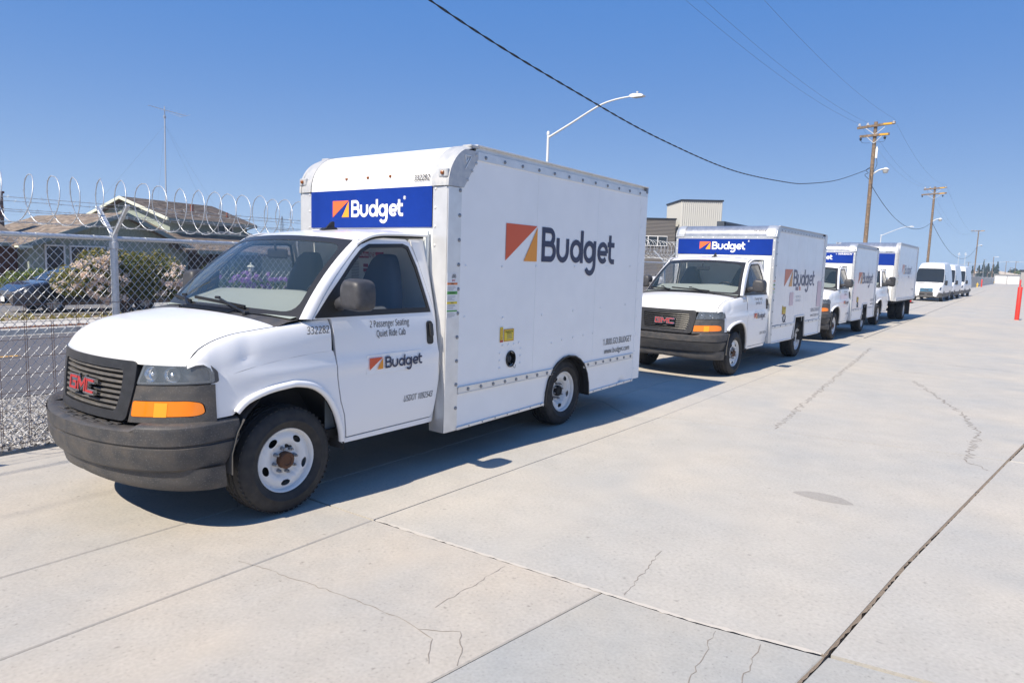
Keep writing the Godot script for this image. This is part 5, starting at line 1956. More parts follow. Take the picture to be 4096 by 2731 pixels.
func poster(t: Node3D) -> void:
	# hire notices on the wall behind the seats
	var n := Node3D.new()
	n.name = "hire_notice"
	t.add_child(n, true)
	var fr := func(x: float, y: float) -> Transform3D:
		return Transform3D(Basis(), Vector3(x, y, -1.421))
	for b in [[-0.02, 1.79, 0.16, 0.055, "WARNING"], [0.20, 1.79, 0.10, 0.055, ""], [0.02, 1.695, 0.06, 0.03, ""], [0.02, 1.655, 0.06, 0.03, ""]]:
		var g := Geo.new()
		g.box(Vector3(b[0], b[1], -1.424), Vector3(b[2], b[3], 0.003))
		obj("notice_band", g, M.sticker_red, n)
		if b[4]:
			words(b[4], 0.032, M.sticker_white, n, fr.call(b[0], b[1]), 0.9, true)
	words("10'6\"", 0.045, M.sticker_red, n, fr.call(0.10, 1.79), 0.8)
	var ln := Geo.new()
	for i in 6:
		for k in 4:
			ln.box(Vector3(0.02 + k * 0.055, 1.695 - i * 0.032, -1.4235), Vector3(0.035, 0.008, 0.002))
	for i in 12:
		ln.box(Vector3(0.29, 1.74 - i * 0.016, -1.4235), Vector3(0.13, 0.005, 0.002))
		ln.box(Vector3(-0.12, 1.72 - i * 0.014, -1.4235), Vector3(0.10, 0.004, 0.002))
	obj("small_print", ln, M.ink_grey, n)


func truck_row() -> void:
	mat("sign_red", lin(0.85, 0.14, 0.04), 0.4)
	mat("sign_orange", lin(0.90, 0.33, 0.03), 0.4)
	truck({"label": "nearest white box truck, round wheel arch, dusty grey bumper, number 332282", "at": Vector3.ZERO, "turn": 0.0, "number": "332282", "seats": "2", "round": true})
	var b := truck({"label": "second white box truck, black speckled bumper, silver roof cap numbered 352056", "at": Vector3(0.21, 0, -8.64), "turn": -0.0364, "number": "352056", "seats": "3", "black_grille": true, "black_bumper": true, "faint": true})
	# old courier decals that show through on its side
	words("Fed", 0.085, M.courier_purple, b, on_side(-2.93, 1.435, 1.0, 0.967), 0.85, true)
	words("Ex", 0.085, M.courier_orange, b, on_side(-3.13, 1.435, 1.0, 0.967), 0.85, true)
	words("Memphis, TN", 0.05, M.pale_grey_ink, b, on_side(-3.08, 1.27, 1.0, 0.967), 0.8)
	words("USDOT 86876", 0.05, M.pale_grey_ink, b, on_side(-3.08, 1.19, 1.0, 0.967), 0.8)
	for q in [[-4.70, 1.30, 0.50, 0.55], [-2.62, 1.23, 0.24, 0.26]]:
		var g := Geo.new()
		g.box(Vector3(0.9655, q[1], q[0]), Vector3(0.001, q[3], q[2]))
		obj("decal_ghost", g, M.pale_pink, b)
	var c := truck({"label": "third white box truck, silver cap 352048, blue sign mostly hidden by the second truck", "at": Vector3(0.124, 0, -16.84), "turn": -0.0282, "number": "352048", "seats": "3", "black_grille": true, "black_bumper": true, "faint": true, "maker": true, "faded": true, "rear": -4.75})
	c.set_meta("label", c.get_meta("label"))
	dual_truck()


func dual_truck() -> void:
	# the fourth truck: higher box on exposed twin rear wheels
	var t := thing("box_truck", "farthest box truck, higher silver box on twin black rear wheels", "box truck", Vector3(0.10, 0, -24.2), -0.03, "rental trucks parked in a row")
	cab(t, {"black_grille": true, "black_bumper": true})
	var W := 1.10
	var Z0 := -1.75
	var Z1 := -6.3
	var y0 := 0.80
	var y1 := 2.95
	for s in [1.0, -1.0]:
		var out := Vector3(s, 0, 0)
		for i in 6:
			var za := lerpf(Z0 - 0.1, Z1 + 0.1, i / 6.0) - 0.002
			var zb := lerpf(Z0 - 0.1, Z1 + 0.1, (i + 1) / 6.0) + 0.002
			var g := Geo.new()
			g.box(Vector3(s * (W - 0.01), (y0 + y1) * 0.5, (za + zb) * 0.5), Vector3(0.02, y1 - y0 - 0.2, za - zb), 0.003)
			obj("side_panel", g, M.bright_panel, t)
		var ra := Geo.new()
		ra.box(Vector3(s * W, y1 - 0.05, (Z0 + Z1) * 0.5), Vector3(0.03, 0.10, Z0 - Z1 - 0.3), 0.004)
		obj("top_rail", ra, M.galvanised, t)
		var rb := Geo.new()
		rb.box(Vector3(s * W, y0 + 0.05, (Z0 + Z1) * 0.5), Vector3(0.03, 0.11, Z0 - Z1 - 0.1), 0.004)
		obj("belt_rail", rb, M.alu, t)
		var rv := []
		for i in 24:
			rv.append(Vector3(s * (W + 0.016), y0 + 0.05, lerpf(Z0 - 0.2, Z1 + 0.2, i / 23.0)))
			rv.append(Vector3(s * (W + 0.016), y1 - 0.05, lerpf(Z0 - 0.2, Z1 + 0.2, i / 23.0)))
		stuff("rivets", bolts(rv, out, 0.012), M.steel_bolt, t)
		var po := Geo.new()
		po.lathe(PackedVector2Array([Vector2(0.12, y0), Vector2(0.12, 2.56)]), Transform3D(Basis(), Vector3(s * (W - 0.12), 0, Z0 - 0.12)), 20)
		obj("front_post", po, M.cast_grey, t)
		var rp := Geo.new()
		rp.box(Vector3(s * (W - 0.01), (y0 + y1) * 0.5, Z1 + 0.05), Vector3(0.06, y1 - y0, 0.12), 0.006)
		obj("rear_post", rp, M.alu, t)
		var rows := []
		for i in 11:
			var a := PI * 0.5 * i / 10.0
			var row := PackedVector3Array()
			for k in 7:
				var b := PI * 0.5 * k / 6.0
				row.append(Vector3(s * (W - 0.14 + 0.14 * sin(b)), 2.55 + (0.40 - 0.05 * (1.0 - cos(b))) * sin(a), Z0 - 0.40 + (0.40 - 0.10 * (1.0 - cos(b))) * cos(a)))
			rows.append(row)
		var cc := Geo.new()
		cc.patch(rows, Vector3(s * 0.8, 2.4, Z0 - 0.6), true)
		obj("cast_corner", cc, M.cast_grey, t)
		# big towing mirror
		var bm := Geo.new()
		bm.box(Vector3(s * 1.16, 1.52, -0.42), Vector3(0.22, 0.34, 0.14), 0.05)
		bm.tube(pts3([s * 0.88, 1.40, -0.40, s * 1.1, 1.40, -0.40]), 0.04, 8)
		obj("towing_mirror", bm, M.plastic_black, t)
		tyre_parts(t, Vector3(s * 0.862, 0.372, 0.0), s, 0.0, M.chrome, false)
		tyre_parts(t, Vector3(s * 1.03, 0.372, -4.33), s, 0.0, M.under_black, true)
		tyre_parts(t, Vector3(s * 0.76, 0.372, -4.33), s, 0.0, M.under_black, true)
		var mf := Geo.new()
		mf.box(Vector3(s * 0.92, 0.5, -4.85), Vector3(0.5, 0.6, 0.012))
		obj("mud_flap", mf, M.seal_black, t)
	var rows2 := []
	for i in 13:
		var a := PI * 0.5 * i / 12.0
		rows2.append(PackedVector3Array([Vector3(-0.96, 2.55 + 0.40 * sin(a), Z0 - 0.40 + 0.40 * cos(a)), Vector3(0.96, 2.55 + 0.40 * sin(a), Z0 - 0.40 + 0.40 * cos(a))]))
	var cap := Geo.new()
	cap.patch(rows2, Vector3(0, 2.4, Z0 - 0.6), true)
	var cn := obj("front_cap", cap, M.silver, t)
	words("325291", 0.055, M.ink_black, cn, Transform3D(Basis(), Vector3(0.78, 2.60, Z0 + 0.004)), 1.0)
	var fw := Geo.new()
	fw.box(Vector3(0, (y0 + 2.55) * 0.5, Z0 - 0.02), Vector3(1.96, 2.55 - y0, 0.03))
	obj("front_wall", fw, M.white_panel, t)
	front_sign(t, 2.11, 2.54, Z0, false, 0.97)
	var rf := Geo.new()
	rf.box(Vector3(0, y1 - 0.01, (Z0 + Z1) * 0.5 - 0.2), Vector3(2.1, 0.02, Z0 - Z1 - 0.4))
	obj("roof_panel", rf, M.white_panel, t)
	var ch := Geo.new()
	for s in [0.42, -0.42]:
		ch.box(Vector3(s, 0.62, -3.2), Vector3(0.10, 0.22, 6.2))
	ch.box(Vector3(0, 0.76, -4.0), Vector3(2.1, 0.06, 4.4))
	ch.lathe(PackedVector2Array([Vector2(0, -0.7), Vector2(0.06, -0.7), Vector2(0.06, -0.2), Vector2(0.17, -0.12), Vector2(0.17, 0.12), Vector2(0.06, 0.2), Vector2(0.06, 0.7), Vector2(0, 0.7)]), Transform3D(Basis(Vector3(0, 1, 0), Vector3(1, 0, 0), Vector3(0, 0, -1)), Vector3(0, 0.37, -4.33)), 12)
	obj("chassis", ch, M.under_black, t)
	rear_closure(t, W, y0, y1, Z1)
	stickers(t, Z0 - 0.12, Z0 - 0.26, 1.35, 1.85, W + 0.002)
	logo(t, on_side(-2.75, 1.80, 1.05, W + 0.0015), M.ink_navy_faded, M.brand_red_pale, M.brand_orange_faded, 0.045)
	words("1.800.GO.BUDGET", 0.06, M.pale_grey_ink, t, on_side(-5.6, 1.2, 1.0, W + 0.001), 0.85)
	var mk := Geo.new()
	mk.box(Vector3(0.8, 0.62, Z1 - 0.25), Vector3(0.5, 0.05, 0.35), 0.01)
	obj("tow_step", mk, M.under_black, t)


# ------------------------------------------------------------------ fence with razor wire
func fx(z: float) -> float:
	return table(z, [-268.0, -144.0, -20.0, 10.0], [-0.7, -1.3, -2.2, -2.2])


func fence() -> void:
	var f := thing("chain_link_fence", "galvanised chain-link fence behind the trucks with Y-shaped post tops", "fence", Vector3(-2.2, 0, -0.25))
	f.position = Vector3.ZERO
	var near := Geo.new()
	near.lathe(PackedVector2Array([Vector2(0.034, 0), Vector2(0.034, 1.90), Vector2(0.036, 1.90), Vector2(0.036, 1.925), Vector2(0.0, 1.93)]), Transform3D(), 14)
	near.lathe(PackedVector2Array([Vector2(0.034, 1.77), Vector2(0.041, 1.775), Vector2(0.041, 1.835), Vector2(0.034, 1.84)]), Transform3D(), 14)
	var nm := near.mesh()
	var farm := Geo.new()
	farm.lathe(PackedVector2Array([Vector2(0.034, 0), Vector2(0.034, 1.92), Vector2(0.0, 1.93)]), Transform3D(), 6)
	var fm := farm.mesh()
	var arm := Geo.new()
	arm.bar(Vector3(0, 1.89, 0), Vector3(0.31, 2.175, 0), 0.042, 0.012, Vector3(-0.66, 0.75, 0), 0.002)
	arm.bar(Vector3(0.012, 1.885, 0.018), Vector3(0.31, 2.165, 0.018), 0.006, 0.034, Vector3(-0.66, 0.75, 0))
	var am := arm.mesh()
	for k in 86:
		var z := 6.13 - 3.19 * k
		var p := same("post", nm if k < 14 else fm, M.galvanised, f, Transform3D(Basis(), Vector3(fx(z), 0, z)))
		if k < 40:
			same("outrigger_arm", am, M.galvanised, p, Transform3D())
			same("outrigger_arm", am, M.galvanised, p, Transform3D(Basis(Vector3.UP, PI), Vector3()))
	var rail := Geo.new()
	for e in [[8.0, -20.0], [-20.0, -144.0], [-144.0, -268.0]]:
		rail.tube(PackedVector3Array([Vector3(fx(e[0]), 1.87, e[0]), Vector3(fx(e[1]), 1.87, e[1])]), 0.0215, 12 if e[0] > 0 else 6)
	obj("top_rail", rail, M.galvanised, f)
	var ties := Geo.new()
	for i in 30:
		var z := 1.8 - i * 0.47
		var ring := PackedVector3Array()
		for k in 9:
			var a := TAU * k / 8
			ring.append(Vector3(-2.2 + 0.024 * cos(a), 1.87 + 0.024 * sin(a), z + 0.01 * sin(a)))
		ties.tube(ring, 0.003, 4, false)
		ties.tube(PackedVector3Array([Vector3(-2.178, 1.86, z), Vector3(-2.185, 1.81, z + 0.012)]), 0.003, 4)
	stuff("rail_tie", ties, M.galvanised, f)
	# the woven mesh: two families of bent diagonals
	var mesh_a := Geo.new()
	var pitch := 0.0725
	var rise := 0.085
	var n := 21
	for k in range(-40, 190):
		for s in [1.0, -1.0]:
			var z0: float = 2.0 - k * pitch * 1.0
			var prev := Vector3()
			for i in n + 1:
				var y := 0.03 + 1.82 * i / n
				var z: float = z0 + s * (y - 0.03) * pitch / rise
				var q := Vector3(-2.2 + s * 0.0028 * (1.0 if i % 2 else -1.0), y, z)
				if i > 0 and z < 2.4 and z > -12.6:
					mesh_a.tube(PackedVector3Array([prev, q]), 0.0024, 4, false)
				prev = q
	stuff("wire_mesh", mesh_a, M.galvanised, f)
	var mesh_b := Geo.new()
	for k in 3500:
		var z0 := -12.6 - k * 0.0725
		for s in [1.0, -1.0]:
			var z1: float = z0 + s * 1.55
			mesh_b.tube(PackedVector3Array([Vector3(fx(z0) + s * 0.003, 0.03, z0), Vector3(fx(z1) + s * 0.003, 1.85, z1)]), 0.0024, 3, false)
	stuff("wire_mesh", mesh_b, M.galvanised, f)
	# barbed strands on the arms
	for s in [1.0, -1.0]:
		for fr in [0.30, 0.64, 0.97]:
			var g := Geo.new()
			var p := PackedVector3Array()
			for i in 60:
				var z := 4.0 - i * 4.6
				p.append(Vector3(fx(z) + s * 0.31 * fr, 1.89 + 0.285 * fr - 0.012 * (i % 2), z))
			var a := PackedVector3Array()
			var b := PackedVector3Array()
			for i in 700:
				var z := 3.0 - i * 0.03
				var y: float = 1.89 + 0.285 * fr - 0.008 * sin(z * 0.98) ** 2
				a.append(Vector3(-2.2 + s * 0.31 * fr + 0.0028 * cos(i * 1.3), y + 0.0028 * sin(i * 1.3), z))
				b.append(Vector3(-2.2 + s * 0.31 * fr - 0.0028 * cos(i * 1.3), y - 0.0028 * sin(i * 1.3), z))
			g.tube(a, 0.0017, 3, false)
			g.tube(b, 0.0017, 3, false)
			for i in 170:
				var c := Vector3(-2.2 + s * 0.31 * fr, 1.89 + 0.285 * fr, 3.0 - i * 0.122)
				for e in 2:
					var d := Vector3(cos(i * 2.1 + e * 1.6), sin(i * 2.1 + e * 1.6), rng.randf_range(-0.5, 0.5)) * 0.016
					g.tube(PackedVector3Array([c - d, c + d]), 0.0014, 3, false)
			var far := PackedVector3Array()
			for i in 13:
				var z := -18.0 - i * 19.0
				far.append(Vector3(fx(z) + s * 0.31 * fr, 1.89 + 0.285 * fr, z))
			g.tube(far, 0.003, 3, false)
			stuff("barbed_strand", g, M.galvanised, f)
	# low welded mesh tied to the fence, rusting
	var low := Geo.new()
	for i in 46:
		var z := 1.77 - i * 0.21
		for d in [0.0, 0.016]:
			low.tube(PackedVector3Array([Vector3(-2.168, 0.02, z + d), Vector3(-2.168, 1.27, z + d + 0.004 * sin(i))]), 0.002, 4, false)
	for i in 9:
		var y := 0.04 + i * 0.153
		low.tube(PackedVector3Array([Vector3(-2.165, y, 1.8), Vector3(-2.165, y + 0.01, -8.0)]), 0.002, 4, false)
	stuff("welded_mesh", low, M.rusty_wire, f)
	var foot := Geo.new()
	foot.box(Vector3(-2.1, -0.03, -20.0), Vector3(0.16, 0.04, 60.0))
	struct("verge_edge", foot, M.dirt)
	# concertina coil lying in the Y of the arms
	var coil := thing("razor_wire_coil", "shiny coiled razor wire lying along the top of the chain-link fence", "razor wire")
	var band := Geo.new()
	var tips := Geo.new()
	var pp := PackedVector3Array()
	var turn := 0.0
	var z := 2.6
	var loops := 240
	var r2 := RandomNumberGenerator.new()
	r2.seed = 12
	var rad := 0.215
	var pit := 0.19
	for k in loops:
		var nr := 0.215 + r2.randf_range(-0.012, 0.012)
		var np := 0.19 + r2.randf_range(-0.04, 0.04)
		var seg := 22 if k < 90 else 10
		for i in seg:
			var t := float(i) / seg
			var a := TAU * t
			var rr := lerpf(rad, nr, t)
			pp.append(Vector3(fx(z) - rr * sin(a) + 0.006 * sin(k * 1.7), 2.185 + rr * cos(a) * 1.02 + 0.008 * sin(k * 0.9), z - np * t - 0.012 * sin(a + k * 1.3)))
			if k < 60 and i % 2 == 0:
				var c: Vector3 = pp[pp.size() - 1]
				var tg := Vector3(-cos(a), -sin(a), 0)
				for e in [1.0, -1.0]:
					var d: Vector3 = Vector3(0, 0, e) * 0.012 + tg * 0.014 * e
					tips.ftri(c - tg * 0.006, c + tg * 0.006, c + d, Vector3(0, 0, 1))
					tips.ftri(c - tg * 0.006, c + tg * 0.006, c + Vector3(sin(a), cos(a), 0) * 0.011 + d * 0.5, Vector3(0, 1, 0))
		z -= np if k < 90 else 0.9
		rad = nr
	band.tube(pp, 0.0044, 5, false)
	obj("coil_band", band, M.galvanised, coil)
	stuff("razor_tips", tips, M.galvanised, coil)


# ------------------------------------------------------------------ vans and the car
func loft(rows_z: Array, hw: Callable, top: Callable, low: Callable, rad: float, n := 6) -> Array:
	var rows := []
	for z in rows_z:
		var h: float = top.call(z)
		var b: float = low.call(z)
		var r: float = minf(rad, (h - b) * 0.45)
		var half := PackedVector3Array()
		for k in n + 1:
			var y := lerpf(b, h - r, float(k) / n)
			half.append(Vector3(hw.call(y, z), y, z))
		var wt: float = hw.call(h - r, z)
		for k in range(1, 6):
			var a := PI * 0.5 * k / 5.0
			half.append(Vector3(wt - r * (1.0 - cos(a)), h - r + r * sin(a) * 0.92, z))
		for k in range(1, 4):
			half.append(Vector3((wt - r) * (1.0 - k / 3.0), h - r * 0.08 + r * 0.08 * sin(PI * 0.5 * k / 3.0), z))
		var row := half.duplicate()
		for k in range(half.size() - 2, -1, -1):
			row.append(Vector3(-half[k].x, half[k].y, half[k].z))
		rows.append(row)
	return rows


func make_van(label: String, at: Vector3, turn: float) -> void:
	var t := thing("cargo_van", label, "van", at, turn, "white cargo vans parked beyond the trucks")
	var top := func(z: float) -> float:
		return table(z, [-4.92, -4.7, -1.8, -0.95, -0.70, -0.30, 0.42, 0.62, 0.85, 0.98, 1.03], [2.62, 2.68, 2.70, 2.62, 2.42, 2.00, 1.32, 1.22, 1.10, 0.98, 0.88])
	var hw := func(y: float, z: float) -> float:
		var w := table(y, [0.3, 0.6, 1.2, 1.5, 2.2, 2.7], [0.90, 0.955, 0.95, 0.925, 0.83, 0.74])
		if z > 0.0:
			w -= 0.34 * pow(z / 1.03, 3.0)
		return w
	var low := func(z: float) -> float:
		return 0.34 if z > -4.6 else 0.45
	var zs := []
	for i in 40:
		zs.append(lerpf(1.02, -4.9, pow(i / 39.0, 1.25)))
	var body := Geo.new()
	var rows := loft(zs, hw, top, low, 0.16)
	body.patch(rows, Vector3(0, 1.2, -2.0), true)
	var r0: PackedVector3Array = rows[0]
	for i in r0.size() - 1:
		body.ftri(r0[i], r0[i + 1], Vector3(0, 0.6, 1.03), Vector3(0, 0, 1))
		var rl: PackedVector3Array = rows[rows.size() - 1]
		body.ftri(rl[i], rl[i + 1], Vector3(0, 1.4, -4.92), Vector3(0, 0, -1))
	obj("body", body, M.white_paint, t)
	# front end
	var ff := func(q: Vector2) -> Vector3:
		return Vector3(q.x, q.y, 1.035 - 0.30 * pow(absf(q.x) / 0.9, 2.6) - maxf(0.0, q.y - 0.85) * 0.22)
	var fz := Vector3(0, 0, 1)
	var bp := Geo.new()
	bp.skin(pts2([-0.93, 0.30, 0.93, 0.30, 0.94, 0.60, 0.60, 0.66, -0.60, 0.66, -0.94, 0.60]), [], ff, 0.1, fz, 0.06, 0.03)
	bp.box(Vector3(0, 0.32, 0.6), Vector3(1.6, 0.1, 0.7))
	var bn := obj("bumper", bp, M.van_grey, t)
	var sl := Geo.new()
	sl.skin(pts2([-0.42, 0.46, -0.08, 0.46, -0.08, 0.53, -0.42, 0.53]), [], ff, 0.2, fz, 0.0, 0.034)
	sl.skin(pts2([0.08, 0.46, 0.42, 0.46, 0.42, 0.53, 0.08, 0.53]), [], ff, 0.2, fz, 0.0, 0.034)
	obj("air_slot", sl, M.gap, bn)
	var gp := Geo.new()
	var go := rounded(pts2([-0.50, 0.80, -0.40, 0.64, 0.40, 0.64, 0.50, 0.80, 0.40, 0.93, -0.40, 0.93]), 0.05)
	gp.skin(go, [], ff, 0.1, fz, 0.03, 0.02)
	var gn := obj("grille", gp, M.van_grey, t)
	for b in [[0.71, 0.40], [0.79, 0.45], [0.87, 0.40]]:
		var g := Geo.new()
		g.skin(pts2([-b[1], b[0] - 0.012, b[1], b[0] - 0.012, b[1], b[0] + 0.012, -b[1], b[0] + 0.012]), [], ff, 0.15, fz, 0.02, 0.035)
		obj("grille_bar", g, M.van_blue, gn)
	var ov := Geo.new()
	var op := PackedVector2Array()
	for k in 20:
		op.append(Vector2(0.12 * cos(TAU * k / 20), 0.80 + 0.048 * sin(TAU * k / 20)))
	ov.skin(op, [], ff, 0.1, fz, 0.02, 0.045)
	obj("oval_badge", ov, M.chrome, gn)
	for s in [1.0, -1.0]:
		var hl := Geo.new()
		hl.skin(mirrored(pts2([-0.52, 0.92, -0.60, 0.76, -0.83, 0.82, -0.86, 1.02])) if s > 0 else pts2([-0.52, 0.92, -0.60, 0.76, -0.83, 0.82, -0.86, 1.02]), [], ff, 0.1, fz, 0.02, 0.02)
		var hn := obj("headlamp", hl, M.headlight_back, t)
		var li := Geo.new()
		li.skin(mirrored(pts2([-0.60, 0.90, -0.64, 0.80, -0.78, 0.84, -0.80, 0.95])) if s > 0 else pts2([-0.60, 0.90, -0.64, 0.80, -0.78, 0.84, -0.80, 0.95]), [], ff, 0.1, fz, 0.0, 0.025)
		obj("lens", li, M.chrome, hn)
		var out := Vector3(s, 0, 0)
		var sf := func(q: Vector2) -> Vector3:
			return Vector3(s * hw.call(q.y, q.x), q.y, q.x)
		var wd := Geo.new()
		wd.skin(pts2([0.18, 1.40, -0.35, 1.86, -0.85, 1.90, -0.88, 1.38, -0.1, 1.33]), [], sf, 0.12, out, 0.0, 0.012)
		var dn := obj("window_glass", wd, M.pane_dark, t)
		var sk := Geo.new()
		sk.skin(pts2([-0.42, 0.30, -3.30, 0.30, -3.30, 0.60, -0.42, 0.60]), [], sf, 0.3, out, 0.02, 0.015)
		sk.skin(pts2([-4.15, 0.40, -4.88, 0.45, -4.88, 0.62, -4.15, 0.62]), [], sf, 0.3, out, 0.02, 0.015)
		obj("lower_cladding", sk, M.van_grey, t)
		for z in [0.0, -3.75]:
			var w := Geo.new()
			w.lathe(PackedVector2Array([Vector2(0.0, -0.2), Vector2(0.34, -0.2), Vector2(0.352, -0.17), Vector2(0.352, -0.03), Vector2(0.335, 0.0), Vector2(0.235, 0.006), Vector2(0.225, 0.0)]), Transform3D(Basis(Vector3(0, 1, 0), Vector3(s, 0, 0), Vector3(0, 0, -s)), Vector3(s * 0.935, 0.352, z)), 28)
			var wn := obj("wheel", w, M.tyre, t)
			var rm := Geo.new()
			rm.lathe(PackedVector2Array([Vector2(0.228, -0.004), Vector2(0.21, -0.03), Vector2(0.10, -0.02), Vector2(0.0, -0.02)]), Transform3D(Basis(Vector3(0, 1, 0), Vector3(s, 0, 0), Vector3(0, 0, -s)), Vector3(s * 0.935, 0.352, z)), 20)
			obj("rim", rm, M.silver, wn)
			var ar := Geo.new()
			var ap := PackedVector2Array()
			for k in 17:
				var a := PI * k / 16.0
				ap.append(Vector2(z + 0.42 * cos(a), 0.36 + 0.40 * sin(a)))
			ar.skin(ap, [], sf, 0.2, out, 0.0, 0.009)
			obj("arch", ar, M.seal_black, t)
		var mi := Geo.new()
		mi.box(Vector3(s * 1.06, 1.32, 0.10), Vector3(0.16, 0.34, 0.12), 0.04)
		mi.tube(pts3([s * 0.92, 1.22, 0.05, s * 1.02, 1.24, 0.08]), 0.04, 6)
		obj("door_mirror", mi, M.plastic_black, t)
		var sm := Geo.new()
		for z in [-0.95, -2.35]:
			sm.skin(pts2([z, 0.62, z - 0.012, 0.62, z - 0.012, 2.35, z, 2.35]), [], sf, 0.3, out, 0.0, 0.004)
		obj("panel_seam", sm, M.ink_grey, t)
		var pr := Geo.new()
		pr.skin(rounded(pts2([-1.05, 1.42, -2.25, 1.42, -2.25, 2.15, -1.05, 2.15]), 0.08), [rounded(pts2([-1.08, 1.45, -2.22, 1.45, -2.22, 2.12, -1.08, 2.12]), 0.07)], sf, 0.3, out, 0.0, 0.006)
		obj("pressed_panel", pr, M.white_panel, t)
	var wf := func(q: Vector2) -> Vector3:
		var z := lerpf(0.42, -0.60, q.y)
		var h: float = top.call(z)
		var wide: float = hw.call(h - 0.16, z)
		var ax := absf(q.x) * wide
		var over := clampf((ax - wide + 0.16) / 0.16, 0.0, 0.97)
		return Vector3(q.x * wide, h - 0.147 * (1.0 - sqrt(1.0 - over * over)), z)
	var ws := Geo.new()
	ws.skin(rounded(pts2([-0.95, 0.02, 0.95, 0.02, 0.95, 0.98, -0.95, 0.98]), 0.06), [], wf, 0.06, Vector3(0, 0.7, 0.7), 0.0, 0.015)
	obj("windscreen", ws, M.pane_dark, t)
	var vt := Geo.new()
	vt.box(Vector3(-0.45, 1.285, 0.53), Vector3(0.5, 0.02, 0.05))
	vt.box(Vector3(0.45, 1.285, 0.53), Vector3(0.5, 0.02, 0.05))
	obj("bonnet_vent", vt, M.gap, t)


func vans() -> void:
	make_van("nearest white cargo van with blue-barred grille, just beyond the last box truck", Vector3(-0.17, 0, -54.2), -0.03)
	make_van("middle white cargo van, mostly hidden by the van in front of it", Vector3(0.02, 0, -61.6), -0.035)
	make_van("farthest white cargo van, parked beside the open fence line", Vector3(0.22, 0, -71.3), -0.05)


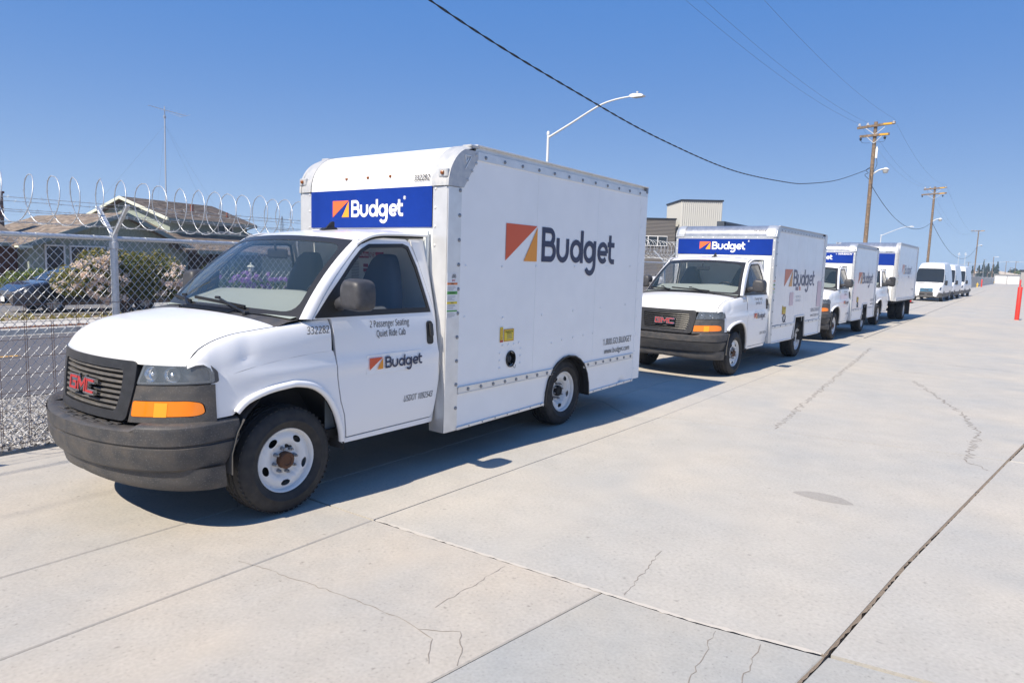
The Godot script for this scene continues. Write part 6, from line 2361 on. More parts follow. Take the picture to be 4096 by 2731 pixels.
func sedan() -> void:
	var t := thing("parked_sedan", "dark blue sedan on the driveway behind the pink flowering bush", "car", Vector3(-19.75, -0.23, -5.75), 0.0)
	var top := func(z: float) -> float:
		return table(z, [-3.75, -3.6, -3.0, -2.35, -1.6, -0.9, -0.45, 0.1, 0.35, 0.75, 0.98], [0.92, 0.98, 1.02, 1.36, 1.45, 1.42, 1.24, 0.98, 0.94, 0.82, 0.68])
	var hw := func(y: float, z: float) -> float:
		var w := table(y, [0.2, 0.45, 0.75, 0.95, 1.3, 1.45], [0.82, 0.89, 0.885, 0.84, 0.66, 0.58])
		if z > 0.3:
			w -= 0.30 * pow((z - 0.3) / 0.68, 2.5)
		if z < -3.0:
			w -= 0.12 * pow((-3.0 - z) / 0.75, 2.0)
		return w
	var low := func(z: float) -> float:
		return 0.24
	var zs := []
	for i in 44:
		zs.append(lerpf(0.975, -3.74, i / 43.0))
	var rows := loft(zs, hw, top, low, 0.10)
	var body := Geo.new()
	body.patch(rows, Vector3(0, 0.7, -1.4), true)
	for e in [0, 43]:
		var r: PackedVector3Array = rows[e]
		for i in r.size() - 1:
			body.ftri(r[i], r[i + 1], Vector3(0, 0.5, r[0].z + (0.02 if e == 0 else -0.02)), Vector3(0, 0, 1.0 if e == 0 else -1.0))
	obj("body", body, M.car_navy, t)
	var ff := func(q: Vector2) -> Vector3:
		return Vector3(q.x, q.y, 1.0 - 0.34 * pow(absf(q.x) / 0.88, 2.6) - maxf(0.0, q.y - 0.55) * 0.3)
	var fz := Vector3(0, 0, 1)
	var gr := Geo.new()
	gr.skin(pts2([-0.42, 0.56, 0.42, 0.56, 0.46, 0.66, -0.46, 0.66]), [], ff, 0.1, fz, 0.0, 0.03)
	var gn := obj("grille", gr, M.gap, t)
	for i in 3:
		var b := Geo.new()
		b.skin(pts2([-0.43, 0.575 + i * 0.032, 0.43, 0.575 + i * 0.032, 0.43, 0.588 + i * 0.032, -0.43, 0.588 + i * 0.032]), [], ff, 0.2, fz, 0.0, 0.036)
		obj("grille_bar", b, M.silver, gn)
	var pl := Geo.new()
	pl.box(Vector3(-0.02, 0.42, 1.045), Vector3(0.30, 0.15, 0.01), 0.003)
	obj("number_plate", pl, M.sticker_white, t)
	for s in [1.0, -1.0]:
		var out := Vector3(s, 0, 0)
		var hl := Geo.new()
		hl.skin(mirrored(pts2([-0.48, 0.56, -0.50, 0.68, -0.80, 0.74, -0.83, 0.66])) if s > 0 else pts2([-0.48, 0.56, -0.50, 0.68, -0.80, 0.74, -0.83, 0.66]), [], ff, 0.1, fz, 0.02, 0.03)
		obj("headlamp", hl, M.lamp_glass, t)
		var sf := func(q: Vector2) -> Vector3:
			return Vector3(s * hw.call(q.y, q.x), q.y, q.x)
		var wd := Geo.new()
		wd.skin(pts2([-0.35, 0.99, -0.80, 1.28, -1.20, 1.34, -1.22, 0.99]), [], sf, 0.12, out, 0.0, 0.012)
		wd.skin(pts2([-1.30, 0.99, -1.28, 1.345, -1.8, 1.35, -2.45, 1.18, -2.5, 1.0]), [], sf, 0.12, out, 0.0, 0.012)
		stuff("side_windows", wd, M.pane_dark, t)
		for z in [0.0, -2.72]:
			var ax := Transform3D(Basis(Vector3(0, 1, 0), Vector3(s, 0, 0), Vector3(0, 0, -s)), Vector3(s * 0.89, 0.32, z))
			var w := Geo.new()
			w.lathe(PackedVector2Array([Vector2(0.0, -0.18), Vector2(0.31, -0.18), Vector2(0.32, -0.16), Vector2(0.32, -0.02), Vector2(0.30, 0.0), Vector2(0.22, 0.004), Vector2(0.21, -0.004)]), ax, 28)
			var wn := obj("wheel", w, M.tyre, t)
			var rm := Geo.new()
			rm.lathe(PackedVector2Array([Vector2(0.215, -0.002), Vector2(0.20, -0.015), Vector2(0.19, -0.05), Vector2(0.0, -0.06)]), ax, 24)
			for k in 8:
				var a := TAU * k / 8
				rm.bar(ax * Vector3(0, -0.01, 0), ax * Vector3(0.2 * cos(a), -0.008, 0.2 * sin(a)), 0.03, 0.02, out)
			obj("rim", rm, M.silver, wn)
			var ar := Geo.new()
			var ap := PackedVector2Array()
			for k in 17:
				var a := PI * k / 16.0
				ap.append(Vector2(z + 0.37 * cos(a), 0.30 + 0.37 * sin(a)))
			ar.skin(ap, [], sf, 0.2, out, 0.0, 0.008)
			obj("arch", ar, M.gap, t)
		var mi := Geo.new()
		mi.box(Vector3(s * 0.95, 1.02, -0.35), Vector3(0.18, 0.12, 0.08), 0.03)
		obj("door_mirror", mi, M.car_navy, t)
	var wf := func(q: Vector2) -> Vector3:
		var z := lerpf(0.06, -0.80, q.y)
		var h: float = top.call(z)
		var wide: float = hw.call(h - 0.10, z)
		var ax := absf(q.x) * wide
		var over := clampf((ax - wide + 0.10) / 0.10, 0.0, 0.97)
		return Vector3(q.x * wide, h - 0.092 * (1.0 - sqrt(1.0 - over * over)), z)
	var ws := Geo.new()
	ws.skin(pts2([-0.95, 0.02, 0.95, 0.02, 0.95, 0.98, -0.95, 0.98]), [], wf, 0.06, Vector3(0, 0.7, 0.7), 0.0, 0.015)
	obj("windscreen", ws, M.pane_dark, t)


# ------------------------------------------------------------------ plants
func leaves(g: Geo, at: Vector3, r: Vector3, count: int, size: float, sd: int, shell := 0.35) -> void:
	var q := RandomNumberGenerator.new()
	q.seed = sd
	for i in count:
		var d := Vector3(q.randfn(), q.randfn(), q.randfn()).normalized()
		var k := pow(q.randf(), shell)
		var p := at + d * r * k
		var a := Vector3(q.randfn(), q.randfn(), q.randfn()).normalized() * size * q.randf_range(0.6, 1.3)
		var b := a.cross(Vector3(q.randfn(), q.randfn(), q.randfn())).normalized() * size * 0.5
		var o := a.cross(b).normalized()
		if o.y < 0.0:
			o = -o
		g.ftri(p - a, p + b, p + a, o)
		g.ftri(p - a, p - b, p + a, o)


func bush(called: String, label: String, category: String, base: Vector3, clumps: Array, leaf: Material, leaf2: Material, bloom: Material, blooms: Array, sd: int, size := 0.062) -> void:
	var t := thing(called, label, category, base)
	var st := Geo.new()
	for c in clumps:
		var m := Vector3(c[0], c[1], c[2])
		st.tube(smooth_path(PackedVector3Array([Vector3(m.x * 0.12, 0, m.z * 0.12), Vector3(m.x * 0.35, m.y * 0.55, m.z * 0.4), m]), 3), 0.03, 5, false, 0.008)
	obj("stem", st, M.branch, t)
	var a := Geo.new()
	var b := Geo.new()
	var k := 0
	for c in clumps:
		leaves(a, Vector3(c[0], c[1], c[2]), Vector3(c[3], c[4], c[5]), int(c[6] * 0.75), size, sd + k)
		leaves(b, Vector3(c[0], c[1] + 0.05, c[2]), Vector3(c[3], c[4], c[5]) * 1.05, int(c[6] * 0.5), size, sd + 50 + k, 0.2)
		k += 1
	stuff("foliage", a, leaf, t)
	stuff("foliage", b, leaf2, t)
	if blooms.size():
		var f := Geo.new()
		var q := RandomNumberGenerator.new()
		q.seed = sd + 9
		for c in blooms:
			for i in int(c[6]):
				var d := Vector3(q.randfn(), q.randfn(), q.randfn()).normalized()
				d.x = absf(d.x)
				leaves(f, Vector3(c[0], c[1], c[2]) + d * Vector3(c[3], c[4], c[5]), Vector3(0.10, 0.085, 0.10), 24, 0.042, sd + 100 + i * 7 + int(c[1] * 100), 0.4)
		stuff("blossoms", f, bloom, t)


# ------------------------------------------------------------------ buildings across the street
func shingled(parent: Node, called: String, a: Vector3, b: Vector3, c: Vector3, d: Vector3, tones: Array, sd: int, course := 0.16) -> void:
	# a roof slope: eave a-b, ridge d-c, laid in overlapping courses of shingles
	var q := RandomNumberGenerator.new()
	q.seed = sd
	var nrm := (b - a).cross(d - a).normalized()
	if nrm.y < 0.0:
		nrm = -nrm
	var deck := Geo.new()
	deck.quad(a - nrm * 0.03, b - nrm * 0.03, c - nrm * 0.03, d - nrm * 0.03, nrm)
	deck.quad(a - nrm * 0.13, b - nrm * 0.13, c - nrm * 0.13, d - nrm * 0.13, -nrm)
	for e in [[a, b], [b, c], [c, d], [d, a]]:
		deck.quad(e[0] - nrm * 0.13, e[1] - nrm * 0.13, e[1] - nrm * 0.03, e[0] - nrm * 0.03, (e[0] + e[1]) * 0.5 - (a + b + c + d) * 0.25)
	var dn := obj(called, deck, M.shingle_dark, parent)
	var g := Geo.new()
	g.tinted = true
	var n := maxi(3, int(a.distance_to(d) / course))
	for i in n:
		var t0 := float(i) / n
		var t1 := float(i + 1.25) / n
		var l0 := a.lerp(d, t0)
		var r0 := b.lerp(c, t0)
		var l1 := a.lerp(d, minf(t1, 1.0))
		var r1 := b.lerp(c, minf(t1, 1.0))
		var m := maxi(2, int(l0.distance_to(r0) / 0.32))
		for k in m:
			var f0 := float(k) / m
			var f1 := float(k + 1) / m
			var tone: float = q.randf_range(0.72, 1.22)
			var base: Color = tones[q.randi() % tones.size()]
			g.colour = Color(base.r * tone, base.g * tone, base.b * tone)
			var lift := nrm * q.randf_range(0.018, 0.026)
			g.quad(l0.lerp(r0, f0) + lift, l0.lerp(r0, f1) + lift, l1.lerp(r1, f1), l1.lerp(r1, f0), nrm)
			g.quad(l0.lerp(r0, f0) + lift, l0.lerp(r0, f1) + lift, l0.lerp(r0, f1) - nrm * 0.03, l0.lerp(r0, f0) - nrm * 0.03, (a - d))
	stuff("shingles", g, M.shingle_mix, dn)


func brickwork(parent: Node, a: Vector3, along: Vector3, w: float, h: float, out: Vector3, bl: float, bh: float, mats: Array, sd: int) -> void:
	var q := RandomNumberGenerator.new()
	q.seed = sd
	var g := Geo.new()
	g.box(Vector3(), Vector3(bl - 0.02, bh - 0.02, 0.05), 0.008)
	var m := g.mesh()
	var b := Basis(along.normalized(), Vector3.UP, along.normalized().cross(Vector3.UP))
	var rows := int(h / bh)
	var cols := int(w / bl)
	for i in rows:
		for k in cols:
			var x := (k + 0.5) * bl + (0.0 if i % 2 else bl * 0.5)
			if x > w - bl * 0.4:
				continue
			same("brick", m, mats[q.randi() % mats.size()], parent, Transform3D(b, a + along.normalized() * x + Vector3.UP * (i + 0.5) * bh + out * q.randf_range(0.0, 0.015)))


func house_window(parent: Node, c: Vector3, w: float, h: float, panes := 1) -> void:
	var g := Geo.new()
	for e in [[0.0, h * 0.5, w + 0.1, 0.08], [0.0, -h * 0.5, w + 0.1, 0.08]]:
		g.box(c + Vector3(0.04, e[1], 0), Vector3(0.09, e[3], e[2]), 0.006)
	for k in panes + 1:
		g.box(c + Vector3(0.035, 0, -w * 0.5 + w * k / panes), Vector3(0.08, h - 0.08, 0.07), 0.006)
	var n := obj("window", g, M.window_white, parent)
	for k in panes:
		var p := Geo.new()
		p.box(c + Vector3(0.012, 0, -w * 0.5 + w * (k + 0.5) / panes), Vector3(0.012, h - 0.06, w / panes - 0.05))
		obj("pane", p, M.pane_dark, n)


func street_side() -> void:
	var sv := mat("shingle_mix", Color.WHITE, 0.95)
	sv.vertex_color_use_as_albedo = true
	var tones := [Color(0.28, 0.225, 0.18), Color(0.215, 0.172, 0.14), Color(0.34, 0.28, 0.225), Color(0.245, 0.205, 0.175)]
	sedan()
	var h := thing("ranch_house", "sage green house with brown shingle roofs, gable facing the street and a stone chimney", "house", Vector3(-30.0, -0.5, -13.0))
	h.position = Vector3.ZERO
	# walls of the street gable
	var wl := Geo.new()
	wl.prism(pts2([8.95, -0.6, 16.0, -0.6, 16.0, 1.92, 12.79, 3.40, 8.95, 1.86]), Transform3D(Basis(Vector3(0, 0, -1), Vector3(0, 1, 0), Vector3(1, 0, 0)), Vector3(-36.0, 0, 0)), 5.8)
	obj("gable_wall", wl, M.siding_sage, h)
	for i in 24:
		var z := -9.1 - i * 0.3
		var top := minf(1.80 + (absf(z) - 8.95) * 0.40, 3.36 - (absf(z) - 12.79) * 0.46)
		var b := Geo.new()
		b.box(Vector3(-30.19, top * 0.5 - 0.3, z), Vector3(0.02, top + 0.6, 0.05), 0.004)
		obj("batten", b, M.siding_sage, h)
	# its roof
	shingled(h, "gable_roof", Vector3(-29.5, 1.82, -8.37), Vector3(-40.0, 1.82, -8.37), Vector3(-40.0, 3.55, -12.79), Vector3(-29.5, 3.55, -12.79), tones, 1)
	shingled(h, "gable_roof", Vector3(-29.5, 1.70, -16.7), Vector3(-40.0, 1.70, -16.7), Vector3(-40.0, 3.55, -12.79), Vector3(-29.5, 3.55, -12.79), tones, 2)
	var fa := Geo.new()
	fa.bar(Vector3(-29.48, 1.72, -8.37), Vector3(-29.48, 3.46, -12.79), 0.05, 0.20, Vector3.UP, 0.006)
	fa.bar(Vector3(-29.48, 1.60, -16.7), Vector3(-29.48, 3.46, -12.79), 0.05, 0.20, Vector3.UP, 0.006)
	obj("barge_board", fa, M.trim_sage, h)
	var rb := Geo.new()
	rb.box(Vector3(-29.9, 3.30, -12.79), Vector3(0.9, 0.16, 0.12), 0.01)
	rb.box(Vector3(-29.75, 1.78, -8.62), Vector3(0.6, 0.10, 0.5), 0.01)
	obj("rafter_end", rb, M.trim_cream, h)
	house_window(h, Vector3(-30.18, 1.20, -9.95), 0.75, 1.35)
	house_window(h, Vector3(-30.18, 1.25, -11.30), 1.45, 1.25, 2)
	house_window(h, Vector3(-30.18, 1.35, -12.50), 0.62, 0.95)
	# the long body behind, its street slope on either side of the gable
	shingled(h, "main_roof", Vector3(-30.6, 1.93, -2.0), Vector3(-30.6, 1.93, -9.0), Vector3(-36.5, 3.62, -9.0), Vector3(-36.5, 3.62, -2.0), tones, 3)
	shingled(h, "main_roof", Vector3(-29.2, 1.90, -15.5), Vector3(-29.2, 1.84, -23.0), Vector3(-35.4, 3.52, -21.5), Vector3(-35.4, 3.52, -13.2), tones, 4)
	var mw := Geo.new()
	mw.box(Vector3(-36.0, 0.6, -5.6), Vector3(9.0, 2.5, 7.0))
	mw.box(Vector3(-37.0, 0.6, -18.2), Vector3(9.0, 2.5, 8.8))
	stuff("main_wall", mw, M.siding_sage, h)
	var gu := Geo.new()
	gu.box(Vector3(-30.55, 1.85, -5.2), Vector3(0.1, 0.14, 6.6), 0.01)
	gu.box(Vector3(-29.15, 1.78, -19.6), Vector3(0.1, 0.14, 7.0), 0.01)
	stuff("gutter_board", gu, M.trim_sage, h)
	house_window(h, Vector3(-31.48, 1.0, -7.35), 0.8, 1.5)
	var ent := Geo.new()
	ent.box(Vector3(-31.46, 0.75, -8.45), Vector3(0.05, 2.0, 0.95), 0.006)
	obj("door", ent, M.brick_dark, h)
	# brick porch in the shade of the right-hand slope
	var pb := Geo.new()
	pb.box(Vector3(-32.42, 0.65, -18.5), Vector3(0.08, 2.5, 8.0))
	var pn := obj("porch_wall", pb, M.mortar_brown, h)
	brickwork(pn, Vector3(-32.36, -0.6, -14.2), Vector3(0, 0, -1), 2.6, 2.6, Vector3(1, 0, 0), 0.36, 0.13, [M.brick_red, M.brick_dark, M.brick_tan], 3)
	var col := Geo.new()
	col.box(Vector3(-30.15, 0.8, -15.98), Vector3(0.14, 2.8, 0.16), 0.01)
	col.box(Vector3(-29.6, 0.6, -18.2), Vector3(0.16, 2.4, 0.16), 0.01)
	stuff("porch_post", col, M.trim_sage, h)
	# upper storey behind
	var up := Geo.new()
	up.prism(pts2([32.5, 0.0, 41.5, 0.0, 41.5, 3.75, 37.35, 4.72, 32.5, 3.55]), Transform3D(Basis(Vector3(-1, 0, 0), Vector3(0, 1, 0), Vector3(0, 0, 1)), Vector3(0, 0, -21.0)), 4.6)
	obj("upper_wall", up, M.siding_sage, h)
	shingled(h, "upper_roof", Vector3(-31.9, 3.56, -16.0), Vector3(-31.9, 3.47, -21.3), Vector3(-37.35, 4.76, -21.6), Vector3(-37.35, 4.86, -16.0), tones, 5)
	shingled(h, "upper_roof", Vector3(-42.2, 3.80, -16.0), Vector3(-42.2, 3.80, -21.6), Vector3(-37.35, 4.76, -21.6), Vector3(-37.35, 4.86, -16.0), tones, 6)
	var uf := Geo.new()
	uf.bar(Vector3(-31.9, 3.49, -15.98), Vector3(-37.35, 4.79, -15.98), 0.05, 0.17, Vector3.UP, 0.006)
	uf.bar(Vector3(-42.2, 3.74, -15.98), Vector3(-37.35, 4.79, -15.98), 0.05, 0.17, Vector3.UP, 0.006)
	obj("barge_board", uf, M.trim_cream, h)
	var ue := Geo.new()
	ue.bar(Vector3(-31.86, 3.47, -16.0), Vector3(-31.86, 3.38, -21.3), 0.06, 0.15, Vector3.UP, 0.006)
	ue.tube(pts3([-31.95, 3.36, -21.2, -32.3, 3.2, -20.9, -32.45, 2.9, -20.9]), 0.04, 6)
	obj("eave_gutter", ue, M.trim_sage, h)
	for i in 9:
		var lv := Geo.new()
		var ww := 2.1 * (1.0 - i / 9.5)
		lv.box(Vector3(-37.35, 4.12 + i * 0.055, -16.38), Vector3(ww * 2, 0.035, 0.03), 0.0, Basis(Vector3.RIGHT, 0.4))
		obj("gable_louvre", lv, M.trim_sage, h)
	house_window(h, Vector3(-32.47, 3.2, -19.6), 0.9, 0.45, 2)
	# chimney of rough stone
	var cm := Geo.new()
	cm.box(Vector3(-35.0, 3.4, -8.7), Vector3(1.0, 1.9, 1.5), 0.01)
	var ch := obj("chimney", cm, M.mortar_brown, h)
	brickwork(ch, Vector3(-34.49, 3.0, -7.95), Vector3(0, 0, -1), 1.5, 1.25, Vector3(1, 0, 0), 0.33, 0.15, [M.brick_tan, M.brick_tan, M.brick_red], 5)
	brickwork(ch, Vector3(-35.5, 3.0, -7.94), Vector3(1, 0, 0), 1.0, 1.25, Vector3(0, 0, 1), 0.33, 0.15, [M.brick_tan, M.brick_tan, M.brick_red], 6)
	var cc := Geo.new()
	cc.box(Vector3(-35.0, 4.32, -8.7), Vector3(1.1, 0.10, 1.6), 0.01)
	cc.box(Vector3(-35.0, 4.55, -8.45), Vector3(0.6, 0.30, 0.75), 0.01)
	obj("chimney_cap", cc, M.brick_dark, ch)
	var vp := Geo.new()
	vp.lathe(PackedVector2Array([Vector2(0.09, 0), Vector2(0.09, 0.34), Vector2(0.13, 0.34), Vector2(0.13, 0.38), Vector2(0, 0.38)]), Transform3D(Basis(), Vector3(-34.4, 4.15, -18.7)), 10)
	obj("roof_vent", vp, M.vent_rust, h)
	var vq := Geo.new()
	vq.lathe(PackedVector2Array([Vector2(0.05, 0), Vector2(0.05, 0.28), Vector2(0, 0.28)]), Transform3D(Basis(), Vector3(-33.4, 3.9, -20.3)), 8)
	obj("roof_vent", vq, M.vent_rust, h)
	var fl := Geo.new()
	fl.bar(Vector3(-30.5, 1.98, -7.3), Vector3(-34.2, 3.05, -8.9), 0.06, 0.03)
	obj("copper_flashing", fl, M.copper_flash, h)
	# rooftop aerial on a guyed mast
	var an := thing("tv_antenna", "tall thin television aerial mast held by guy wires above the sage house", "antenna", Vector3(-35.0, 4.6, -17.5))
	var ms := Geo.new()
	ms.tube(pts3([0, 0, 0, 0.0, 4.6, -0.05, 0.0, 5.32, -0.05]), 0.045, 6, true, 0.03)
	obj("mast", ms, M.galvanised, an)
	var ya := Geo.new()
	ya.bar(Vector3(0.0, 5.22, 0.85), Vector3(0.0, 5.02, -1.3), 0.02, 0.02)
	for i in 11:
		var q := i / 10.0
		ya.tube(PackedVector3Array([Vector3(-0.15 - 0.5 * q * q, 5.21 - 0.2 * q, 0.8 - q * 2.0), Vector3(0.15 + 0.5 * q * q, 5.21 - 0.2 * q, 0.8 - q * 2.0)]), 0.008, 4)
	ya.box(Vector3(0, 4.75, -0.05), Vector3(0.12, 0.16, 0.12), 0.02)
	obj("aerial", ya, M.galvanised, an)
	for e in [[-1.5, -1.0, 3.6], [-1.0, -1.0, -3.4], [2.6, -1.3, 1.9], [2.2, -1.2, -2.4]]:
		var gw := Geo.new()
		gw.tube(PackedVector3Array([Vector3(0, 4.3, -0.05), Vector3(e[0], e[1], e[2])]), 0.003, 3, false)
		obj("guy_wire", gw, M.cable_grey, an)
	# neighbour's house seen through the first truck's cab
	var n := thing("garage_house", "blue-grey garage with a shingle roof, seen through the nearest truck's windscreen", "house", Vector3(-30, 0, -25))
	n.position = Vector3.ZERO
	var nw := Geo.new()
	nw.box(Vector3(-33.0, 0.6, -24.5), Vector3(7.0, 2.6, 9.0))
	obj("wall", nw, M.siding_sage, n)
	shingled(n, "roof", Vector3(-29.0, 1.80, -19.5), Vector3(-29.0, 1.80, -30.0), Vector3(-33.5, 2.9, -28.0), Vector3(-33.5, 2.9, -21.5), tones, 8)
	shingled(n, "roof", Vector3(-38.0, 1.80, -19.5), Vector3(-38.0, 1.80, -30.0), Vector3(-33.5, 2.9, -28.0), Vector3(-33.5, 2.9, -21.5), tones, 9)
	shingled(n, "roof", Vector3(-38.0, 1.80, -19.5), Vector3(-29.0, 1.80, -19.5), Vector3(-33.5, 2.9, -21.5), Vector3(-33.5, 2.9, -21.5), tones, 10)
	var nd := Geo.new()
	nd.box(Vector3(-29.46, 0.35, -24.2), Vector3(0.06, 2.1, 4.6), 0.01)
	obj("garage_door", nd, M.trim_sage, n)
	# plants
	bush("flowering_bush", "wide shrub covered in pale pink blossom in front of the parked sedan", "shrub", Vector3(-17.7, -0.2, -7.25), [[0.085, 0.989, 1.376, 0.54, 0.45, 0.66, 900], [0, 1.499, 0.688, 0.54, 0.45, 0.616, 1100], [0, 0.938, 0.344, 0.63, 0.55, 0.792, 1300], [0.085, 1.397, -0.344, 0.54, 0.5, 0.66, 1200], [0, 0.938, -0.688, 0.585, 0.55, 0.704, 1000], [0.085, 1.295, -1.204, 0.54, 0.55, 0.616, 1000], [0.085, 0.785, -1.72, 0.54, 0.5, 0.616, 900], [-0.085, 1.805, -1.161, 0.162, 0.22, 0.194, 90], [-0.085, 1.754, 0.086, 0.27, 0.25, 0.264, 130]], M.leaf_green, M.leaf_olive, M.blossom_pink, [[0.255, 0.887, 1.72, 0.315, 0.16, 0.37, 13], [0.297, 1.295, 1.075, 0.405, 0.42, 0.484, 32], [0.297, 1.754, 0.559, 0.27, 0.28, 0.308, 16], [0.383, 0.785, 0.817, 0.36, 0.3, 0.396, 22], [0.383, 0.479, 0.43, 0.27, 0.16, 0.308, 8], [0.34, 1.091, 0.301, 0.36, 0.25, 0.264, 9], [0.34, 1.193, -1.376, 0.36, 0.38, 0.484, 26], [0.34, 0.887, -1.892, 0.36, 0.3, 0.396, 20], [0.34, 0.785, -1.118, 0.36, 0.25, 0.352, 10]], 20)
	bush("rounded_bush", "low rounded green hedge bush beside the sage house, left of the sedan", "shrub", Vector3(-26.2, -0.45, -7.5), [[0, 0.75, 0.35, 0.6, 0.5, 0.6, 900], [0, 0.8, -0.35, 0.6, 0.55, 0.6, 900], [0, 0.35, 0, 0.65, 0.4, 0.8, 800]], M.leaf_green, M.leaf_bright, M.blossom_pink, [], 41)
	bush("dark_hedge", "dark green hedge in the shade of the porch roof", "hedge", Vector3(-27.6, -0.45, -16.6), [[0, 0.7, 0.9, 0.5, 0.9, 0.7, 900], [0, 0.8, 0.0, 0.5, 1.0, 0.7, 900], [0, 0.9, -0.9, 0.5, 1.1, 0.7, 900]], M.leaf_dark, M.leaf_green, M.blossom_pink, [], 52, 0.045)
	bush("violet_bush", "shrub with violet flower heads, seen through the nearest truck's cab", "shrub", Vector3(-19.4, -0.3, -13.2), [[0, 0.5, 1.6, 0.5, 0.5, 0.8, 900], [0, 0.6, 0.4, 0.5, 0.6, 0.9, 1000], [0, 0.5, -0.8, 0.5, 0.5, 0.8, 800]], M.leaf_green, M.leaf_dark, M.blossom_violet, [[0.2, 0.95, 1.4, 0.35, 0.3, 0.8, 22], [0.2, 1.1, 0.4, 0.35, 0.35, 0.8, 30], [0.2, 0.85, -0.7, 0.35, 0.3, 0.8, 22]], 63)
	bush("rose_tree", "green shrub with a few rose-red flower heads beside the violet shrub", "shrub", Vector3(-22.5, -0.3, -18.3), [[0, 1.2, 0, 0.6, 0.9, 0.6, 1000], [0, 1.9, -0.6, 0.7, 0.7, 0.8, 1000]], M.leaf_green, M.leaf_bright, M.blossom_rose, [[0.3, 1.2, 0.3, 0.3, 0.5, 0.4, 9]], 71)
	# garden lantern
	var gl := thing("garden_lantern", "pale green lantern with a pagoda cap on a thin post among violet flowers", "lantern", Vector3(-19.0, -0.33, -12.55))
	var lp := Geo.new()
	lp.tube(pts3([0, 0, 0, 0, 1.45, 0]), 0.022, 6)
	obj("post", lp, M.lamp_white, gl)
	var lb := Geo.new()
	lb.box(Vector3(0, 1.52, 0), Vector3(0.15, 0.18, 0.15), 0.01)
	obj("lantern_box", lb, M.lamp_glass, gl)
	var lc := Geo.new()
	lc.lathe(PackedVector2Array([Vector2(0.15, 1.61), Vector2(0.10, 1.66), Vector2(0.03, 1.70), Vector2(0.02, 1.78), Vector2(0, 1.79)]), Transform3D(), 8)
	obj("cap", lc, M.trim_cream, gl)
	industrial()
	# electricity pylon far behind the house
	var py := thing("lattice_pylon", "thin steel lattice pylon far away behind the house roof", "pylon", Vector3(-220, 0, -155.6))
	for s in [Vector2(1, 1), Vector2(1, -1), Vector2(-1, 1), Vector2(-1, -1)]:
		var lg := Geo.new()
		lg.tube(PackedVector3Array([Vector3(s.x * 1.3, -3, s.y * 1.3), Vector3(s.x * 0.6, 9.0, s.y * 0.6), Vector3(0.15 * s.x, 16.4, 0.15 * s.y)]), 0.07, 4)
		obj("leg", lg, M.lattice, py)
	var xb := Geo.new()
	for i in 12:
		var y := -2.0 + i * 1.5
		var w := table(y, [-3.0, 9.0, 16.4], [1.3, 0.6, 0.15])
		var w2 := table(y + 1.5, [-3.0, 9.0, 16.4], [1.3, 0.6, 0.15])
		for s in [1.0, -1.0]:
			xb.tube(PackedVector3Array([Vector3(w, y, w * s), Vector3(w2, y + 1.5, -w2 * s)]), 0.04, 3, false)
			xb.tube(PackedVector3Array([Vector3(w * s, y, w), Vector3(-w2 * s, y + 1.5, w)]), 0.04, 3, false)
	obj("cross_bracing", xb, M.lattice, py)
	for y in [15.3, 13.2, 11.2]:
		var ar := Geo.new()
		ar.bar(Vector3(0, y, -2.6), Vector3(0, y, 2.6), 0.10, 0.10)
		obj("cross_arm", ar, M.lattice, py)
	for k in 3:
		var wr := Geo.new()
		var pw := PackedVector3Array()
		for i in 21:
			var t := i / 20.0
			pw.append(Vector3(-220, 15.2 - k * 2.0 - 4.0 * 5.0 * t * (1.0 - t), -155.6 + 2.4 + t * 230.0))
		wr.tube(pw, 0.016, 3, false)
		tag(obj("power_line", wr, M.cable_grey), "thin high-voltage line beyond the sage house roof, %s of three" % ["top", "middle", "lowest"][k], "power line", "high-voltage lines left of the pylon")


func corrugated(o: Vector3, e1: Vector3, w: float, h: float, pitch: float, depth: float, vertical := true) -> Geo:
	var g := Geo.new()
	var out := e1.cross(Vector3.UP).normalized()
	var prof := [[0.0, 0.0], [0.28, 0.0], [0.40, 1.0], [0.72, 1.0], [0.84, 0.0], [1.0, 0.0]]
	if vertical:
		var n := int(w / pitch)
		for i in n:
			for k in 5:
				var a: Vector3 = o + e1 * (i + prof[k][0]) * (w / n) + out * depth * prof[k][1]
				var b: Vector3 = o + e1 * (i + prof[k + 1][0]) * (w / n) + out * depth * prof[k + 1][1]
				g.quad(a, b, b + Vector3.UP * h, a + Vector3.UP * h, out)
	else:
		var n := int(h / pitch)
		for i in n:
			for k in 5:
				var a: Vector3 = o + Vector3.UP * (i + prof[k][0]) * (h / n) + out * depth * prof[k][1]
				var b: Vector3 = o + Vector3.UP * (i + prof[k + 1][0]) * (h / n) + out * depth * prof[k + 1][1]
				g.quad(a, a + e1 * w, b + e1 * w, b, out)
	return g


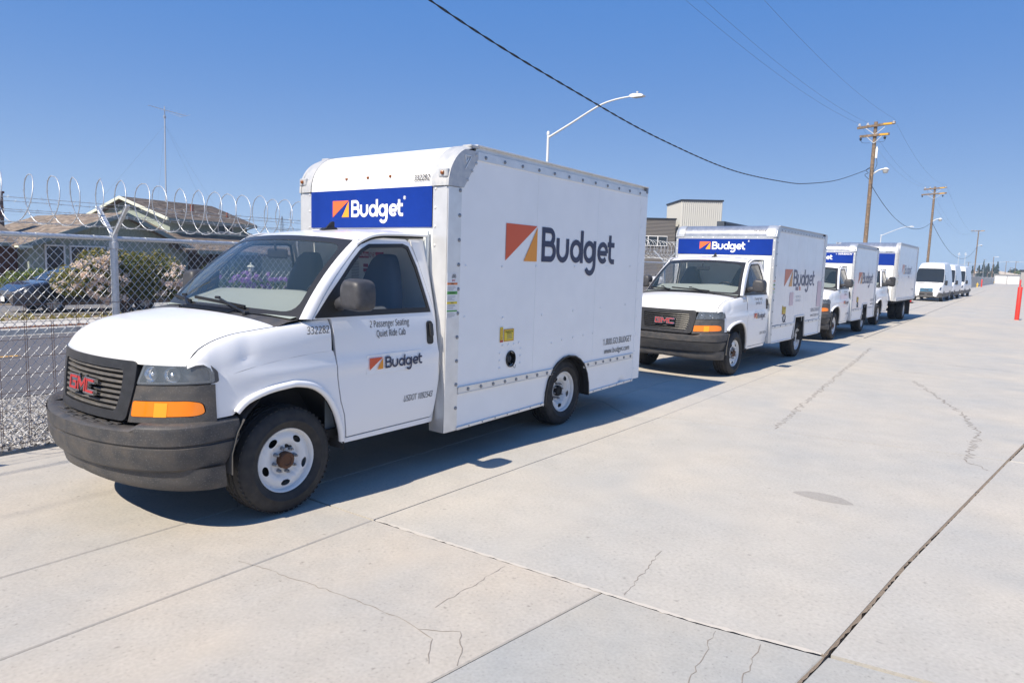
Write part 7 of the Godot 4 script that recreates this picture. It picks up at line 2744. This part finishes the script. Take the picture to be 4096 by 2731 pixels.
func industrial() -> void:
	var t := thing("metal_building", "modern building with a pale corrugated tower and brown metal siding beyond the trucks", "building")
	var c := Vector3(-18.40, -0.6, -52.55)
	var e1 := Vector3(0.868, 0, -0.496).normalized()
	var e2 := Vector3(-0.62, 0, -0.785).normalized()
	var top := 7.40
	var H := top + 0.6
	obj("tower_front", corrugated(c, e1, 3.33, H, 0.165, 0.05), M.siding_metal_pale, t)
	obj("tower_side", corrugated(c + e2 * 4.7, -e2, 4.7, H, 0.165, 0.05), M.siding_metal_pale, t)
	var bk := Geo.new()
	bk.prism(PackedVector2Array([Vector2(0, 0), Vector2(3.33, 0), Vector2(3.33, H - 0.05), Vector2(0, H - 0.05)]), Transform3D(Basis(e1, Vector3.UP, e2), c + e2 * 0.06), 4.6)
	obj("tower_core", bk, M.siding_metal_pale, t)
	var cp := Geo.new()
	cp.bar(c + Vector3.UP * (H + 0.03) - e1 * 0.05, c + e1 * 3.40 + Vector3.UP * (H + 0.03), 0.22, 0.13)
	cp.bar(c + Vector3.UP * (H + 0.03), c + e2 * 4.75 + Vector3.UP * (H + 0.03), 0.22, 0.13)
	stuff("tower_coping", cp, M.coping_dark, t)
	# brown wing with ribbon windows
	var w0 := c - e1 * 0.40 - e1 * 12.0 + e2 * 0.05
	var wh := 5.85 + 0.6
	obj("wing_siding", corrugated(w0, e1, 12.0, wh, 0.115, 0.04, false), M.siding_metal_brown, t)
	var wb := Geo.new()
	wb.prism(PackedVector2Array([Vector2(0, 0), Vector2(12.0, 0), Vector2(12.0, wh - 0.02), Vector2(0, wh - 0.02)]), Transform3D(Basis(e1, Vector3.UP, e2), w0 + e2 * 0.05), 3.0)
	obj("wing_core", wb, M.siding_metal_brown, t)
	var wc := Geo.new()
	wc.bar(w0 + Vector3.UP * wh - e1 * 0.1, w0 + e1 * 12.05 + Vector3.UP * wh, 0.2, 0.12)
	obj("wing_coping", wc, M.coping_dark, t)
	var out := e1.cross(Vector3.UP).normalized()
	for k in 9:
		var a := c - e1 * (1.05 + 0.80 * (k + 0.5)) + out * 0.07 + Vector3.UP * (0.6 + 3.98)
		var fr := Geo.new()
		fr.box(a, Vector3(0.80, 0.86, 0.06), 0.0, Basis(e1, Vector3.UP, e1.cross(Vector3.UP)))
		var fn := obj("window", fr, M.window_white, t)
		var pa := Geo.new()
		pa.box(a + out * 0.03, Vector3(0.72, 0.74, 0.02), 0.0, Basis(e1, Vector3.UP, e1.cross(Vector3.UP)))
		obj("pane", pa, M.pane_dark, fn)
	# dark wing receding to the right
	var d := Geo.new()
	d.box(Vector3(-17.3, 2.6, -66.0), Vector3(4.2, 6.3, 24.0))
	obj("dark_wing", d, M.siding_metal_dark, t)
	obj("dark_siding", corrugated(Vector3(-15.15, -0.6, -54.2), Vector3(0, 0, -1), 24.0, 6.33, 0.30, 0.04, false), M.siding_metal_dark, t)
	var rb := Geo.new()
	rb.box(Vector3(-18.5, 5.9, -72.0), Vector3(1.6, 0.8, 3.0), 0.02)
	obj("roof_unit", rb, M.far_white, t)
	# things stored against it, glimpsed through the fence
	for q in [[-11.5, 1.0, -33.2, 0.9, 1.5, "insulator_white", "white upright storage tank seen through the fence between the two nearest trucks"], [-12.2, 0.5, -35.0, 1.0, 0.9, "sticker_orange", "orange traffic drum seen through the fence between the two nearest trucks"]]:
		var b := thing("storage_tank" if q[5] == "insulator_white" else "traffic_drum", q[6], "tank" if q[5] == "insulator_white" else "drum", Vector3(q[0], -0.25, q[2]))
		var g := Geo.new()
		var r: float = q[3] * 0.5
		var hh: float = q[4]
		g.lathe(PackedVector2Array([Vector2(r, 0), Vector2(r, hh * 0.3), Vector2(r * 0.96, hh * 0.32), Vector2(r * 0.96, hh * 0.6), Vector2(r, hh * 0.62), Vector2(r, hh * 0.9), Vector2(r * 0.6, hh), Vector2(0, hh)]), Transform3D(), 18)
		obj("drum_body", g, M[q[5]], b)
		var l := Geo.new()
		l.lathe(PackedVector2Array([Vector2(r * 0.3, hh), Vector2(r * 0.3, hh * 1.06), Vector2(0, hh * 1.06)]), Transform3D(), 12)
		obj("lid", l, M.seal_black, b)


# ------------------------------------------------------------------ poles, lamps and wires
func sag(a: Vector3, b: Vector3, s: float, n := 24) -> PackedVector3Array:
	var p := PackedVector3Array()
	for i in n + 1:
		var t := float(i) / n
		p.append(a.lerp(b, t) - Vector3.UP * 4.0 * s * t * (1.0 - t))
	return p


func insulator(t: Node3D, at: Vector3, up := true) -> void:
	var g := Geo.new()
	var d := 1.0 if up else -1.0
	g.lathe(PackedVector2Array([Vector2(0.02, 0), Vector2(0.02, 0.05), Vector2(0.075, 0.06), Vector2(0.075, 0.10), Vector2(0.045, 0.11), Vector2(0.06, 0.15), Vector2(0.03, 0.18), Vector2(0, 0.18)]), Transform3D(Basis(Vector3(1, 0, 0), Vector3(0, d, 0), Vector3(0, 0, 1)), at), 8)
	obj("insulator", g, M.insulator_white if up else M.cable_black, t)


func utility_pole(label: String, at: Vector3, top: float, arm1: Array, arm2: Array, lamp: Array, detail: bool) -> Node3D:
	var t := thing("utility_pole", label, "utility pole", at, 0.0)
	var g := Geo.new()
	g.lathe(PackedVector2Array([Vector2(0.15, -0.2), Vector2(0.12, top * 0.3), Vector2(0.105, top * 0.7), Vector2(0.095, top), Vector2(0, top + 0.01)]), Transform3D(), 14)
	obj("pole", g, M.pole_wood, t)
	for a in [arm1, arm2]:
		if a.is_empty():
			continue
		var b := Geo.new()
		b.bar(Vector3(a[0], a[2], 0.13), Vector3(a[1], a[3], 0.13), 0.10, 0.13, Vector3.UP, 0.008)
		var n := obj("cross_arm", b, M.pole_wood, t)
		var br := Geo.new()
		for s in [a[0], a[1]]:
			br.bar(Vector3(s * 0.5, a[2] - 0.05, 0.18), Vector3(0.0, a[2] - 0.42, 0.13), 0.02, 0.035)
		obj("arm_brace", br, M.galvanised, n)
		var tg := Geo.new()
		tg.box(Vector3(a[1] * 0.62, lerpf(a[2], a[3], 0.8), 0.185), Vector3(0.42, 0.09, 0.006))
		obj("warning_tag", tg, M.tag_yellow, n)
	if arm1.size():
		for x in [arm1[0] * 0.88, arm1[0] * 0.42, arm1[1] * 0.92]:
			insulator(t, Vector3(x, arm1[2] + 0.06, 0.13))
	if arm2.size():
		for x in [arm2[0] * 0.92, arm2[1] * 0.7]:
			insulator(t, Vector3(x, arm2[2] - 0.05, 0.13), false)
	if lamp.size():
		var la := Geo.new()
		var y: float = lamp[0]
		la.tube(smooth_path(PackedVector3Array([Vector3(0.08, y, 0), Vector3(0.36, y + 0.19, 0), Vector3(0.62, y + 0.25, 0)]), 4), 0.045, 8, true, 0.035)
		var ln := obj("lamp_arm", la, M.lamp_white, t)
		var hd := Geo.new()
		hd.lathe(PackedVector2Array([Vector2(0.15, -0.04), Vector2(0.19, 0.0), Vector2(0.19, 0.02), Vector2(0.10, 0.09), Vector2(0.05, 0.12), Vector2(0, 0.13)]), Transform3D(Basis(), Vector3(0.70, y + 0.20, 0)), 16)
		obj("lamp_hood", hd, M.lamp_white, ln)
		var bw := Geo.new()
		bw.lathe(PackedVector2Array([Vector2(0, -0.20), Vector2(0.10, -0.19), Vector2(0.135, -0.14), Vector2(0.155, -0.03)]), Transform3D(Basis(), Vector3(0.70, y + 0.20, 0)), 16)
		obj("lamp_bowl", bw, M.lamp_glass, ln)
	return t


func street_lamp(label: String, at: Vector3, top: float, pts: Array) -> void:
	var t := thing("street_lamp", label, "street lamp", at)
	var g := Geo.new()
	g.lathe(PackedVector2Array([Vector2(0.10, 0), Vector2(0.06, top), Vector2(0.075, top), Vector2(0.075, top + 0.12), Vector2(0.04, top + 0.18), Vector2(0, top + 0.19)]), Transform3D(), 12)
	obj("pole", g, M.lamp_white, t)
	var p := PackedVector3Array()
	for q in pts:
		p.append(Vector3(q[0], q[1], 0))
	var a := Geo.new()
	a.tube(smooth_path(p, 5), 0.055, 8, true, 0.035)
	obj("arm", a, M.lamp_white, t)
	var e: Vector3 = p[p.size() - 1]
	var h := Geo.new()
	var prof := rounded(pts2([0.0, 0.05, 0.18, 0.09, 0.55, 0.04, 0.68, -0.03, 0.60, -0.08, 0.10, -0.07, -0.02, -0.03]), 0.04)
	h.prism(prof, Transform3D(Basis(), e + Vector3(0, 0, -0.13)), 0.26)
	var hn := obj("luminaire", h, M.lamp_white, t)
	var s := Geo.new()
	s.lathe(PackedVector2Array([Vector2(0.035, 0.05), Vector2(0.035, 0.13), Vector2(0.05, 0.13), Vector2(0.05, 0.17), Vector2(0, 0.18)]), Transform3D(Basis(), e + Vector3(0.32, 0, 0)), 8)
	obj("photocell", s, M.insulator_white, hn)
	var l := Geo.new()
	l.box(e + Vector3(0.38, -0.085, 0), Vector3(0.34, 0.015, 0.2))
	obj("lens", l, M.lamp_glass, hn)


func line(label: String, pts: PackedVector3Array, r: float, m: Material, group := "", called := "overhead_wire") -> void:
	var g := Geo.new()
	g.tube(pts, r, 4, false)
	tag(obj(called, g, m), label, "wire", group)


func poles_and_wires() -> void:
	street_lamp("tall street lamp whose curved arm rises behind the nearest truck's box", Vector3(-13.8, -0.25, -25.04), 8.1, [[0.05, 8.0], [1.17, 8.49], [2.63, 9.14], [3.45, 9.34], [4.25, 9.40]])
	street_lamp("distant street lamp with a curved arm between two utility poles", Vector3(-13.8, -0.25, -125.3), 8.4, [[0.05, 8.41], [1.2, 8.95], [2.42, 9.48], [3.2, 9.75], [4.0, 9.86]])
	var p1 := utility_pole("nearest wooden utility pole with two crossarms, a transformer and a lamp", Vector3(-2.36, 0, -41.0), 10.26, [-0.92, 0.985, 9.97, 10.11], [-0.75, 0.75, 9.49, 9.53], [7.40], true)
	var tr := Geo.new()
	tr.lathe(PackedVector2Array([Vector2(0, 8.25), Vector2(0.065, 8.25), Vector2(0.065, 8.78), Vector2(0.03, 8.82), Vector2(0.03, 8.9), Vector2(0, 8.9)]), Transform3D(Basis(), Vector3(0.17, 0, 0.05)), 12)
	obj("transformer", tr, M.lamp_white, p1)
	var tn := Geo.new()
	tn.tube(smooth_path(pts3([-0.1, 7.75, 0.1, -0.28, 7.6, 0.1, -0.15, 7.45, 0.1, -0.32, 7.35, 0.1, -0.1, 7.1, 0.1])), 0.014, 5)
	tn.tube(smooth_path(pts3([0.2, 8.25, 0.1, 0.25, 7.9, 0.1, 0.15, 7.6, 0.1, 0.1, 7.4, 0.1])), 0.012, 5)
	tn.tube(smooth_path(pts3([-0.70, 9.4, 0.13, -0.6, 9.15, 0.13, -0.2, 9.1, 0.13])), 0.008, 5)
	tn.tube(smooth_path(pts3([0.6, 9.4, 0.13, 0.5, 9.15, 0.13, 0.15, 9.12, 0.13])), 0.008, 5)
	stuff("loose_wires", tn, M.cable_black, p1)
	utility_pole("second wooden utility pole, rising behind the nearest white van", Vector3(-2.36, 0, -76.0), 10.40, [-0.93, 0.99, 10.15, 10.30], [-1.08, 1.03, 9.65, 9.76], [7.08], true)
	utility_pole("third wooden utility pole with one crossarm, by the far trees", Vector3(-2.2, 0, -168.0), 11.38, [-1.3, 1.05, 11.22, 11.30], [], [8.2], false)
	utility_pole("wooden utility pole standing behind the photographer's side of the fence", Vector3(-2.36, 0, 12.2), 10.6, [-0.92, 0.985, 10.45, 10.45], [], [], false)
	# conductors
	for e in [[-0.81, 10.20, "left outer"], [-0.39, 10.22, "left inner"], [0.91, 10.33, "right"]]:
		line("thin overhead wire leaving the nearest pole's %s insulator towards the picture's top edge" % e[2], sag(Vector3(-2.36 + e[0], e[1], -40.87), Vector3(-2.36 + e[0], 10.66, 12.3), 1.42, 40), 0.0045, M.cable_grey, "conductors above the nearest truck")
		line("thin overhead wire from the nearest to the second utility pole, on their %s insulators" % e[2], sag(Vector3(-2.36 + e[0], e[1], -40.87), Vector3(-2.36 + e[0], e[1] + 0.2, -75.87), 0.8), 0.0045, M.cable_grey, "conductors between the poles")
		line("thin overhead wire from the second to the third utility pole, leaving the %s insulator" % e[2], sag(Vector3(-2.36 + e[0], e[1] + 0.2, -75.87), Vector3(-2.2 + e[0] * 1.2, 11.45, -167.87), 2.4), 0.006, M.cable_grey, "conductors beyond the second pole")
	# the heavy twisted service cable that sags across the sky
	var mid := smooth_path(pts3([-2.36, 9.5, 12.2, -2.2, 7.6, 6.0, -2.2, 6.25, 0.0, -2.2, 5.373, -4.54, -2.2, 4.933, -9.07, -2.2, 4.72, -12.6, -2.2, 4.653, -17.5, -2.2, 4.94, -23.02, -2.2, 5.235, -26.19, -2.2, 5.971, -31.49, -2.22, 7.143, -37.74, -2.46, 7.72, -40.95]), 40)
	var a := PackedVector3Array()
	var b := PackedVector3Array()
	var s := 0.0
	for i in mid.size():
		if i > 0:
			s += mid[i].distance_to(mid[i - 1])
		var o := Vector3(cos(s * 9.0), sin(s * 9.0), 0) * 0.010
		a.append(mid[i] + o)
		b.append(mid[i] - o)
	var cab_t := thing("service_cable", "thick black twisted cable sagging across the sky to the nearest utility pole", "cable")
	var ga := Geo.new()
	ga.tube(a, 0.009, 5, false)
	obj("strand", ga, M.cable_black, cab_t)
	var gb := Geo.new()
	gb.tube(b, 0.009, 5, false)
	obj("strand", gb, M.cable_black, cab_t)
	line("black cable drooping from the nearest to the second utility pole", sag(Vector3(-2.3, 6.75, -41.0), Vector3(-2.3, 7.05, -76.0), 1.45), 0.018, M.cable_black, "", "drooping_cable")
	line("black cable drooping from the second to the third utility pole", sag(Vector3(-2.3, 6.95, -76.0), Vector3(-2.2, 8.15, -168.0), 3.0), 0.022, M.cable_black, "", "drooping_cable")


# ------------------------------------------------------------------ the far end of the yard
func bollard(label: String, at: Vector3, h: float, r: float) -> void:
	var t := thing("red_bollard", label, "bollard", at)
	var g := Geo.new()
	g.lathe(PackedVector2Array([Vector2(r, 0), Vector2(r, h - 0.01), Vector2(r * 0.93, h), Vector2(0, h + 0.01)]), Transform3D(), 20)
	obj("steel_tube", g, M.bollard_red, t)
	var b := Geo.new()
	b.lathe(PackedVector2Array([Vector2(r + 0.05, 0.0), Vector2(r + 0.05, 0.015), Vector2(r, 0.02)]), Transform3D(), 16)
	obj("base_collar", b, M.concrete_far, t)


func hydrant(label: String, at: Vector3) -> void:
	var t := thing("fire_hydrant", label, "hydrant", at)
	var g := Geo.new()
	g.lathe(PackedVector2Array([Vector2(0.16, 0), Vector2(0.16, 0.06), Vector2(0.11, 0.08), Vector2(0.11, 0.55), Vector2(0.15, 0.57), Vector2(0.15, 0.62), Vector2(0.11, 0.70), Vector2(0.04, 0.78), Vector2(0, 0.8)]), Transform3D(), 14)
	obj("barrel", g, M.hydrant_yellow, t)
	for s in [1.0, -1.0]:
		var n := Geo.new()
		n.lathe(PackedVector2Array([Vector2(0.07, 0.08), Vector2(0.07, 0.2), Vector2(0.05, 0.22), Vector2(0, 0.22)]), Transform3D(Basis(Vector3(0, 1, 0), Vector3(s, 0, 0), Vector3(0, 0, -s)), Vector3(0, 0.45, 0)), 10)
		obj("outlet", n, M.hydrant_yellow, t)


func conifer(label: String, at: Vector3, h: float, w: float, sd: int) -> void:
	var t := thing("conifer_tree", label, "tree", at, 0.0, "conifers beyond the far fence")
	var g := Geo.new()
	g.tube(PackedVector3Array([Vector3(0, 0, 0), Vector3(0, h, 0)]), 0.3, 6, false, 0.03)
	obj("trunk", g, M.branch, t)
	var c := Geo.new()
	var q := RandomNumberGenerator.new()
	q.seed = sd
	for i in 46:
		var f := q.randf()
		var y := h * (0.12 + 0.86 * f)
		var r := w * (1.0 - f) * q.randf_range(0.7, 1.1) + 0.12
		var a := q.randf() * TAU
		leaves(c, Vector3(cos(a) * r * 0.62, y, sin(a) * r * 0.62), Vector3(r * 0.42, h * 0.045 + 0.1, r * 0.42), 46, 0.17, sd * 100 + i, 0.5)
	stuff("crown", c, M.needle, t)


func far_end() -> void:
	bollard("big red steel bollard at the right edge of the yard", Vector3(4.97, 0, -33.43), 1.42, 0.085)
	bollard("red bollard just behind the fourth truck's tail", Vector3(-0.58, 0, -48.0), 1.4, 0.085)
	bollard("distant red bollard beside the far fence and a yellow hydrant", Vector3(-0.26, 0, -153.3), 1.46, 0.11)
	bollard("distant red bollard partly behind the big red bollard, beside the grey block", Vector3(5.56, 0, -150.0), 1.6, 0.13)
	hydrant("yellow fire hydrant beside the far red bollard", Vector3(-0.9, 0, -153.1))
	hydrant("yellow hydrant at the foot of the white garage row", Vector3(-0.62, 0, -262.0))
	# garages
	var g := thing("garage_row", "row of white garage doors closing the far end of the yard", "garage", Vector3(2.7, 0, -270))
	var w := Geo.new()
	w.box(Vector3(0, 1.35, -3.0), Vector3(7.2, 2.7, 6.0))
	obj("wall", w, M.far_white, g)
	var r := Geo.new()
	r.box(Vector3(0, 2.95, -2.9), Vector3(7.4, 0.28, 6.4), 0.03)
	obj("roof", r, M.far_grey, g)
	for k in 2:
		var d := Geo.new()
		d.box(Vector3(-1.72 + k * 3.3, 1.2, 0.02), Vector3(3.0, 2.35, 0.06), 0.02)
		obj("garage_door", d, M.far_white, g)
	for k in 3:
		var p := Geo.new()
		p.box(Vector3(-3.4 + k * 3.3, 1.3, 0.05), Vector3(0.2, 2.55, 0.14), 0.02)
		obj("pier", p, M.far_grey, g)
	var bl := thing("grey_block", "grey rendered building corner with a dark eave at the right edge", "building", Vector3(7.2, 0, -152))
	var bg := Geo.new()
	bg.box(Vector3(0, 1.6, -2.0), Vector3(3.4, 3.2, 6.0), 0.02)
	obj("wall", bg, M.far_grey, bl)
	var be := Geo.new()
	be.box(Vector3(0, 3.3, -2.0), Vector3(3.9, 0.22, 6.5), 0.03)
	obj("roof", be, M.coping_dark, bl)
	# long low roofs and trees
	var lr := thing("long_roof_shed", "long pale low roof behind the far fence and conifers", "building", Vector3(-1, 0, -320))
	var lg := Geo.new()
	lg.prism(pts2([-9, 3.3, 7.5, 3.3, 0.4, 4.6, -9, 4.2]), Transform3D(), -20.0)
	obj("roof", lg, M.far_roof, lr)
	var lw := Geo.new()
	lw.box(Vector3(-0.8, 1.6, -10), Vector3(16.0, 3.3, 18.0))
	obj("wall", lw, M.far_grey, lr)
	var k := 0
	for c in [[-8.2, -300.0, 5.9, 0.7, "small separate conifer left of the third utility pole"], [-6.3, -300.0, 6.4, 1.5, "conifer just right of the third utility pole"], [-5.0, -302.0, 7.7, 1.6, "tallest conifer of the far clump, left of its middle"], [-3.5, -298.0, 7.1, 1.5, "conifer in the middle of the far clump"], [-2.1, -303.0, 6.9, 1.5, "conifer right of the middle of the far clump"], [-0.8, -299.0, 7.6, 1.5, "rightmost conifer of the far clump, beside a lamp pole"], [-4.2, -304.0, 6.0, 1.9, "conifer filling the back of the far clump"], [-1.4, -306.0, 6.2, 1.9, "conifer at the back right of the far clump"]]:
		conifer(c[4], Vector3(c[0], 0, c[1]), c[2], c[3], 300 + k)
		k += 1
	bush("far_tree", "dark round tree far away to the right of the conifers", "tree", Vector3(3.2, 0, -330), [[0, 4.0, 0, 1.2, 1.3, 1.2, 500], [1.2, 4.6, 0, 0.9, 1.2, 1.0, 400]], M.needle, M.leaf_dark, M.blossom_pink, [], 91, 0.2)
	bush("far_tree", "light green round tree at the far right behind the garages", "tree", Vector3(5.8, 0, -328), [[0, 3.9, 0, 1.2, 1.2, 1.2, 500], [-1.0, 3.6, 0, 1.0, 0.9, 1.0, 400]], M.leaf_green, M.leaf_bright, M.blossom_pink, [], 95, 0.2)
	# distant poles
	for q in [[-0.82, -240.0, 7.9, 1, "slim wooden lamp pole in front of the conifers' right edge"], [-3.6, -260.0, 7.5, 2, "thin dark-headed light pole in front of the conifers"], [1.42, -320.0, 8.2, 0, "thin far pole left of two, above the garages"], [4.42, -320.0, 8.3, 0, "thin far pole right of two, above the garages"], [2.83, -322.0, 5.9, 0, "short far pole between two thin poles above the garages"], [-9.65, -300.0, 7.3, 3, "far pole with a single crossarm behind the farthest van"]]:
		var t := thing("distant_pole", q[4], "pole", Vector3(q[0], 0, q[1]))
		var pg := Geo.new()
		pg.tube(PackedVector3Array([Vector3(0, 0, 0), Vector3(0, q[2], 0)]), 0.13, 6, true, 0.09)
		obj("shaft", pg, M.pole_wood if q[3] != 2 else M.lattice, t)
		var hg := Geo.new()
		if q[3] == 1:
			hg.tube(PackedVector3Array([Vector3(0, q[2] - 0.1, 0), Vector3(0.8, q[2], 0)]), 0.05, 5)
			hg.box(Vector3(0.95, q[2] - 0.05, 0), Vector3(0.5, 0.14, 0.2), 0.03)
			obj("lamp", hg, M.lamp_white, t)
		elif q[3] == 2:
			hg.box(Vector3(0, q[2], 0), Vector3(0.7, 0.16, 0.3), 0.03)
			obj("lamp", hg, M.lattice, t)
		else:
			hg.bar(Vector3(-0.9 if q[3] == 3 else -0.2, q[2] - 0.1, 0), Vector3(0.9, q[2] - 0.1, 0), 0.1, 0.1)
			obj("cross_arm", hg, M.pole_wood, t)
	for q in [[-12.86, "left of two sports-field light masts above the vans"], [-10.84, "right of two sports-field light masts above the vans"]]:
		var t := thing("floodlight_mast", q[1], "light mast", Vector3(q[0], 0, -300))
		var mg := Geo.new()
		mg.tube(PackedVector3Array([Vector3(0, 0, 0), Vector3(0, 10.4, 0)]), 0.09, 6, true, 0.06)
		obj("mast", mg, M.lamp_white, t)
		for e in [[0.1, 10.5], [0.2, 10.0], [-0.15, 10.1]]:
			var lh := Geo.new()
			lh.box(Vector3(e[0], e[1], 0), Vector3(0.42, 0.24, 0.3), 0.03, Basis(Vector3(0, 0, 1), -0.4))
			obj("floodlight", lh, M.lamp_white, t)
	line("pale wires crossing behind the far poles at the right", sag(Vector3(-14, 6.4, -310), Vector3(1.42, 8.15, -320), 0.2), 0.05, M.lamp_white, "", "distant_wire")
	line("pale wires between the two thin far poles", sag(Vector3(1.42, 8.15, -320), Vector3(12, 8.2, -320), 0.1), 0.05, M.lamp_white, "", "distant_wire")
